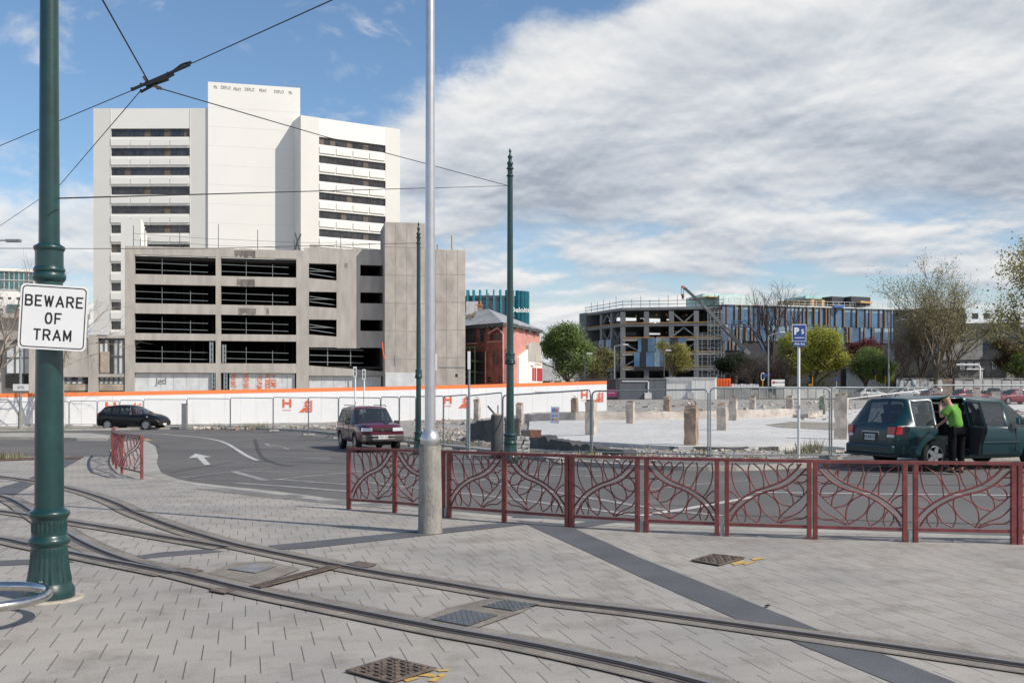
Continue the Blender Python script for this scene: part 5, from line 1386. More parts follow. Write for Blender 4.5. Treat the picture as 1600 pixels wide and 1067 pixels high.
    for i in range(26): u = rnd.uniform(1, um - 1); k = rnd.choice([0, 0, 1, 2, 3]); z = zf[k] - 1 - rnd.random() * .4; d = -rnd.uniform(1, 6); fr_.box(mb, u, u + .25, d, d + .25, z - .3, z)
    mb.build('site_lamp', mat('site_lamp_yellow', (.7, .4, .1), .6), root)
frame_building()

def scaffold():
    fc = fac(1086, 176, 1134, 175); root = empty('scaffold', fc.W(2, 0, 0), 'tall tube scaffold between the steel frame and the striped building', 'scaffolding')
    mb = MB(); U = fc.U; z = lambda y: fc.Z(1110, y)
    for px in (1090, 1097, 1106, 1110, 1116, 1122, 1127, 1131):
        for d in (0, -1.4): mb.beam(fc.W(U(px), d, 0), fc.W(U(px), d, z(484 if px > 1104 else 520)), .10)
    mb.build('standard', m_galv, root)
    for i, y in enumerate(range(488, 606, 7)):
        mb = MB(); a = 1106 if y < 520 else 1087
        for d in (0, -1.4): mb.beam(fc.W(U(a), d, z(y)), fc.W(U(1133), d, z(y)), .09); 
        mb.beam(fc.W(U(a), 0, z(y - 3)), fc.W(U(1133), 0, z(y - 3)), .06)
        if i % 2 == 0: fc.box(mb, U(a + 3), U(1128), -1.3, -.1, z(y + .6), z(y - .6))
        mb.build('lift', m_galv if i % 3 else mat('scaffold_board', (.45, .42, .36), .8, .2, 2), root)
    mb = MB()
    for i, y in enumerate(range(500, 600, 16)):
        a, b = (1107, 1130) if i % 2 else (1130, 1107); mb.beam(fc.W(U(a), .05, z(y)), fc.W(U(b), .05, z(y + 14)), .09)
    mb.build('brace', m_galv, root)
scaffold()

def striped_building():
    fc = fac(1129, 180.6, 1396, 192); root = empty('striped_building', (60, 195, 0), 'long new building clad in blue, bronze and dark vertical stripes', 'building')
    U = fc.U; zt = fc.Z(1129, 476); zm = fc.Z(1129, 506.5); z3 = fc.Z(1129, 532); zb = 0
    mb = MB(); fc.box(mb, 0, U(1396), -20, -.3, zb, zt - .1); mb.build('core_wall', m_darkp, root)
    mats_ = [m_bglass, m_bronze, m_darkp, m_violet, m_lglass]
    for row, (z0, z1, z2) in enumerate(((zm, zt, 0), (z3, zm - .05, 0), (fc.Z(1129, 547), z3 - .05, 0))):
        mb = MB(); u = 0; i = 0; r2 = random.Random(5 + row)
        end = U(1396) if row < 2 else U(1160)
        kind = 0
        while u < end:
            kind = r2.choice([k_ for k_ in (0, 0, 0, 1, 1, 2, 2, 3) if k_ != kind]); w = {0: r2.choice([.6, .9, 1.5]), 1: .3, 2: .35, 3: .6}[kind]; w = min(w, end - u)
            d = {0: -.12, 1: .18, 2: .0, 3: -.05}[kind]
            fc.box(mb, u, u + w - .03, -.3, d, z0, z1, kind)
            if kind in (0, 3) and r2.random() < .6: fc.box(mb, u, u + w - .03, d, d + .03, z1 - .75, z1 - .02, 4)
            u += w; i += 1
        mb.build('striped_cladding', mats_, root)
    mb = MB(); fc.box(mb, U(1320), U(1396), -.3, .5, zb, fc.Z(1340, 545)); mb.build('plinth_wall', mat('blue_grey_wall', (.05, .065, .085), .7), root)
    mb = MB(); fc.box(mb, 0, U(1396), -.4, .25, zt, zt + .25); mb.build('parapet_coping', m_panelw, root)
    # scaffold edge on the roof
    mb = MB()
    for i in range(30): p = fc.W(U(1129) + (U(1396)) * i / 30, 0, zt); mb.tube([p, p + Vector((0, 0, 1.2))], .05, 4)
    for h in (.6, 1.15): mb.tube([fc.W(0, 0, zt + h), fc.W(U(1396), 0, zt + h)], .05, 4)
    mb.build('roof_guard_rail', m_panelw, root)
    # rooftop plant rooms
    mg = mat('green_translucent_screen', (.45, .72, .64), .35, .15, 1.5, vs2=.6); md = mat('charcoal_plant_screen', (.045, .048, .055), .6, .1, 3, aniso=(4, 4, .1)); mo = mat('plywood_orange', (.52, .33, .14), .8, .2, 1)
    def roomy(pa, pb, yt, yb, d, m, nm):
        mb = MB(); f2 = fac(pa, 188 + d, pb, 190 + d); f2.box(mb, 0, f2.U(pb), -7, 0, f2.Z(pa, yb), f2.Z(pa, yt)); mb.build(nm, m, root); return f2
    roomy(1100, 1164, 459.5, 477, 2, mg, 'rooftop_screen'); roomy(1124, 1190, 461.5, 476, 0, mat('pale_screen', (.66, .80, .76), .5, .12, .8), 'rooftop_screen')
    f2 = fac(1072, 200, 1098, 190); mb = MB(); mb.prism([(0, f2.Z(1072, 479)), (f2.U(1098), f2.Z(1098, 479)), (f2.U(1098), f2.Z(1098, 458.5)), (0, f2.Z(1072, 467))], 0, .3, 0, f2.M); mb.build('rooftop_screen', mg, root)
    roomy(1107, 1146, 462.5, 464, -.5, mo, 'rooftop_board')
    f2 = fac(1234, 204, 1259, 192); mb = MB(); mb.prism([(0, f2.Z(1234, 477)), (f2.U(1259), f2.Z(1259, 477)), (f2.U(1259), f2.Z(1259, 461.5)), (0, f2.Z(1234, 470))], 0, .3, 0, f2.M); mb.build('rooftop_screen', mg, root)
    roomy(1259, 1300, 462.5, 478, 2, mg, 'rooftop_screen'); roomy(1262, 1294, 466.5, 478, 1, md, 'rooftop_screen'); roomy(1268, 1278, 467.5, 478, .5, mo, 'rooftop_board'); roomy(1284, 1291, 468, 478, .5, mo, 'rooftop_board')
    roomy(1300, 1326, 463, 477, 1, md, 'rooftop_screen'); roomy(1330, 1360, 463, 477.5, 1, md, 'rooftop_screen'); roomy(1345, 1363, 470, 473, .4, mo, 'rooftop_board')
    mb = MB(); b = fc.W(U(1305), 1, zt); mb.box(b.x - .8, b.x + 1., b.y, b.y + 1, b.z, b.z + .4); mb.build('blue_tarpaulin', mat('blue_tarp', (.08, .2, .5), .6), root)
striped_building()

def crane():
    Y = 170; root = empty('mobile_crane', P(1170, 606, Y), 'mobile crane with a long raised grey telescopic boom', 'mobile crane')
    pts = [P(1166, 549, Y), P(1128, 508, Y), P(1096, 474, Y), P(1070, 450.5, Y)]
    for a, b, w, m in zip(pts, pts[1:], (.7, .55, .4), (m_dgrey, mat('boom_grey', (.14, .15, .16), .5), m_dgrey)):
        mb = MB(); mb.beam(a, b, w); mb.build('boom_section', m, root)
    mb = MB(); mb.beam(P(1163, 547, Y - 1), P(1171, 553, Y - 1), .7); mb.beam(P(1134, 515, Y - .6), P(1139, 520, Y - .6), .35); mb.beam(P(1100, 478.5, Y - .5), P(1105, 483, Y - .5), .3); mb.build('boom_collar', m_silverg, root)
    mb = MB(); mb.beam(P(1071, 451, Y), P(1065, 447.5, Y), .4); mb.build('boom_head', mat('faded_red_paint', (.4, .16, .13), .7), root)
    mb = MB(); mb.tube([P(1064.5, 449, Y), P(1064.5, 462, Y)], .05, 4); mb.tube([P(1068, 449, Y), P(1068, 462, Y)], .05, 4); mb.build('hoist_rope', m_dgrey, root)
    mb = MB(); c = P(1067, 463.5, Y); mb.lathe([(.08, .5), (.25, .3), (.22, -.2), (.05, -.5)], 10, c); mb.build('hook_block', m_rust, root)
    c = P(1176, 556, Y + 1); mb = MB(); mb.box(c.x - 2.2, c.x + 3.2, c.y - 1.2, c.y + 1.2, 2.2, c.z + .6); mb.box(c.x - 5, c.x + 6, c.y - 1.3, c.y + 1.3, 1.3, 2.2); mb.build('carrier', m_dgrey, root)
    for dx in (-4, -2.6, 3, 4.4): mb = MB(); mb.tube([(c.x + dx, c.y - 1.5, 1.2), (c.x + dx, c.y - 1., 1.2)], .6, 16); mb.build('wheel', m_tyre2, root)
crane()
def cherry():
    c = P(1156, 506, 174); root = empty('boom_lift', (c.x, c.y, hz(c.x, c.y)), 'blue boom lift basket with workers against the striped cladding', 'boom lift')
    mb = MB(); mb.box(c.x - 1.4, c.x + .9, c.y - .5, c.y + .5, c.z - .6, c.z - .45)
    for h in (0, .45): mb.tube([(c.x - 1.4, c.y - .5, c.z + h), (c.x + .9, c.y - .5, c.z + h), (c.x + .9, c.y + .5, c.z + h), (c.x - 1.4, c.y + .5, c.z + h), (c.x - 1.4, c.y - .5, c.z + h)], .06, 5)
    mb.build('basket', mat('lift_blue', (.06, .13, .28), .5), root)
    mb = MB(); mb.beam(c + Vector((.8, 0, -.5)), P(1175, 512, 174), .3); mb.beam(P(1175, 512, 174), P(1192, 545, 175), .35); mb.beam(P(1192, 545, 175), P(1180, 600, 175), .4); mb.build('boom', mat('lift_blue_dark', (.04, .08, .18), .5), root)
cherry()

# site cabins and small background things -------------------------------
def ribbed(name, col):
    return mat(name, col, .55, .04, .4, .5, 1, aniso=(18, 18, .3), vs2=.6)
def cabin(pa, pb, yt, yb, Y0, Y1, m, lab, extra=None, depth=3.2):
    fc = fac(pa, Y0, pb, Y1); u1 = fc.U(pb); zt = fc.Z(pa, yt); zb = fc.Z(pa, yb)
    root = empty('site_cabin', fc.W(u1 / 2, -1, zb), lab, 'site cabin')
    mb = MB(); fc.box(mb, 0, u1, -depth, 0, zb + .05, zt); mb.build('shell', m, root)
    mb = MB(); n = int(u1 / 1.2)
    for i in range(n): fc.box(mb, i * u1 / n + .03, i * u1 / n + .10, 0, .02, zb + .1, zt - .1)
    mb.build('wall_ribs', m, root)
    mb = MB(); fc.box(mb, -.1, u1 + .1, -depth - .1, .1, zt, zt + .13); mb.build('roof_edge', m_panelw if extra == 'white' else m_steel, root)
    mb = MB(); fc.box(mb, .2, u1 - .2, -depth, -.1, zb - .6, zb + .05); mb.build('skid_base', m_darkp, root)
    if extra:
        mb = MB(); u = u1 * (.62 if extra == 'grey' else .52); fc.box(mb, u - .5, u + .4, .05, .45, zb + .15, zb + .95); mb.build('air_conditioner', m_panelw, root)
        mb = MB(); fc.box(mb, u - .05, u + .1, .04, .2, zb + .9, zt - .3); fc.box(mb, .3, u, .04, .12, zt - .32, zt - .18); mb.build('duct', m_panelw, root)
        mb = MB(); fc.box(mb, u1 * .08, u1 * .22, -.3, .15, zb - .35, zb - .05); fc.box(mb, u1 * .8, u1 * .95, -.3, .15, zb - .35, zb - .05); mb.build('blue_block', mat('blue_plastic', (.05, .2, .5), .5), root)
    return root
m_cab1 = ribbed('cabin_slate_grey', (.10, .115, .135)); m_cab2 = ribbed('cabin_white', (.80, .80, .78)); m_cab3 = ribbed('cabin_dark', (.055, .06, .07))
cabin(968, 1040, 592.5, 625, 128, 128, m_cab1, 'slate grey site cabin with an air conditioner, left of the white cabin', 'grey')
cabin(1041, 1118, 591, 624.5, 128.5, 127, m_cab2, 'white site cabin right of the slate grey one', 'white')
cabin(905, 962, 594, 626, 140, 132, m_cab3, 'dark site cabin half hidden behind the right end of the hoarding')
def banner():
    fc = fac(948, 112, 964, 112); root = empty('site_banner', fc.W(.5, 0, .5), 'magenta banner on the fence right of the hoarding end', 'banner')
    mb = MB(); fc.box(mb, 0, fc.U(964), -.02, .02, fc.Z(950, 620), fc.Z(950, 608)); mb.build('cloth', mat('magenta_cloth', (.22, .02, .09), .8, .2, 2), root)
    mb = MB(); fc.box(mb, .15, fc.U(961), .02, .03, fc.Z(950, 614.5), fc.Z(950, 613)); mb.build('print_band', mat('magenta_print', (.5, .2, .3), .8), root)
banner()
def skip():
    fc = fac(1119, 134, 1142, 134); root = empty('orange_skip', fc.W(1, -1, 0), 'bright orange bin beside the white site cabin', 'skip')
    mb = MB(); mb.prism([(.0, fc.Z(1119, 604)), (fc.U(1142), fc.Z(1119, 604)), (fc.U(1142) + .0, fc.Z(1119, 591)), (0, fc.Z(1119, 592))], 0, 2.0, 0, fc.M); mb.build('bin', mat('orange_plastic', (.80, .12, .02), .6, .08, 3), root, bevel=.04)
    mb = MB()
    for i in range(5): u = fc.U(1142) * (i + .3) / 5; fc.box(mb, u, u + .07, 0, .05, fc.Z(1119, 603), fc.Z(1119, 593))
    mb.build('rib', mat('orange_plastic_dark', (.55, .07, .015), .6), root)
skip()
def low_stack():
    fc = fac(1143, 136, 1186, 136); root = empty('pallet_stack', fc.W(1, 0, 0), 'row of stacked white boards behind the far fence', 'board stack')
    for i in range(9):
        mb = MB(); u = fc.U(1186) * i / 9; fc.box(mb, u + .05, u + .38, -.8, 0, fc.Z(1143, 604), fc.Z(1143, 599.5 + (i % 3) * .5)); mb.build('board', m_panelw, root)
    mb = MB(); fc.box(mb, 0, fc.U(1186), -.8, .05, fc.Z(1143, 604.5), fc.Z(1143, 603.4)); mb.build('bearer', m_panelw, root)
low_stack()
def wsign():
    c = P(1216, 598, 133); k = 133 / F; root = empty('site_sign', Vector((c.x, c.y, hz(c.x, c.y))), 'small white rectangular sign board with a red mark by the far fence', 'sign board')
    mb = MB(); mb.box(c.x - 10.5 * k, c.x + 10 * k, c.y - .05, c.y + .05, c.z - 5.5 * k, c.z + 5 * k); mb.build('board', m_signw, root)
    mb = MB(); mb.box(c.x - 9 * k, c.x - 5.5 * k, c.y - .07, c.y - .05, c.z - 1.5 * k, c.z + 2.5 * k); mb.build('red_mark', m_redl, root)
    text_mesh('NAYLOR', 3.9 * k, 'lettering', m_dgrey, root, Matrix.Translation((c.x + 2.6 * k, c.y - .06, c.z + .4 * k)), .005, .004)
    mb = MB()
    for dx in (-9, 9): mb.tube([(c.x + dx * k, c.y + .1, hz(c.x, c.y)), (c.x + dx * k, c.y + .1, c.z)], .05, 5)
    mb.build('post', m_galv, root)
wsign()
# far perimeter fence with grey shade cloth
def far_fence(pa, pb, ya, yb_, Y0, Y1, lab, nm='shade_cloth_fence', m=None, posts=8, cat_='fence'):
    fc = fac(pa, Y0, pb, Y1); u1 = fc.U(pb); z1 = fc.Z(pa, ya); z0 = fc.Z(pa, yb_)
    root = empty(nm, fc.W(u1 / 2, 0, z0), lab, cat_)
    for i in range(posts):
        a, b = u1 * i / posts, u1 * (i + 1) / posts; mb = MB(); e = rnd.uniform(-.12, .12)
        fc.box(mb, a + .03, b - .03, -.03, .0, z0 - .3, z1 + e - .15 * rnd.random(), 0); mb.build('panel', m, root)
    for i in range(posts + 1):
        mb = MB(); fc.box(mb, u1 * i / posts - .05, u1 * i / posts + .05, -.05, .05, z0 - .5, z1 + .15); mb.build('post', m_galv, root)
    mb = MB(); mb.tube([fc.W(0, .02, z1 + .12), fc.W(u1, .02, z1 + .12)], .05, 5); mb.build('top_rail', m_galv, root)
m_cloth = mat('grey_shade_cloth', (.20, .21, .21), .9, .3, .35, vs2=1.2)
far_fence(1120, 1225, 606, 619, 131, 134, 'far grey fence with shade cloth right of the white cabin', m=m_cloth, posts=8)
far_fence(1225, 1312, 606, 619, 134, 137, 'far fence with pale sheets behind the blue parking sign post', m=mat('pale_shade_cloth', (.38, .39, .39), .9, .25, .4), posts=7)
far_fence(1312, 1402, 607, 618, 137, 139, 'far fence with torn cloth left of the white street hoarding', m=m_cloth, posts=6)
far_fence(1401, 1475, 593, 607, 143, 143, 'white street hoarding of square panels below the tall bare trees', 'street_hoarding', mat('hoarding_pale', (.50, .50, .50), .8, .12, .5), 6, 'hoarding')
far_fence(1492, 1640, 593, 607, 143, 143, 'white street hoarding in tree shade at the right picture edge', 'street_hoarding', mat('hoarding_pale_shaded', (.44, .44, .44), .8, .2, .4), 10, 'hoarding')  # tree shade is put into the duller, mottled panel colour
# poles with orange sleeves (signals)
m_opole = mat('orange_pole_paint', (.68, .32, .03), .6)
def spole(px, yb, yt, Y, lab, cat_, m, r=.07, head=None, name='signal_pole'):
    b = P(px, yb, Y); zt = EYE + (612 - yt) / F * Y; g = min(b.z, hz(b.x, b.y))
    root = empty(name, Vector((b.x, b.y, g)), lab, cat_); mb = MB(); mb.tube([Vector((b.x, b.y, g)), Vector((b.x, b.y, zt))], r, 8); mb.build('pole', m, root)
    k = Y / F
    if head == 'loop':
        mb = MB(); mb.tube([(b.x + dx * k, b.y, zt + dz * k) for dx, dz in ((-1.5, 0), (-2.2, 2), (-2.2, 9), (-1, 11), (1.5, 11), (2.5, 9), (2.5, 2), (1.5, 0), (-1.5, 0))], .08, 6); mb.build('hoop', m_panelw, root)
        mb = MB(); mb.box(b.x + 2.6 * k, b.x + 12 * k, b.y - .1, b.y, zt + 8 * k, zt + 10 * k); mb.box(b.x + 1 * k, b.x + 6 * k, b.y - .2, b.y - .1, zt + 5 * k, zt + 8.5 * k); mb.build('street_name_plate', m_signb, root)
    if head == 'box':
        mb = MB(); mb.box(b.x - 6 * k, b.x + .6 * k, b.y - .1, b.y + .1, zt - 13.5 * k, zt - 11 * k); mb.build('push_box', m_opole, root)
    if head == 'signal':
        mb = MB(); mb.box(b.x - 3 * k, b.x + 2.4 * k, b.y - .25, b.y + .25, zt, zt + 9.5 * k); mb.build('signal_head', m_black, root)
    if head == 'blue':
        mb = MB(); mb.lathe([(.24, -.02), (.24, .02)], 16); mb.v = [tuple(Matrix.Translation((b.x, b.y - .1, zt)) @ Matrix.Rotation(R(90), 4, 'X') @ Vector(v)) for v in mb.v]; mb.build('round_sign', m_signb, root)
spole(1191.5, 621, 594, 138, 'orange pole with a white hoop and blue street name plate', 'signal pole', m_opole, head='loop')
spole(1269.5, 619, 589, 142, 'orange pole with a small side box, right of the parking sign', 'signal pole', m_opole, head='box')
spole(1368, 606, 586, 150, 'thin orange pole carrying a black signal head, left of its pair', 'traffic signal', m_opole, head='signal')
spole(1383, 606, 587, 150, 'thin orange pole carrying a black signal head beside the right lamp post', 'traffic signal', m_opole, head='signal')
spole(1307, 621, 592, 140, 'thin far white post with a round blue sign', 'sign post', m_panelw, .05, 'blue', 'sign_post')
spole(1323, 621, 594, 140, 'thin plain far grey post right of the round blue sign', 'sign post', m_galv, .05, None, 'sign_post')
def street_lamp(px, yb, yt, Y, arm, lab, m=None, r=.10):
    b = P(px, yb, Y); g = hz(b.x, b.y); zt = EYE + (612 - yt) / F * Y; k = Y / F; m = m or m_galv
    root = empty('street_lamp', Vector((b.x, b.y, g)), lab, 'street lamp')
    mb = MB(); mb.tube([Vector((b.x, b.y, g)), Vector((b.x, b.y, zt))], [r * 1.3, r * .8], 8); mb.build('pole', m, root)
    if arm:
        e = Vector((b.x + arm[0] * k, b.y, zt + arm[1] * k)); mb = MB(); mb.tube([Vector((b.x, b.y, zt)), e], r * .7, 6); mb.build('arm', m, root)
        mb = MB(); s = 1 if arm[0] > 0 else -1; mb.box(min(e.x, e.x + s * .8), max(e.x, e.x + s * .8), e.y - .15, e.y + .15, e.z - .08, e.z + .1); mb.build('lamp_head', m_panelw, root, bevel=.03)
    return root
street_lamp(1200.5, 622, 525, 136, (17, 6), 'grey street lamp with a raised arm left of the parking sign')
street_lamp(1388.5, 612, 506, 141, (20, 7), 'grey street lamp with a raised arm before the tall sparse tree')
street_lamp(960, 606, 541, 138, (13, 2.5), 'grey lamp post with a short right arm before the steel frame')
street_lamp(913.5, 604, 553, 140, (3, .5), 'black double headed lamp in front of the left green tree', m_dgrey, .07)
street_lamp(1037.5, 604, 548, 142, (2, .5), 'black double headed lamp left of the small yellowish tree', m_dgrey, .07)
def gantry():
    Y = 150; b = P(1531, 606, Y); k = Y / F; root = empty('signal_gantry', Vector((b.x, b.y, hz(b.x, b.y))), 'white overhead pipe gantry behind the right street hoarding', 'signal gantry')
    mb = MB(); mb.tube([b, P(1531, 573, Y), P(1528, 570, Y), P(1490, 570, Y)], .16, 8); mb.tube([P(1534, 606, Y), P(1534, 580, Y)], .12, 8); mb.tube([P(1536, 577, Y), P(1510, 577, Y)], .12, 8); mb.build('pipe', m_panelw, root)
gantry()
def church():
    m_st = mat('grey_stone', (.20, .18, .16), .9, .35, .6, .6, 4, vs2=2.5); m_sl = mat('slate_roof', (.055, .056, .06), .7, .3, .5)
    fc = fac(1470, 176, 1640, 172); U = fc.U; root = empty('stone_building', fc.W(8, -5, 0), 'grey stone building with steep slate gables behind the right trees', 'stone building')
    z = lambda y: fc.Z(1520, y)
    mb = MB(); fc.box(mb, U(1470), U(1640), -12, 0, 0, z(560)); mb.build('wall', m_st, root)
    mb = MB(); mb.prism([(U(1530), z(562)), (U(1566), z(528)), (U(1640), z(528)), (U(1640), z(562))], -.4, 12, 0, fc.M); mb.build('roof', m_sl, root)
    mb = MB(); mb.prism([(U(1470), z(562)), (U(1470), z(540)), (U(1535), z(530)), (U(1535), z(562))], -.2, 10, 0, fc.M); mb.build('side_wall', mat('pale_stone', (.32, .30, .28), .9, .3, 1.2), root)
    mb = MB(); mb.prism([(U(1570), 0), (U(1582), 0), (U(1582), z(560)), (U(1576), z(545)), (U(1570), z(560))], -1.2, 0, 0, fc.M); mb.build('buttress', mat('light_stone', (.42, .38, .33), .9, .3, 1.5), root)
    for px in (1500, 1512, 1524, 1550, 1590, 1604):
        mb = MB(); fc.box(mb, U(px), U(px + 6), .0, .25, z(578), z(566)); w_ = mb.build('window', m_tglass, root)
        mb = MB()
        for i in range(4): fc.box(mb, U(px + i * 2) - .05, U(px + i * 2) + .05, .25, .32, z(578), z(566))
        mb.build('frame', m_panelw, w_)
    # low modern wing behind with a flat roof
church()
def dark_hall():
    fc = fac(1396, 205, 1640, 200); root = empty('dark_hall', fc.W(20, -5, 0), 'long low dark flat roofed hall beyond the trees at right', 'hall')
    mb = MB(); fc.box(mb, 0, fc.U(1508), -10, 0, 0, fc.Z(1396, 483)); mb.build('wall', mat('hall_dark_cladding', (.06, .062, .058), .8, .2, .4), root)
    mb = MB(); fc.box(mb, 0, fc.U(1508), 0, .4, fc.Z(1396, 485.5), fc.Z(1396, 483.5)); mb.build('roof_edge', m_steel, root)
    mb = MB(); fc.box(mb, fc.U(1508), fc.U(1640), -10, 0, 0, fc.Z(1510, 505)); mb.build('lower_wing', mat('hall_grey_cladding', (.10, .10, .095), .8, .3, .6), root)
    for i in range(8):
        mb = MB(); u = fc.U(1396) + 2 + i * 2.2; fc.box(mb, u, u + 1.2, 0, .08, fc.Z(1396, 500), fc.Z(1396, 491)); mb.build('window', m_tglass, root)
    for i in range(6):
        mb = MB(); u = fc.U(1590) + i * 2; fc.box(mb, u, u + 1.1, 0, .08, fc.Z(1510, 516), fc.Z(1510, 508)); mb.build('window', m_panelw, root)
dark_hall()
def distant_block():
    fc = fac(842, 230, 920, 230); root = empty('pale_block', fc.W(4, -5, 0), 'pale low building glimpsed behind the left green tree', 'building')
    mb = MB(); fc.box(mb, 0, fc.U(920), -8, 0, 0, fc.Z(842, 566)); mb.build('wall', m_panelw, root)
    mb = MB()
    for i in range(4): fc.box(mb, 1 + i * 2.6, 2.6 + i * 2.6, 0, .06, 2.5, 4.2)
    mb.build('window', m_tglass, root)
distant_block()

# ================================================================== VEHICLES
def glass_mat(name, tint=(.05, .06, .065), tr=.6):
    m = bpy.data.materials.new(name); m.use_nodes = True; t = m.node_tree; t.nodes.clear()
    tb = N(t, 'ShaderNodeBsdfTransparent'); tb.inputs[0].default_value = (*[min(1, .35 + 4 * c) for c in tint], 1)
    gl = N(t, 'ShaderNodeBsdfGlossy'); gl.inputs['Roughness'].default_value = .04; gl.inputs[0].default_value = (.9, .95, .95, 1)
    df = N(t, 'ShaderNodeBsdfDiffuse'); df.inputs[0].default_value = (*tint, 1)
    lw = N(t, 'ShaderNodeLayerWeight'); lw.inputs[0].default_value = .22
    a = N(t, 'ShaderNodeMixShader'); a.inputs[0].default_value = tr; t.links.new(df.outputs[0], a.inputs[1]); t.links.new(tb.outputs[0], a.inputs[2])
    b = N(t, 'ShaderNodeMixShader'); t.links.new(M_(t, 'ADD', M_(t, 'MULTIPLY', lw.outputs[0], .6), .07), b.inputs[0]); t.links.new(a.outputs[0], b.inputs[1]); t.links.new(gl.outputs[0], b.inputs[2])
    o = N(t, 'ShaderNodeOutputMaterial'); t.links.new(b.outputs[0], o.inputs[0]); return m
m_cglass = glass_mat('car_glass')
def section(st):
    x, zb, zbelt, zwin, ztop, w, wt = st
    zm = zb + (zbelt - zb) * .5
    return [(0, zb), (w * .90, zb), (w * .975, zb + .07), (w * 1.0, zm - .05), (w * 1.0, zm + .1), (w * .985, zbelt - .04), (w * .955, zbelt), (wt, zwin), (wt * .93, zwin + (ztop - zwin) * .65), (wt * .75, ztop - .006), (0, ztop + .012)]
NS = 11; IB, IW = 6, 7     # belt and window-top rows
def car_body(root, sts, wins, paint, lower=None, lowz=None, axles=(), wr=.33, w=.85, hole=None, name='body'):
    """wins: dict (i0,i1,'side'|'front'|'rear'): window between stations"""
    vs = []; half = [section(s) for s in sts]
    rows = 2 * NS - 2
    for s, h in zip(sts, half):
        ring = [(s[0], y, z) for y, z in h] + [(s[0], -y, z) for y, z in h[-2:0:-1]]
        vs += ring
    fs = []; mi = []
    def wincode(i, j):
        for k, (i0, i1, kind) in enumerate(wins):
            if i0 <= i < i1:
                side = (j == IB) or (j == rows - 1 - IB)
                topf = (IW <= j <= NS - 2) or (NS - 1 <= j <= rows - 1 - IW)
                if kind == 'side' and side: return 3 + 2 * k + (0 if j == IB else 1)
                if kind == 'left' and j == IB: return 3 + 2 * k
                if kind == 'right' and j == rows - 1 - IB: return 3 + 2 * k
                if kind == 'top' and topf: return 3 + 2 * k
        return 0
    for i in range(len(sts) - 1):
        for j in range(rows):
            jj = (j + 1) % rows
            fs.append((i * rows + j, i * rows + jj, (i + 1) * rows + jj, (i + 1) * rows + j))
            c = wincode(i, j); zc = sum(vs[q][2] for q in fs[-1]) / 4
            if c == 0 and lower and zc < lowz: c = 1
            if c == 0 and (j == 0 or j == rows - 1): c = 2
            mi.append(c)
    fs.append(tuple(range(rows))); mi.append(0 if not lower else 1); fs.append(tuple(range((len(sts) - 1) * rows, len(sts) * rows))[::-1]); mi.append(1 if lower else 0)
    nm = 3 + 2 * len(wins) + 1
    me = bpy.data.meshes.new(name); me.from_pydata(vs, [], fs)
    for k in range(nm): me.materials.append(paint if k == 0 else (lower or m_trim) if k == 1 else m_trim if k == 2 else m_cglass)
    for p, c in zip(me.polygons, mi): p.material_index = c
    bm = bmesh.new(); bm.from_mesh(me); bmesh.ops.recalc_face_normals(bm, faces=bm.faces); bm.to_mesh(me); bm.free()
    o = bpy.data.objects.new('tmp', me); COL.objects.link(o); cut = []
    for ax in axles:
        for sgn in (-1, 1):
            bm = bmesh.new(); bmesh.ops.create_cone(bm, cap_ends=True, segments=28, radius1=wr * 1.16, radius2=wr * 1.16, depth=.5, matrix=Matrix.Translation((ax, sgn * (w + .25 - .27), wr)) @ Matrix.Rotation(R(90), 4, 'X'))
            m2 = bpy.data.meshes.new('c'); bm.to_mesh(m2); bm.free(); m2.materials.append(m_trim)
            for k in range(nm - 1): m2.materials.append(m_trim)
            for p in m2.polygons: p.material_index = 2
            m2.materials[0] = paint
            c = bpy.data.objects.new('c', m2); COL.objects.link(c); cut.append(c)
            b = o.modifiers.new('b', 'BOOLEAN'); b.operation = 'DIFFERENCE'; b.object = c; b.solver = 'EXACT'
    dg = bpy.context.evaluated_depsgraph_get(); dg.update()
    me2 = bpy.data.meshes.new_from_object(o.evaluated_get(dg))
    bpy.data.objects.remove(o)
    for c in cut: bpy.data.objects.remove(c)
    # split the glass off, one object per window
    def part(nm_, keep, mats, offs=0, smooth=True):
        bm = bmesh.new(); bm.from_mesh(me2)
        bmesh.ops.delete(bm, geom=[f for f in bm.faces if not keep(f)], context='FACES')
        if not bm.faces: bm.free(); return None
        m = bpy.data.meshes.new(nm_); bm.to_mesh(m); bm.free()
        m.materials.clear()
        for q in mats: m.materials.append(q)
        for p in m.polygons:
            p.material_index = min(p.material_index, len(mats) - 1) if len(mats) > 1 else 0; p.use_smooth = smooth
        if smooth: m.set_sharp_from_angle(angle=R(38))
        ob = bpy.data.objects.new(nm_, m); COL.objects.link(ob); ob.parent = root; return ob
    def inhole(f):
        if not hole: return False
        c = f.calc_center_median(); return hole[0] < c.x < hole[1] and c.y < 0 and hole[2] < c.z < hole[3]
    body = part(name, lambda f: f.material_index < 3 and not inhole(f), [paint, lower or m_trim, m_trim])
    so = body.modifiers.new('s', 'SOLIDIFY'); so.thickness = .03; so.offset = -1
    for k, (i0, i1, kind) in enumerate(wins):
        for a in (0, 1):
            part('windscreen' if kind == 'top' and sts[i0][0] > 1.5 else 'rear_window' if kind == 'top' else 'side_window', lambda f: f.material_index == 3 + 2 * k + a and not inhole(f), [m_cglass])
    bpy.data.meshes.remove(me2); return body
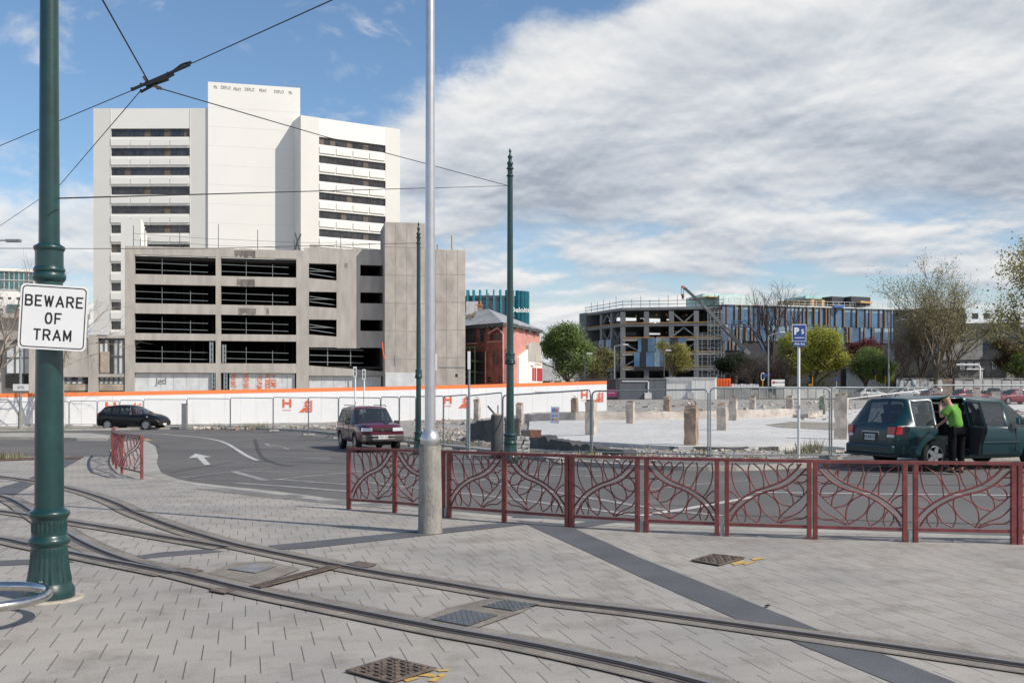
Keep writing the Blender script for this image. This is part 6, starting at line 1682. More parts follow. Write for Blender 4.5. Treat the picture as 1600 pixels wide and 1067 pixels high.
def wheel(root, x, y, r, wd=.2, rim=.64, spokes=5):
    b = LMB(); prof = [(r * rim, -wd / 2), (r * .9, -wd / 2), (r, -wd / 2 + .03), (r, wd / 2 - .03), (r * .9, wd / 2), (r * rim, wd / 2)]
    sg = 1 if y > 0 else -1
    T = Matrix.Translation((x, y - sg * wd / 2, r)) @ Matrix.Rotation(R(-90 * sg), 4, 'X')
    b.lathe(prof, 32, cap=False); b.v = [tuple(T @ Vector(v)) for v in b.v]; ty = b.build('tyre', m_tyre2, root)
    b = LMB(); b.lathe([(r * rim * .98, wd / 2 - .075), (r * rim, wd / 2 + .004), (r * rim * .94, wd / 2 + .002)], 32, mi=0, cap=False)
    b.lathe([(r * .14, wd / 2 - .03), (r * .14, wd / 2 - .004)], 16)
    for k in range(spokes):
        a = 2 * math.pi * k / spokes; c, s = math.cos(a), math.sin(a); w1, w2 = .055 * r / .3, .035 * r / .3
        p = [(c * r * .1 - s * w1, s * r * .1 + c * w1), (c * r * .1 + s * w1, s * r * .1 - c * w1), (c * r * rim + s * w2, s * r * rim - c * w2), (c * r * rim - s * w2, s * r * rim + c * w2)]
        lo = [Vector((q[0], q[1], wd / 2 - .04)) for q in p]; hi = [Vector((q[0], q[1], wd / 2 - .006)) for q in p]
        b.add(lo + hi, [(4, 5, 6, 7), (0, 1, 5, 4), (1, 2, 6, 5), (2, 3, 7, 6), (3, 0, 4, 7)])
    b.v = [tuple(T @ Vector(v)) for v in b.v]; b.build('rim', m_alloy, ty)
    b = LMB(); b.lathe([(r * rim, wd / 2 - .085), (.01, wd / 2 - .085)], 24); b.v = [tuple(T @ Vector(v)) for v in b.v]; b.build('brake_disc', m_trim, ty)
def seat(root, x, y, zb=.55, hr=True, col=None):
    b = LMB(); b.box(x - .25, x + .25, y - .24, y + .24, zb - .1, zb + .12)
    M = Matrix.Translation((x - .25, y, zb + .05)) @ Matrix.Rotation(R(-14), 4, 'Y')
    b.box(-.07, .08, -.23, .23, 0, .6, M=M)
    if hr: b.box(-.04, .06, -.13, .13, .62, .80, M=M)
    b.build('seat', col or m_inter, root, bevel=.03)
def fpanel(root, nm, m, pts, d=.01, bevel=0):
    """thin plate from 4 corner points (local), pushed by its normal"""
    pts = [Vector(p) for p in pts]; n = (pts[1] - pts[0]).cross(pts[2] - pts[0]).normalized() * d
    b = LMB(); k = len(pts); b.add([p - n for p in pts] + [p + n for p in pts], [tuple(range(k))[::-1], tuple(range(k, 2 * k))] + [(i, (i + 1) % k, (i + 1) % k + k, i + k) for i in range(k)])
    return b.build(nm, m, root, bevel=bevel)
def bx(root, nm, m, x0, x1, y0, y1, z0, z1, bevel=.01):
    b = LMB(); b.box(x0, x1, y0, y1, z0, z1); return b.build(nm, m, root, bevel=bevel)

# --- maroon four-wheel drive -------------------------------------------------
def suv():
    c = P(576, 699, 38.2); c.z = hz(c.x, c.y) + RD
    root = empty('parked_car', c, 'maroon and grey four-wheel drive car facing the camera on the road', 'car', rz=math.atan2(-.925, .38))
    pm = mat('maroon_car_paint', (.095, .012, .028), .28, .08, 3, coat=.9, spec=.5); lo = mat('car_grey_cladding', (.075, .068, .068), .5, .1, 6)
    x0 = -2.05
    T = [(0, .50, .88, .91, .93, .70, .62), (.07, .38, .98, 1.0, 1.02, .80, .68), (.12, .36, 1.04, 1.06, 1.10, .835, .70), (.30, .36, 1.06, 1.50, 1.60, .85, .66), (.36, .36, 1.06, 1.51, 1.62, .85, .66), (1.02, .34, 1.05, 1.53, 1.66, .85, .67), (1.08, .34, 1.05, 1.53, 1.66, .85, .67),
         (1.72, .34, 1.03, 1.53, 1.665, .85, .67), (1.79, .34, 1.03, 1.53, 1.665, .85, .67), (2.30, .34, 1.02, 1.51, 1.64, .85, .66), (2.42, .34, 1.01, 1.47, 1.59, .85, .655), (2.96, .36, 1.03, 1.06, 1.12, .85, .73),
         (3.4, .36, .99, 1.02, 1.08, .845, .74), (3.9, .38, .93, .97, 1.02, .835, .72), (4.03, .42, .84, .92, .96, .81, .70), (4.07, .46, .78, .88, .91, .80, .68)]
    T = [(a + x0, *b) for a, *b in T]
    body = car_body(root, T, [(4, 5, 'side'), (6, 7, 'side'), (8, 9, 'side'), (10, 11, 'side'), (10, 11, 'top'), (2, 3, 'top')], pm, lo, .74, axles=(-1.22, 1.18), wr=.355, w=.85)
    for x in (-1.22, 1.18):
        for y in (.835, -.835): wheel(root, x, y, .35, .21, .62, 5)
    xf = 2.04
    for s in (-1, 1):
        fpanel(root, 'headlight', m_head, [(xf - .005, s * .38, .77), (xf - .02, s * .38, .90), (xf - .06, s * .76, .91), (xf - .05, s * .79, .78)], .035, .012)
        fpanel(root, 'indicator', m_amber, [(xf + .035, s * .50, .60), (xf + .035, s * .50, .645), (xf - .03, s * .76, .645), (xf - .03, s * .76, .60)], .012)
        fpanel(root, 'mirror', m_trim, [(.55 - .0, s * .86, 1.0), (.55, s * 1.04, 1.0), (.55, s * 1.04, 1.13), (.55, s * .86, 1.13)], .05, .02)
        b = LMB(); b.tube([(-1.5, s * .60, 1.66), (-1.4, s * .60, 1.70), (.2, s * .60, 1.70), (.3, s * .6, 1.66)], .014, 6); b.build('roof_rail', m_trim, root)
        bx(root, 'sill_trim', lo, -1.9, 1.9, s * .845 - .012, s * .845 + .012, .72, .745)
        bx(root, 'wing_panel_line', m_trim, -.62, -.61, s * .852 - .004, s * .852 + .004, .5, 1.02, 0); bx(root, 'wing_panel_line', m_trim, .28, .29, s * .852 - .004, s * .852 + .004, .5, 1.02, 0)
    b = LMB(); b.box(1.93, 2.12, -.80, .80, .40, .66); b.build('front_bumper', lo, root, bevel=.05)
    bx(root, 'grille', m_trim, 1.93, 2.045, -.34, .34, .79, .88)
    for z in (.60, .50, .44): bx(root, 'bumper_bar', m_alloy if z != .44 else lo, 2.10, 2.14, -.45, .45, z, z + .022, .004)
    bx(root, 'bumper_intake', m_trim, 2.10, 2.125, -.45, .45, .47, .60, 0)
    bx(root, 'number_plate', m_plate, 2.13, 2.15, -.19, .19, .50, .635, .004)
    text_mesh('ATN1153', .105, 'plate_number', m_trim, root, None, .001, .002)
    t = bpy.data.objects[-1] if False else [o for o in root.children if o.name.startswith('plate_number')][0]
    t.matrix_parent_inverse = Matrix(); t.data.transform(Matrix.Translation((2.152, 0, .567)) @ Matrix.Rotation(R(90), 4, 'Z'))
    b = LMB(); b.lathe([(.055, 0), (.055, .012)], 16); b.v = [tuple(Matrix.Translation((2.045, -.0, .835)) @ Matrix.Rotation(R(90), 4, 'Y') @ Vector(v)) for v in b.v]; b.build('badge', m_chrome, root)
    fpanel(root, 'bonnet_black_stripe', mat('black_car_paint', (.012, .012, .018), .25, coat=.9), [(.95, .14, 1.135), (.95, .44, 1.125), (1.84, .48, 1.012), (1.84, .12, 1.03)][::1], .006)
    for y in (.36, -.36): seat(root, -.05, y, .72); seat(root, -.95, y, .75)
    bx(root, 'dashboard', m_inter, .55, .95, -.7, .7, .78, 1.0, .04)
    bx(root, 'cabin_floor', m_inter, -1.8, .9, -.75, .75, .42, .5, 0)
    b = LMB(); b.tube([(.50 + .03 * math.cos(a), -.36 + .18 * math.cos(a), 1.0 + .17 * math.sin(a)) for a in [2 * math.pi * i / 20 for i in range(21)]], .014, 6); b.build('steering_wheel', m_trim, root)
    bx(root, 'underbody', m_trim, -1.6, 1.7, -.45, .45, .26, .4, .03)
suv()

# --- black hatchback ---------------------------------------------------------
def hatch():
    c = P(210, 670, 59.2); c.z = hz(c.x, c.y) + RD
    c.z = EYE - (671.5 - 612) / F * 59.2
    root = empty('hatchback_car', c, 'small black hatchback driving right in front of the white hoarding', 'car', rz=R(-11))
    pm = mat('black_paint_gloss', (.004, .0045, .006), .3, .0, coat=.35, spec=.3)
    T = [(.02, .42, .62, .66, .70, .66, .56), (.05, .28, .90, .94, .98, .80, .64), (.13, .25, 1.01, 1.05, 1.09, .83, .67), (.38, .24, 1.02, 1.27, 1.36, .85, .60), (.47, .24, 1.02, 1.30, 1.40, .85, .60), (.95, .22, .98, 1.35, 1.46, .86, .61), (1.03, .22, .98, 1.36, 1.475, .86, .61),
         (1.48, .21, .95, 1.36, 1.49, .86, .61), (1.55, .21, .95, 1.36, 1.49, .86, .61), (2.05, .21, .93, 1.31, 1.43, .86, .61), (2.13, .21, .92, 1.29, 1.41, .86, .60), (2.92, .22, .90, .95, 1.03, .85, .72), (3.4, .24, .84, .88, .93, .83, .68), (3.78, .27, .72, .76, .80, .78, .62), (3.97, .30, .54, .60, .64, .68, .54)]
    T = [(a - 2.0, *b) for a, *b in T]
    car_body(root, T, [(4, 5, 'side'), (6, 7, 'side'), (8, 9, 'side'), (10, 11, 'side'), (10, 11, 'top'), (2, 3, 'top')], pm, None, 0, axles=(-1.25, 1.22), wr=.315, w=.86)
    for x in (-1.25, 1.22):
        for y in (.845, -.845): wheel(root, x, y, .31, .19, .70, 7)
    for s in (-1, 1):
        fpanel(root, 'headlight', m_head, [(1.25, s * .835, .78), (1.32, s * .79, .845), (1.80, s * .62, .72), (1.78, s * .70, .66)], .02, .01)
        fpanel(root, 'tail_light', m_redl, [(-1.98, s * .77, .80), (-1.95, s * .80, .98), (-1.78, s * .845, 1.0), (-1.85, s * .85, .84)], .012, .005)
        fpanel(root, 'mirror', pm, [(.5, s * .87, .93), (.5, s * 1.02, .93), (.5, s * 1.02, 1.05), (.5, s * .87, 1.05)], .05, .02)
        fpanel(root, 'fog_light', m_head, [(1.86, s * .60, .36), (1.86, s * .60, .44), (1.78, s * .70, .44), (1.78, s * .70, .36)], .012)
        bx(root, 'door_handle', m_trim, -.55, -.38, s * .855 - .015, s * .855 + .02, .80, .83); bx(root, 'door_handle', m_trim, .12, .28, s * .855 - .015, s * .855 + .02, .79, .82)
    bx(root, 'number_plate', m_plate, 1.97, 1.995, -.18, .18, .30, .42, .003)
    for y in (.36, -.36): seat(root, .0, y, .5); seat(root, -.85, y, .52)
    bx(root, 'dashboard', m_inter, .7, 1.1, -.7, .7, .6, .88, .04); bx(root, 'cabin_floor', m_inter, -1.5, .9, -.7, .7, .27, .33, 0)
    HATCH.append(root)
HATCH = []
hatch()

# --- dark green people carrier ----------------------------------------------
m_vang = mat('dark_teal_car_paint', (.004, .034, .044), .3, .12, 1.6, coat=.3, spec=.35)
def van():
    k = P(1404, 700, 21.7)       # near rear corner
    yaw = R(18)
    root0 = Vector((k.x, k.y, 0)) + Vector((-math.sin(yaw), math.cos(yaw), 0)) * .88
    root0.z = EYE - (735 - 612) / F * 22.0
    root = empty('parked_van', root0, 'dark green people carrier parked with its rear side door open', 'people carrier', rz=yaw)
    T = [(-.06, .36, .60, .66, .70, .68, .60), (-.045, .32, .80, .84, .88, .775, .68), (-.02, .30, .92, .95, .985, .825, .71), (.03, .30, .99, 1.01, 1.05, .85, .72), (.34, .28, 1.0, 1.47, 1.56, .88, .655), (.46, .27, 1.0, 1.50, 1.595, .885, .67), (.50, .27, 1.0, 1.50, 1.60, .885, .675), (.99, .25, .99, 1.52, 1.625, .885, .69), (1.04, .25, .99, 1.52, 1.63, .885, .69),
         (1.06, .25, .99, 1.52, 1.63, .885, .69), (1.93, .24, .98, 1.52, 1.65, .885, .69), (2.04, .24, .97, 1.52, 1.65, .885, .69), (2.98, .24, .95, 1.47, 1.61, .885, .685), (3.10, .24, .94, 1.44, 1.58, .885, .68), (3.60, .25, .92, 1.12, 1.21, .88, .72), (3.98, .26, .90, .94, 1.02, .875, .76), (4.3, .28, .84, .88, .93, .86, .72), (4.6, .32, .68, .72, .76, .80, .64), (4.72, .38, .52, .58, .6, .68, .56)]
    car_body(root, T, [(6, 7, 'side'), (10, 10, 'side'), (9, 10, 'side'), (11, 12, 'side'), (13, 14, 'side'), (13, 15, 'top'), (3, 4, 'top')], m_vang, None, 0, axles=(.98, 3.80), wr=.325, w=.885, hole=(1.05, 1.935, .34, 1.56))
    for x in (.98, 3.80):
        for y in (.875, -.875): wheel(root, x, y, .325, .2, .66, 5)
    # rear details (rear faces -x)
    for s in (-1, 1):
        fpanel(root, 'tail_light', m_redl, [(-.035, s * .80, .80), (-.062, s * .60, .80), (-.040, s * .60, .97), (-.005, s * .825, .97)], .026, .008)
        fpanel(root, 'reversing_light', m_head, [(-.04, s * .775, .73), (-.066, s * .60, .73), (-.062, s * .60, .80), (-.035, s * .80, .80)], .024, .008)
        fpanel(root, 'tail_light', m_redl, [(-.03, s * .815, .80), (.12, s * .887, .80), (.10, s * .875, .98), (-.0, s * .835, .98)], .014, .004)
    b = LMB(); b.box(-.13, .14, -.80, .80, .34, .57); b.box(.10, .55, -.895, -.80, .34, .56); b.build('rear_bumper', m_vang, root, bevel=.09)
    bx(root, 'bumper_insert', m_trim, -.165, .12, -.80, .80, .30, .36, .02)
    fr = LMB(); fr.box(-.055, -.03, -.30, .30, .62, .86); fr.build('plate_recess', m_chrome, root, bevel=.01)
    bx(root, 'plate_recess_inner', m_trim, -.062, -.05, -.28, .28, .635, .835, .006)
    bx(root, 'number_plate', m_plate, -.075, -.06, -.18, .18, .66, .79, .004)
    text_mesh('EXA012', .11, 'plate_number', m_trim, root, None, .001, .002)
    t = [o for o in root.children if o.name.startswith('plate_number')][0]; t.matrix_parent_inverse = Matrix(); t.data.transform(Matrix.Translation((-.078, 0, .725)) @ Matrix.Rotation(R(-90), 4, 'Z'))
    fpanel(root, 'tailgate_upper_trim', m_trim, [(.375, .55, 1.535), (.375, -.55, 1.535), (.44, -.55, 1.575), (.44, .55, 1.575)], .012)
    b = LMB(); b.tube([(.02, .12, 1.0), (.15, .04, 1.20), (.2, .02, 1.3)], .01, 5); b.build('rear_wiper', m_trim, root)
    # side mouldings, handles, mirrors
    for x0, x1 in ((2.06, 3.3),): bx(root, 'side_moulding', m_vang, x0, x1, -.91, -.885, .58, .61, .008)
    bx(root, 'door_handle', m_chrome, 2.10, 2.26, -.91, -.875, .84, .875, .01)
    bx(root, 'door_seam', m_trim, 2.0, 2.012, -.889, -.878, .36, .96, 0); bx(root, 'door_seam', m_trim, 3.22, 3.232, -.889, -.878, .40, .92, 0)
    bx(root, 'door_seam', m_trim, 2.01, 3.22, -.888, -.878, .345, .357, 0)
    for s in (-1, 1):
        b = LMB(); b.box(3.18, 3.34, s * .92 - .07 + .06 * s, s * .92 + .07 + .06 * s, 1.0, 1.17); b.build('mirror', m_vang, root, bevel=.04)
        b = LMB(); b.box(3.172, 3.182, s * .98 - .055, s * .98 + .055, 1.02, 1.15); b.build('mirror_glass', m_chrome, root)
    bx(root, 'side_indicator', m_amber, 3.92, 4.0, -.893, -.87, .70, .725, .004)
    # inside
    for y in (.42, -.42): seat(root, 1.45, y, .62); seat(root, 2.5, y, .62)
    seat(root, .85, 0, .62); bx(root, 'cabin_floor', m_inter, .2, 3.6, -.8, .8, .30, .38, 0)
    bx(root, 'dashboard', m_inter, 3.3, 3.75, -.75, .75, .75, 1.0, .04)
    b = LMB(); b.tube([(3.12 + .05 * math.sin(a), -.42 + .18 * math.cos(a), .98 + .17 * math.sin(a)) for a in [2 * math.pi * i / 20 for i in range(21)]], .015, 6); b.build('steering_wheel', m_trim, root)
    bx(root, 'wheel_arch_lining', m_inter, .55, 1.34, -.80, -.4, .3, .72, .03)
    # the open rear side door, hinged at the centre pillar
    ha = R(66); H = Matrix.Translation((1.99, -.885, 0)) @ Matrix.Rotation(ha, 4, 'Z')
    # door in hinge frame: extends along -x
    b = LMB(); prof = [(-.02, .34), (-.60, .34), (-.66, .62), (-.86, .86), (-.9, .97), (-.02, .97)]
    b.prism(prof, -.015, .03, 0, H); o = b.build('side_door', m_vang, root, bevel=.01)
    b = LMB(); b.prism([(x * .96 - .02, z * .98 + .01) for x, z in prof], .03, .075, 0, H); b.build('door_lining', m_inter, o)
    b = LMB(); b.beam(H @ Vector((-.03, .02, .97)), H @ Vector((-.08, .16, 1.52)), .05); b.beam(H @ Vector((-.88, .02, .97)), H @ Vector((-.84, .16, 1.5)), .05); b.beam(H @ Vector((-.08, .16, 1.52)), H @ Vector((-.84, .16, 1.5)), .04); b.build('window_frame', m_vang, o)
    b = LMB(); b.quad(H @ Vector((-.05, .03, .97)), H @ Vector((-.87, .03, .97)), H @ Vector((-.84, .16, 1.5)), H @ Vector((-.08, .16, 1.5))); b.build('door_window', m_cglass, o)
    return root
VAN = van()

# distant parked cars behind the slab (right)
def far_car(px0, px1, yb, Y, col, lab, rz=0):
    c = P((px0 + px1) / 2, yb, Y); c.z = hz(c.x, c.y) - .02
    L = (px1 - px0) / F * Y; s = L / 4.2
    root = empty('distant_car', c, lab, 'car', 'cars parked beyond the demolition site', rz=rz)
    pm = mat('distant_car_paint', col, .3, coat=.8)
    T = [(0, .3, .7, .74, .76, .7, .6), (.08, .24, .88, .92, .95, .82, .66), (.75, .22, .93, 1.30, 1.38, .85, .58), (.9, .22, .93, 1.34, 1.43, .85, .60), (1.7, .2, .92, 1.36, 1.46, .85, .6), (1.8, .2, .92, 1.36, 1.46, .85, .6), (2.4, .2, .90, 1.30, 1.4, .85, .6), (3.1, .22, .86, .9, .96, .84, .66), (4.0, .26, .68, .72, .76, .78, .6), (4.2, .34, .5, .55, .58, .6, .5)]
    T = [(a - 2.1, *b) for a, *b in T]
    car_body(root, T, [(3, 4, 'side'), (5, 6, 'side'), (6, 7, 'top'), (1, 2, 'top')], pm, None, 0, axles=(-1.3, 1.25), wr=.31, w=.85)
    for x in (-1.3, 1.25):
        for y in (.84, -.84): wheel(root, x, y, .31, .18, .66, 5)
    for y in (.6, -.6):
        bx(root, 'headlight', m_head, 2.0, 2.09, y - .14, y + .14, .55, .68); bx(root, 'tail_light', m_redl, -2.1, -2.0, y - .12, y + .12, .72, .9)
    bx(root, 'cabin_floor', m_inter, -1.6, 1.2, -.7, .7, .26, .6, 0)
    root.scale = (1, 1, 1)
    return root
far_car(1494, 1540, 625, 100, (.16, .02, .035), 'dark red car parked beyond the site above the green van windscreen', R(14))
far_car(1562, 1606, 627, 96, (.19, .02, .04), 'dark red car parked beyond the site at the right picture edge', R(192))
far_car(1538, 1566, 623, 118, (.05, .06, .07), 'dark grey car parked between the two distant red cars', R(70))
far_car(1446, 1492, 623, 112, (.10, .02, .03), 'dark car parked beyond the site behind the rusty topped column', R(10))
far_car(1340, 1384, 621, 135, (.45, .46, .47), 'silver car parked beyond the site left of the thin orange poles', R(8))
far_car(1392, 1430, 621, 132, (.30, .31, .33), 'grey car parked beyond the site behind the end of the lying fence frame', R(186))
far_car(1240, 1282, 620.5, 146, (.42, .43, .44), 'silver car parked beyond the site right of the parking sign post', R(6))

# ================================================================== PEOPLE
def skin(name, verts, edges, rad, m, parent, root_i=0, sub=2, local=True, clip=None):
    me = bpy.data.meshes.new(name); me.from_pydata([tuple(v) for v in verts], edges, [])
    o = bpy.data.objects.new(name, me); COL.objects.link(o)
    bm = bmesh.new(); bm.from_mesh(me); ly = bm.verts.layers.skin.verify()
    bm.verts.ensure_lookup_table()
    for i, v in enumerate(bm.verts):
        r = rad[i]; v[ly].radius = r if isinstance(r, tuple) else (r, r); v[ly].use_root = (i == root_i)
    bm.to_mesh(me); bm.free()
    s = o.modifiers.new('s', 'SKIN'); s.use_smooth_shade = True; s.branch_smoothing = .3
    u = o.modifiers.new('u', 'SUBSURF'); u.levels = sub; u.render_levels = sub
    dg = bpy.context.evaluated_depsgraph_get(); dg.update()
    m2 = bpy.data.meshes.new_from_object(o.evaluated_get(dg)); m2.name = name
    bpy.data.objects.remove(o); bpy.data.meshes.remove(me)
    m2.materials.clear(); m2.materials.append(m)
    for p in m2.polygons: p.use_smooth = True
    ob = bpy.data.objects.new(name, m2); COL.objects.link(ob); ob.parent = parent
    return ob
m_skin = mat('skin', (.50, .27, .19), .6, .06, 12)
def join_meshes(obs, name):
    bm = bmesh.new()
    for o in obs:
        t = o.data.copy(); t.transform(o.matrix_basis); bm.from_mesh(t); bpy.data.meshes.remove(t)
    me = bpy.data.meshes.new(name); bm.to_mesh(me); bm.free(); me.materials.append(m_skin)
    for p in me.polygons: p.use_smooth = True
    par = obs[0].parent
    for o in obs: bpy.data.objects.remove(o)
    o = bpy.data.objects.new(name, me); COL.objects.link(o); o.parent = par; return o
def person_van():
    Y = 21.15
    b = P(1494, 745, Y); z0 = VAN.location.z
    root = empty('person', Vector((b.x, b.y, z0)), 'person in a bright green shirt, dark trousers and green cap leaning into the open van', 'person')
    # local: x right in the picture, y away, z up; standing, bent towards the door (left and away), back to the camera
    hip = Vector((.07, .12, .93)); lum = Vector((.055, .14, 1.08)); chest = Vector((.01, .165, 1.29)); neckb = Vector((-.045, .19, 1.44)); neck = Vector((-.07, .205, 1.49)); head = Vector((-.115, .225, 1.575)); crown = Vector((-.135, .23, 1.665))
    sl = Vector((-.20, .06, 1.38)) + Vector((.0, 0, .02)); sr = Vector((.12, .27, 1.39)); sl = Vector((-.135, .07, 1.385))
    # near (left in picture) arm raised to the face, far arm reaching down into the car
    el = Vector((-.27, .12, 1.19)); wl = Vector((-.245, .22, 1.40)); hl = Vector((-.235, .25, 1.48))
    er = Vector((.02, .45, 1.16)); wr_ = Vector((-.10, .62, 1.02)); hr = Vector((-.13, .70, .99))
    kl = Vector((-.06, .06, .49)); al = Vector((-.04, .10, .09)); tl = Vector((-.10, .26, .03)); jl = Vector((-.02, .12, .90))
    kr = Vector((.17, .18, .49)); ar = Vector((.17, .12, .09)); tr = Vector((.09, .28, .03)); jr = Vector((.17, .15, .90))
    V = [hip, lum, chest, neckb, neck, head, crown, sl, el, wl, hl, sr, er, wr_, hr, jl, kl, al, tl, jr, kr, ar, tr]
    E = [(0, 1), (1, 2), (2, 3), (3, 4), (4, 5), (5, 6), (2, 7), (7, 8), (8, 9), (9, 10), (2, 11), (11, 12), (12, 13), (13, 14), (0, 15), (15, 16), (16, 17), (17, 18), (0, 19), (19, 20), (20, 21), (21, 22)]
    Rr = [(.14, .11), (.13, .10), (.14, .11), (.09, .08), .055, (.085, .095), (.06, .065), .055, .04, .028, .035, .055, .04, .028, .035, .085, .058, .04, .035, .085, .058, .04, .035]
    body = skin('body', V, E, Rr, m_skin, root)
    parts = [body]
    def fingers(w, h, side, curl):
        d = (h - w).normalized(); s = d.cross(side).normalized(); out = []
        for k, (o_, L) in enumerate(((-.030, .062), (-.011, .072), (.009, .068), (.028, .052))):
            p0 = h + s * o_ * .8; p1 = h + d * L * .55 + s * o_; p2 = p1 + (d * .5 + side * curl).normalized() * L * .5; p3 = p2 + (d * .1 + side * curl).normalized() * L * .35
            out.append(skin('finger', [p0, p1, p2, p3], [(0, 1), (1, 2), (2, 3)], [.010, .009, .0085, .007], m_skin, root, sub=1))
        q0 = w.lerp(h, .6) - s * .03; q1 = q0 - s * .03 + d * .025; q2 = q1 + d * .03 + side * .012
        out.append(skin('finger', [q0, q1, q2], [(0, 1), (1, 2)], [.012, .0105, .009], m_skin, root, sub=1)); return out
    parts += fingers(wl, hl, Vector((.8, 0, .3)).normalized(), .9); parts += fingers(wr_, hr, Vector((0, 0, -1)), .8)
    # nose and ears on the head (face is turned left and away)
    hd = Vector((-.85, .4, -.3)).normalized(); c = head + Vector((-.005, 0, .01))
    parts.append(skin('nose', [c + hd * .07, c + hd * .105 - Vector((0, 0, .012))], [(0, 1)], [.016, .011], m_skin, root, sub=1))
    sd = hd.cross(Vector((0, 0, 1))).normalized()
    for s in (-1, 1): parts.append(skin('ear', [c + sd * s * .078, c + sd * s * .092 + Vector((.01, 0, .02))], [(0, 1)], [.018, .02], m_skin, root, sub=1))
    join_meshes(parts, 'body')
    m_sh = mat('green_shirt', (.11, .30, .04), .85, .2, 6, 1., 9); m_tr = mat('dark_trousers', (.008, .008, .010), .95, .2, 9, spec=.1)
    # shirt: torso + short sleeves
    sv = [hip + Vector((0, 0, .0)), lum, Vector((.035, .15, 1.19)), chest, neckb + Vector((.01, -.01, -.02)), sl + Vector((.03, .03, 0)), sl.lerp(el, .8), sr + Vector((-.02, -.02, 0)), sr.lerp(er, .8)]
    skin('shirt', sv, [(0, 1), (1, 2), (2, 3), (3, 4), (3, 5), (5, 6), (3, 7), (7, 8)], [(.175, .145), (.175, .145), (.18, .15), (.185, .155), (.085, .08), .10, .085, .10, .085], m_sh, root)
    skin('trousers', [hip + Vector((0, 0, -.02)), jl, kl, al + Vector((0, 0, .02)), jr, kr, ar + Vector((0, 0, .02))], [(0, 1), (1, 2), (2, 3), (0, 4), (4, 5), (5, 6)], [(.135, .115), .11, .082, .065, .11, .082, .065], m_tr, root)
    for a, t in ((al, tl), (ar, tr)):
        skin('shoe', [a + Vector((.01, -.05, -.05)), a + Vector((0, .03, -.045)), t + Vector((0, 0, .01))], [(0, 1), (1, 2)], [(.045, .045), (.05, .045), (.04, .03)], mat('shoe_dark', (.03, .03, .032), .7), root)
    m_cap = mat('green_cap', (.01, .11, .05), .8)
    skin('cap', [head + Vector((.0, 0, .03)), crown + Vector((0, 0, -.01))], [(0, 1)], [(.118, .122), (.10, .10)], m_cap, root)
    pk = c + hd * .11 + Vector((0, 0, .055)); 
    b = LMB(); q = [c + hd * .08 + sd * .075 + Vector((0, 0, .06)), c + hd * .08 - sd * .075 + Vector((0, 0, .06)), c + hd * .18 - sd * .055 + Vector((0, 0, .03)), c + hd * .195 + Vector((0, 0, .028)), c + hd * .18 + sd * .055 + Vector((0, 0, .03))]
    b.add(q + [p + Vector((0, 0, .01)) for p in q], [(0, 1, 2, 3, 4), (9, 8, 7, 6, 5)] + [(i, (i + 1) % 5, (i + 1) % 5 + 5, i + 5) for i in range(5)]); b.build('cap_peak', m_cap, root)
    skin('hair', [head + Vector((.035, -.005, -.01)), head + Vector((.03, 0, .03))], [(0, 1)], [(.078, .09), (.08, .09)], mat('hair_dark', (.04, .028, .02), .8), root, sub=1)
person_van()

def driver():
    M = Matrix.Translation(HATCH[0].location) @ Matrix.Rotation(HATCH[0].rotation_euler.z, 4, 'Z'); c = M @ Vector((.0, -.36, .58))
    root = empty('person', c, 'driver in a white top holding the wheel of the black hatchback', 'person', rz=HATCH[0].rotation_euler.z)
    V = [Vector(v) for v in ((0, 0, .08), (-.06, 0, .25), (-.12, 0, .45), (-.10, 0, .55), (-.07, 0, .66), (-.06, 0, .76), (-.10, .17, .44), (.04, .22, .26), (.26, .14, .36), (.33, .12, .40), (-.10, -.17, .44), (.04, -.22, .26), (.26, -.14, .36), (.33, -.12, .40), (.40, .1, .08), (.62, .1, -.18), (.40, -.1, .08), (.62, -.1, -.18))]
    E = [(0, 1), (1, 2), (2, 3), (3, 4), (4, 5), (2, 6), (6, 7), (7, 8), (8, 9), (2, 10), (10, 11), (11, 12), (12, 13), (0, 14), (14, 15), (0, 16), (16, 17)]
    skin('body', V, E, [(.13, .16), (.11, .15), (.11, .16), .055, (.095, .08), (.07, .07), .055, .04, .028, .038, .055, .04, .028, .038, .08, .055, .08, .055], m_skin, root)
    skin('shirt', V[:3] + [V[6], V[6].lerp(V[7], .7), V[10], V[10].lerp(V[11], .7)], [(0, 1), (1, 2), (2, 3), (3, 4), (2, 5), (5, 6)], [(.15, .18), (.14, .18), (.13, .18), .08, .06, .08, .06], mat('white_shirt', (.6, .6, .6), .8), root)
    skin('hair', [V[4] + Vector((-.03, 0, .04)), V[5] + Vector((-.02, 0, .0))], [(0, 1)], [(.10, .09), (.085, .085)], mat('hair_brown', (.05, .03, .02), .8), root, sub=1)
driver()

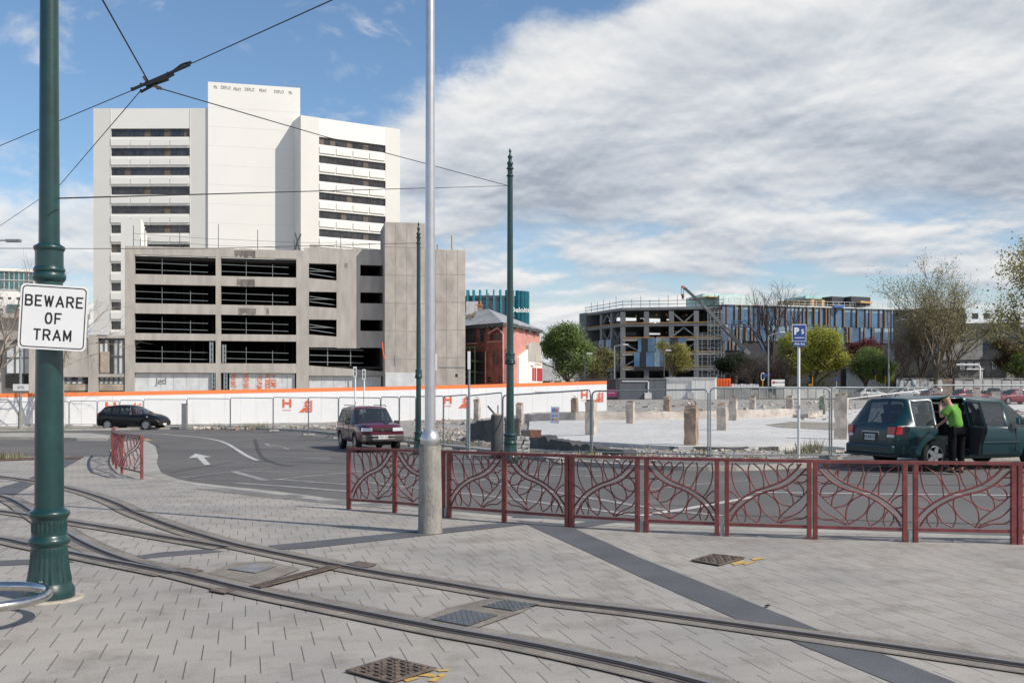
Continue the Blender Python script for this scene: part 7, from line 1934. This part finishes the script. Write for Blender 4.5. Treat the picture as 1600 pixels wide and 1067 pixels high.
# ================================================================== SITE REMAINS
m_col = mat('broken_column_concrete', (.50, .43, .37), .95, .25, 1.6, .8, 14, vs2=6); m_colrust = mat('rusty_column_face', (.36, .26, .19), .95, .35, 3, .8, 18, vs2=8); m_cold = mat('dark_rendered_block', (.085, .083, .085), .95, .3, 2, .6, 12, vs2=7)
STUB = [(740, 751, 625, 661, 0, 'broken concrete column stub behind the third red H motif'), (806, 818, 631, 660, 0, 'pale column stub just right of the second tram pole'), (892, 904, 623, 648, 1, 'rusty brown column stub left of the fourth red H'),
        (914, 933, 627, 681, 0, 'column stub touching the fence post right of the poster'), (978, 993, 628, 663, 0, 'short column stub below the slate grey cabin'), (1036.5, 1049, 620.5, 655, 1, 'brown crumbling column stub below the border of the two cabins'),
        (1069, 1093.5, 636.5, 697.5, 1, 'largest reddish column stub at the near edge of the slab'), (1120, 1138.5, 631, 674, 0, 'two toned column stub just right of the fence joint'), (1139, 1154, 624, 658, 0, 'column stub close behind the two toned one'),
        (1171, 1182, 620, 650, 0, 'thin ragged column stub below the orange pole with the hoop'), (1228, 1241.5, 619.5, 651, 0, 'flat capped column stub left of the parking sign post'), (1280, 1292, 620, 648, 2, 'greenish leaning wedge shaped stub left of the fence joint'),
        (1304, 1329, 618.5, 688, 0, 'wide column stub with a red brick patch left of the green van'), (1473, 1491, 593, 636, 1, 'tall rust streaked column stub behind the green shirt person'), (1521, 1535, 607, 634, 0, 'column stub above the front of the van roof'),
        (1550, 1566, 612, 636, 0, 'pale column stub above the van windscreen')]
mslot = [m_col, m_colrust, mat('mossy_concrete', (.20, .22, .17), .95, .3, 3, .7, 10)]
for i, (a, b, yt, yb, mi, lab) in enumerate(STUB):
    c = G((a + b) / 2, yb, .06); k = c.y / F; w = (b - a) * k / 1.30; h = EYE - (yt - 612) * k - c.z
    rz = R(-24); root = empty('column_stub', c, lab, 'column stub', 'broken concrete column stubs on the slab')
    mb = MB(); Mx = Matrix.Translation((c.x, c.y + w * .3, c.z)) @ Matrix.Rotation(rz, 4, 'Z'); n = 7; r2 = random.Random(i)
    vs = []; fs = []
    ring = [(-1, -1), (0, -1), (1, -1), (1, 0), (1, 1), (0, 1), (-1, 1), (-1, 0)]
    for j in range(n + 1):
        z = h * j / n
        for x, y in ring:
            e = .018 + (.03 if j == n else 0); sc_ = (1 - .35 * j / n if mi == 2 and x > 0 else 1)
            vs.append(Mx @ Vector((x * w / 2 * sc_ + r2.uniform(-e, e), y * w / 2 + r2.uniform(-e, e), z - .2 * (j == 0) + (r2.uniform(-.09, .05) if j == n else 0))))
    fs = [(j * 8 + q, j * 8 + (q + 1) % 8, (j + 1) * 8 + (q + 1) % 8, (j + 1) * 8 + q) for j in range(n) for q in range(8)] + [tuple(range(n * 8, n * 8 + 8))]
    mb.add(vs, fs, 0); mb.build('shaft', mslot[mi], root)
    mb = MB()
    mb.box(-w * .40, w * .42, -w * .42, w * .36, h - .03, h + .06, M=Mx, jit=.03); mb.build('broken_top', m_colrust, root)
    if r2.random() < .5:
        mb = MB()
        for q in range(3): x = r2.uniform(-.3, .3) * w; y = r2.uniform(-.3, .3) * w; mb.tube([Mx @ Vector((x, y, h)), Mx @ Vector((x + .05, y, h + .12)), Mx @ Vector((x + r2.uniform(-.15, .15), y, h + .22))], .012, 4)
        mb.build('rebar', m_rust, root)
def thing_mesh(nm, lab, cat_, m, f, bevel=0, parts=None):
    mb = MB(); f(mb); o = mb.build(nm, m, bevel=bevel); tag(o, lab, cat_); return o
def wallpx(nm, lab, pts, h0, h1, th, m, cat_='wall', dz=0., rag=.06, seed=1):
    """low ragged wall along ground pixels; h0,h1 heights in m"""
    P_ = [Vector((p.x, p.y, 0)) for p in gp(pts, dz)]; q = []
    for a, b in zip(P_, P_[1:]):
        k = max(2, int((b - a).length / .22)); q += [a.lerp(b, i / k) for i in range(k)]
    q.append(P_[-1]); mb = MB(); vs = []; n = len(q)
    for i, p in enumerate(q):
        d = (q[min(i + 1, n - 1)] - q[max(i - 1, 0)]).normalized(); nn = Vector((-d.y, d.x, 0)) * th / 2; h = h0 + (h1 - h0) * i / (n - 1) + rag * noise.noise(Vector((i * .55, seed, 0))) * 2
        g = hz(p.x, p.y) + dz; e = rag * noise.noise(Vector((i * .8, seed + 4, 0)))
        for s, z in ((-1, g - .3), (-1, g + h * .5), (-.9, g + h), (.9, g + h + e * .5), (1, g - .3)): vs.append(p + nn * s * (1 + e * 1.5) + Vector((0, 0, z)))
    mb.add(vs, [(i * 5 + j, i * 5 + j + 1, i * 5 + j + 6, i * 5 + j + 5) for i in range(n - 1) for j in range(4)] + [(0, 1, 2, 3, 4), tuple(range(5 * n - 5, 5 * n))[::-1]])
    o = mb.build(nm, m); tag(o, lab, cat_); return o
wallpx('foundation_wall', 'pale pinkish foundation wall along the back edge of the slab', [(822, 659), (900, 656.5), (1000, 656), (1100, 655), (1240, 651)], .42, .5, .3, m_found, dz=.08, rag=.05)
wallpx('broken_kerb_wall', 'dark ragged broken kerb running right from the brick stack', [(832, 698), (870, 701.5), (905, 705), (950, 709), (985, 711)], .42, .12, .45, m_cold, 'kerb wall', rag=.10, seed=3)
wallpx('broken_wall', 'dark low broken wall left of the dark round block', [(735, 686), (752, 688), (773, 688)], .62, .88, .3, m_cold, rag=.06, seed=5)
wallpx('broken_wall', 'pale rubble wall remains behind the flat capped stub', [(1242, 655), (1262, 656), (1282, 653)], .30, .45, .3, m_col, rag=.12, seed=8)
wallpx('slab_edge_wall', 'thin dark edge strip at the front of the slab', [(1046, 702), (1120, 703), (1215, 702)], .09, .08, .14, m_cold, 'slab edge', rag=.02, seed=9)
def block():
    c = G(776, 712); root = empty('manhole_riser', c, 'dark round concrete riser with bars sticking out left of the second tram pole', 'concrete riser')
    k = c.y / F; mb = LMB(); r = 9 * k; H = (712 - 648) * k
    prof = [(r, -.1)]
    for i in range(14): z = H * i / 14; prof += [(r, z), (r * .97, z + H / 28), (r, z + H / 15)]
    prof += [(r * .9, H)]
    mb.lathe(prof, 20); mb.build('stacked_rings', m_cold, root)
    mb = LMB(); mb.lathe([(r * .8, H - .02), (r * .7, H + .05)], 12); mb.build('mortar_cap', m_col, root)
    mb = LMB(); mb.beam((0, 0, H - .05), (-14 * k, 0, H + 14 * k), .055); mb.beam((2 * k, 0, H), (2 * k, 0, H + 15 * k), .035); mb.build('steel_bar', m_dgrey, root)
    c = G(802, 708); root = empty('dark_block', c, 'dark rendered block standing behind the second tram pole', 'concrete block')
    k = c.y / F; mb = MB(); Mx = Matrix.Translation(c); mb.box(-14 * k, 10 * k, 0, .5, -.1, (708 - 655) * k, M=Mx, jit=.02); mb.build('block_body', m_cold, root, bevel=.03)
    mb = MB(); mb.box(-14.3 * k, 10.3 * k, -.02, .52, (708 - 657) * k, (708 - 654) * k, M=Mx, jit=.02); mb.build('block_top', m_cold, root)
block()
def bricks():
    c = G(819, 712); k = c.y / F; root = empty('brick_stack', c, 'stack of pale grey blocks right of the second tram pole', 'block stack')
    for r in range(5):
        mb = MB()
        for q in range(2 if r % 2 else 3):
            w = 21 * k / (2 if r % 2 else 3); x = -11 * k + q * w + random.uniform(-.02, .02); mb.box(x, x + w - .02, random.uniform(-.02, .03), .4, r * 6.1 * k, (r + 1) * 6.1 * k - .015, M=Matrix.Translation(c), jit=.012)
        mb.build('block_course', mat('pale_block', (.47, .46, .44), .9, .15, 4, .4, 30), root)
    c2 = P(834, 684, c.y + .4); o = MB(); o.box(c2.x - .14, c2.x + .22, c2.y, c2.y + .3, c2.z, c2.z + .24, jit=.02); root2 = empty('rusty_box', c2, 'small rusty steel box on the end of the dark kerb', 'steel box'); o.build('box_body', m_rust, root2)
    o = MB(); o.box(c2.x - .36, c2.x - .15, c2.y - .02, c2.y + .3, c2.z - .3, c2.z + .22, jit=.02); o.build('dark_end', m_cold, root2)
bricks()

# rubble ---------------------------------------------------------------
def rubble(nm, regions, m, seed=2):
    r2 = random.Random(seed); mb = MB()
    for (x0, x1, y0, y1, n, s0, s1, dz) in regions:
        for i in range(n):
            p = G(r2.uniform(x0, x1), r2.uniform(y0, y1), dz); s = r2.uniform(s0, s1) * (r2.random() ** .8 + .25)
            Mx = Matrix.Translation(p) @ Matrix.Rotation(r2.uniform(0, 6.3), 4, 'Z') @ Matrix.Rotation(r2.uniform(-.5, .5), 4, 'X')
            a, b, c = s, s * r2.uniform(.5, .9), s * r2.uniform(.3, .6)
            mb.box(-a / 2, a / 2, -b / 2, b / 2, -c / 2, c / 2, r2.choice([0, 0, 1, 2]), M=Mx, jit=s * .14)
    o = mb.build(nm, m, recalc=False); o['kind'] = 'stuff'; return o
mm = [mat('rubble_pale', (.50, .46, .41), .95, .2, 5), mat('rubble_grey', (.30, .28, .26), .95, .3, 5), mat('rubble_brick', (.33, .24, .20), .95, .3, 5)]
rubble('rubble', [(655, 740, 668, 690, 260, .05, .3, 0), (738, 830, 660, 700, 260, .05, .22, 0), (300, 560, 666, 669.5, 320, .06, .35, .02), (850, 1060, 700, 722, 420, .03, .15, 0), (1040, 1330, 703, 718, 380, .03, .13, 0), (1240, 1300, 648, 658, 90, .08, .35, .05), (1300, 1420, 700, 715, 260, .04, .16, 0),
                  (960, 1240, 650, 652, 80, .05, .2, .1), (1300, 1600, 640, 650, 160, .06, .25, .08), (1560, 1600, 640, 660, 80, .1, .4, .08), (645, 760, 652, 664, 150, .08, .35, 0), (940, 1250, 628, 646, 220, .08, .4, 0), (1260, 1340, 628, 640, 90, .1, .4, 0)], mm)
def tufts(nm, pts, m, seed=3):
    r2 = random.Random(seed); mb = MB()
    for (px, py, n, h, sp) in pts:
        c = G(px, py)
        for i in range(n):
            a = r2.uniform(0, 6.3); d = r2.random() * sp; p = c + Vector((math.cos(a) * d, math.sin(a) * d, -.02)); hh = h * r2.uniform(.4, 1.); l = Vector((r2.uniform(-.5, .5), r2.uniform(-.5, .5), 1)).normalized() * hh; s = Vector((math.cos(a * 3), math.sin(a * 3), 0)) * .014
            mb.add([p - s, p + s, p + l * .6 + s * .8 + Vector((0, 0, 0)), p + l], [(0, 1, 2, 3)], 0)
    o = mb.build(nm, m, recalc=False); o['kind'] = 'stuff'
m_weed = mat('weed_green', (.10, .13, .045), .8, .35, 3, col2=(.30, .25, .14)); 
tufts('weeds', [(1245, 712, 60, .35, .3), (1262, 708, 70, .45, .4), (1275, 706, 60, .5, .3), (1230, 712, 40, .3, .4), (925, 716, 60, .35, .5), (1095, 712, 40, .25, .4), (700, 694, 80, .3, 1.4), (660, 690, 80, .5, 1.2), (690, 684, 80, .3, 1.4), (745, 697, 50, .3, .6), (860, 712, 60, .22, 1.), (1000, 716, 60, .2, 1.), (1170, 716, 50, .2, .8),
               (390, 668.5, 90, .4, .8), (410, 668.5, 60, .5, .5), (480, 669, 50, .35, 1.), (340, 668.2, 30, .5, .5), (22, 716, 60, .25, .5), (5, 717, 60, .4, .6), (1340, 712, 30, .3, .3), (975, 711, 40, .2, .8)], m_weed)
def planting():
    o = sheet('planting_bed', [(p.x, p.y) for p in gp([(-160, 719.5), (48, 714.5), (130, 713.8), (126, 717.5), (40, 719), (-160, 726)])], mat('bark_mulch', (.12, .065, .045), .95, .4, 8, 1, 30), .012, .5)
planting()

# ================================================================== TREES
def foliage(mb, centre, rx, ry, rz_, n, k, s, r2, shell=.55, mi=0, mats=3):
    for i in range(n):
        th = r2.uniform(0, 2 * math.pi); ph = math.acos(r2.uniform(-1, 1)); q = shell + (1 - shell) * r2.random() ** .6
        if r2.random() < .25: q = r2.random() * shell + .1
        d = Vector((math.sin(ph) * math.cos(th), math.sin(ph) * math.sin(th), math.cos(ph)))
        lump = .80 + .5 * noise.noise(d * 2.0 + centre * .13) + .24 * noise.noise(d * 5 + centre)
        c = centre + Vector((d.x * rx, d.y * ry, d.z * rz_)) * q * lump
        m_ = r2.choice(range(mats))
        for j in range(k):
            p = c + Vector((r2.gauss(0, 1), r2.gauss(0, 1), r2.gauss(0, .6))) * s * 1.7
            nrm = (d * 1.1 + Vector((r2.gauss(0, .55), r2.gauss(0, .55), r2.gauss(.45, .55)))).normalized(); u = nrm.orthogonal().normalized(); v = nrm.cross(u); a = r2.uniform(0, 6.3); u, v = u * math.cos(a) + v * math.sin(a), v * math.cos(a) - u * math.sin(a)
            z = s * r2.uniform(.5, 1.1); mb.add([p - u * z * .5, p + v * z * .38, p + u * z * .55, p - v * z * .38], [(0, 1, 2, 3)], m_)
def branches(mb, base, d, L, r, depth, r2, spread=.6, up=.25, tips=None, n=6, ratio=.74, wob=.1):
    pts = [base]; p = base.copy(); dd = d.copy(); seg = 4
    for i in range(seg):
        dd = (dd + Vector((r2.gauss(0, wob), r2.gauss(0, wob), r2.gauss(0, wob) + up * .12))).normalized(); p = p + dd * L / seg; pts.append(p)
    mb.tube(pts, [r * (1 - .45 * i / seg) for i in range(seg + 1)], n, cap=False)
    if depth == 0:
        if tips is not None: tips.append(p)
        return
    k = 3 if depth > 1 else 3
    for j in range(k):
        t = r2.uniform(.45, 1.) if j else 1.; i = min(seg, max(1, int(t * seg))); b = pts[i]
        a = r2.uniform(0, 6.3); o = dd.orthogonal().normalized(); o2 = dd.cross(o); side = o * math.cos(a) + o2 * math.sin(a)
        nd = (dd + side * r2.uniform(spread * .6, spread * 1.3) + Vector((0, 0, up * .5))).normalized()
        if tips is not None and depth <= 2: tips.append(b)
        branches(mb, b, nd, L * ratio * r2.uniform(.8, 1.1), r * .55, depth - 1, r2, spread, up, tips, max(3, n - 1), ratio, wob)
m_bark = mat('tree_bark', (.13, .105, .085), .95, .3, 2, .6, 12); m_barkl = mat('pale_bark', (.30, .26, .22), .95, .3, 3, .6, 14); m_twig = mat('dark_twigs', (.075, .055, .048), .95, .2, 2)
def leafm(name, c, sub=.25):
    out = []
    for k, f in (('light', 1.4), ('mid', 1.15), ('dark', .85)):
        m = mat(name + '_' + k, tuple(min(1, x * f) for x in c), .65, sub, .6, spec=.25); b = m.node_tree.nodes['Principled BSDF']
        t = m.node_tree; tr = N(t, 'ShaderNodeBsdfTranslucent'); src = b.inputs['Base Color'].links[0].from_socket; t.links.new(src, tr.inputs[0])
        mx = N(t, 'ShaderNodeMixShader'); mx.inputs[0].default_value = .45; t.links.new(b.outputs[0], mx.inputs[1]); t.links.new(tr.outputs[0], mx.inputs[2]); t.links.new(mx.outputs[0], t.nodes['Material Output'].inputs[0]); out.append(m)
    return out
def tree(px, yb, yt, pl, pr, Y, col, lab, ycrown=None, dens=1., leaf=.34, seed=1, bark=None, blobs=5, name='tree', group=None):
    b = P(px, yb, Y); b.z = min(b.z, hz(b.x, b.y)); b.z = hz(b.x, b.y); k = Y / F; r2 = random.Random(seed)
    root = empty(name, b, lab, 'tree', group)
    zt = EYE + (612 - yt) * k; zc = EYE + (612 - (ycrown or yb - 14)) * k
    cz = (zt + zc) / 2; rz_ = (zt - zc) / 2; cx = ((pl + pr) / 2 - CX) * k; rx = (pr - pl) / 2 * k
    mb = MB(); tips = []
    mb.tube([b - Vector((0, 0, .3)), Vector((b.x, b.y, b.z + (zc - b.z) * .5)), Vector(((b.x + cx) / 2, b.y, zc))], [.38, .3, .24], 8)
    for j in range(6):
        a = j * 1.05 + r2.random(); branches(mb, Vector(((b.x + cx) / 2, b.y, zc - .3 + .25 * j)), Vector((math.cos(a) * .7, math.sin(a) * .7, .8)).normalized(), rz_ * .8, .16, 2, r2, tips=tips)
    mb.build('trunk', bark or m_bark, root)
    mb = MB(); vol = rx * rz_
    foliage(mb, Vector((cx, Y, cz)), rx * .74, rx * .7, rz_ * .84, int(330 * dens), 20, leaf * .72, r2)
    for j in range(blobs):
        a = r2.uniform(0, 6.3); q = r2.uniform(.4, .74); c = Vector((cx + math.cos(a) * rx * q, Y + math.sin(a) * rx * q, cz + r2.uniform(-.65, .66) * rz_)); s_ = r2.uniform(.28, .44)
        foliage(mb, c, rx * s_, rx * s_, rz_ * s_ * .9, int(105 * dens), 20, leaf * .72, r2)
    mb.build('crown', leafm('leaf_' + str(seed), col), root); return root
tree(884, 606, 503, 845, 942, 150, (.165, .225, .075), 'bushy mid green tree right of the red brick building', 603, 1.7, .42, 21, blobs=8)
tree(934, 606, 536, 905, 962, 158, (.19, .185, .07), 'olive brown tree at the left corner of the steel frame', 600, .8, .36, 22)
tree(1051, 606, 526, 1024, 1084, 160, (.33, .31, .10), 'small yellowish tree in front of the steel frame glazing', 588, .65, .32, 23)
tree(1150, 606, 546, 1118, 1180, 158, (.028, .042, .020), 'dark round evergreen tree at the foot of the scaffold', 585, 1.1, .34, 24)
tree(1271, 606, 499, 1213, 1330, 152, (.33, .34, .065), 'large bright yellow green tree right of the parking sign', 602, 1.9, .42, 25, blobs=9)
tree(1352, 606, 539, 1309, 1396, 154, (.175, .23, .07), 'wide mid green tree left of the lamp before the sparse tree', 600, 1.4, .36, 26, blobs=7)
tree(1354, 606, 520, 1328, 1384, 168, (.15, .035, .04), 'dark red leaved tree behind the wide mid green tree', 575, 1., .34, 27)
tree(1592, 606, 522, 1542, 1640, 156, (.115, .085, .04), 'reddish green tree in front of the stone building', 590, 1.1, .36, 28)
tree(1590, 606, 550, 1562, 1650, 150, (.09, .13, .025), 'low bright green bush tree at the right picture edge', 592, .9, .34, 29)
def bare(px, yb, yt, pl, pr, Y, lab, seed, m=None, r0=.3, depth=5, L=None, leaves=None, trunk=.28, spread=.55, up=.3, leafs=.22, cont=None, nl=3, group=None, ratio=.74, first=5):
    b = P(px, yb, Y); b.z = hz(b.x, b.y); k = Y / F; H = EYE + (612 - yt) * k - b.z; r2 = random.Random(seed)
    root = empty('tree', b, lab, 'tree', group); tips = []; mb = MB()
    top = b + Vector((0, 0, H * trunk)); mb.tube([b - Vector((0, 0, .2)), b.lerp(top, .5) + Vector((r2.uniform(-.2, .2), 0, 0)), top], [r0, r0 * .8, r0 * .68], 8, cap=False)
    L = L or H * .30
    mw = (pr - pl) / 2 * k
    for j in range(first):
        a = 6.28 * j / first + r2.random() * .6; sp = 0 if j == 0 else r2.uniform(.35, .9) * mw / (H * .45)
        branches(mb, top - Vector((0, 0, r2.random() * H * trunk * .45 * (j > 0))), Vector((math.cos(a) * sp, math.sin(a) * sp, 1)).normalized(), L, r0 * .5, depth - 1, r2, spread, up, tips, 5, ratio)
    mb.build('branches', m or m_twig, root)
    if leaves:
        mb = MB()
        for t in tips:
            for j in range(nl):
                p = t + Vector((r2.gauss(0, .4), r2.gauss(0, .4), r2.gauss(0, .3))); nrm = Vector((r2.gauss(0, 1), r2.gauss(0, 1), r2.gauss(0, 1))).normalized(); u = nrm.orthogonal().normalized(); v = nrm.cross(u); z = leafs * r2.uniform(.6, 1.2)
                mb.add([p - u * z * .5, p + v * z * .35, p + u * z * .5, p - v * z * .35], [(0, 1, 2, 3)], r2.choice((0, 1, 2)))
        mb.build('leaves', leafm('leafs_' + str(seed), leaves), root)
    return root
bare(1207, 606, 446, 1140, 1252, 160, 'tall bare round crowned tree in front of the striped building', 31, r0=.5, depth=6, trunk=.3, spread=.6)
bare(1464, 606, 398, 1396, 1545, 140, 'tall sparse tree just coming into pale leaf right of centre right lamp', 32, mat('sparse_twigs', (.15, .125, .09), .95), r0=.40, depth=6, leaves=(.30, .28, .15), trunk=.22, spread=.66, leafs=.22, nl=2, first=7)
bare(1486, 606, 455, 1440, 1540, 146, 'lower spreading sparse tree right behind the tall sparse one', 33, r0=.3, depth=6, leaves=(.22, .21, .09), trunk=.2, spread=.75, leafs=.28, nl=1)
bare(1440, 606, 480, 1410, 1480, 148, 'narrow twiggy tree left behind the tall sparse one', 34, r0=.28, depth=6, leaves=(.2, .18, .09), trunk=.25, spread=.55, leafs=.24, nl=1)
bare(1628, 640, 402, 1545, 1720, 112, 'sparse olive leaved tree reaching in from the right picture edge', 35, r0=.4, depth=6, leaves=(.26, .25, .10), trunk=.35, spread=.7, leafs=.28, nl=3, up=.05)
bare(1415, 606, 520, 1396, 1432, 145, 'thin bare sapling left of the painted figure in front of the street hoarding', 36, r0=.16, depth=5, trunk=.35)
bare(1398, 606, 510, 1380, 1425, 165, 'bare bushy tree behind the right grey street lamp', 37, r0=.25, depth=6, trunk=.2, spread=.7)
bare(1178, 606, 540, 1140, 1225, 150, 'dense bare brown bush tree left of the grey street lamp', 38, r0=.3, depth=6, trunk=.1, spread=.9, first=9, up=.1)
bare(1215, 606, 530, 1180, 1250, 149, 'dense bare brown bush tree right of the grey street lamp', 39, r0=.3, depth=6, trunk=.1, spread=.9, first=9, up=.1)
bare(928, 606, 560, 905, 965, 146, 'bare brown shrub tree beside the black double headed lamp', 40, r0=.2, depth=5, trunk=.1, spread=.9, first=7)
# big bare tree behind the left pole
bare(-8, 672, 398, -80, 60, 56, 'bare grey barked tree at the left picture edge', 41, m_barkl, r0=.26, depth=6, trunk=.30, spread=.6, up=.12, first=6)
bare(96, 668, 445, 60, 160, 62, 'bare tree whose twigs show right of the white warning sign', 42, m_barkl, r0=.15, depth=5, trunk=.45, spread=.8, up=.0, first=6)
# dark hedge masses under the bare trees
def hedge(a, b, yt, Y, col, lab, seed):
    k = Y / F; r2 = random.Random(seed); x0, x1 = (a - CX) * k, (b - CX) * k; zt = EYE + (612 - yt) * k
    root = empty('hedge', Vector(((x0 + x1) / 2, Y, hz((x0 + x1) / 2, Y))), lab, 'hedge'); mb = MB(); n = max(3, int((x1 - x0) / 2.0))
    for i in range(n):
        c = Vector((x0 + (x1 - x0) * (i + .5) / n, Y + r2.uniform(-1, 1), zt * .5 + r2.uniform(-.4, .2))); foliage(mb, c, 1.6, 1.6, zt * .55, 120, 9, .34, r2, .4)
    mb.build('leaf_mass', leafm('hedge_' + str(seed), col), root)
    mb = MB()
    for i in range(n): x = x0 + (x1 - x0) * (i + .5) / n; mb.tube([(x, Y, hz(x, Y) - .1), (x, Y, zt * .6)], .1, 5)
    mb.build('stems', m_bark, root)
hedge(1128, 1232, 566, 162, (.040, .026, .022), 'dark brown hedge mass under the bare round crowned tree', 51)
hedge(1236, 1300, 590, 165, (.04, .05, .02), 'dark green hedge under the bright yellow green tree', 52)
hedge(1384, 1500, 572, 164, (.055, .05, .035), 'dull brown hedge behind the painted figure and sparse trees', 53)
hedge(1500, 1640, 585, 168, (.045, .045, .025), 'dull olive hedge at the foot of the stone building', 54)
hedge(846, 972, 596, 170, (.05, .06, .02), 'low dark hedge under the left green tree', 55)
def statue():
    c = P(1427, 606, 141); k = 141 / F; root = empty('painted_sculpture', Vector((c.x, c.y, hz(c.x, c.y))), 'small blue and white patterned sculpture before the street hoarding', 'sculpture')
    mb = MB(); g = hz(c.x, c.y); mb.lathe([(.35, 0), (.45, .5), (.38, 1.1), (.5, 1.5), (.3, 1.8), (.42, 2.1), (.3, 2.5)], 14, (c.x, c.y, g)); mb.build('figure', mat('sculpture_paint', (.10, .22, .32), .5, col2=(.55, .58, .55), vs=3), root)
statue()
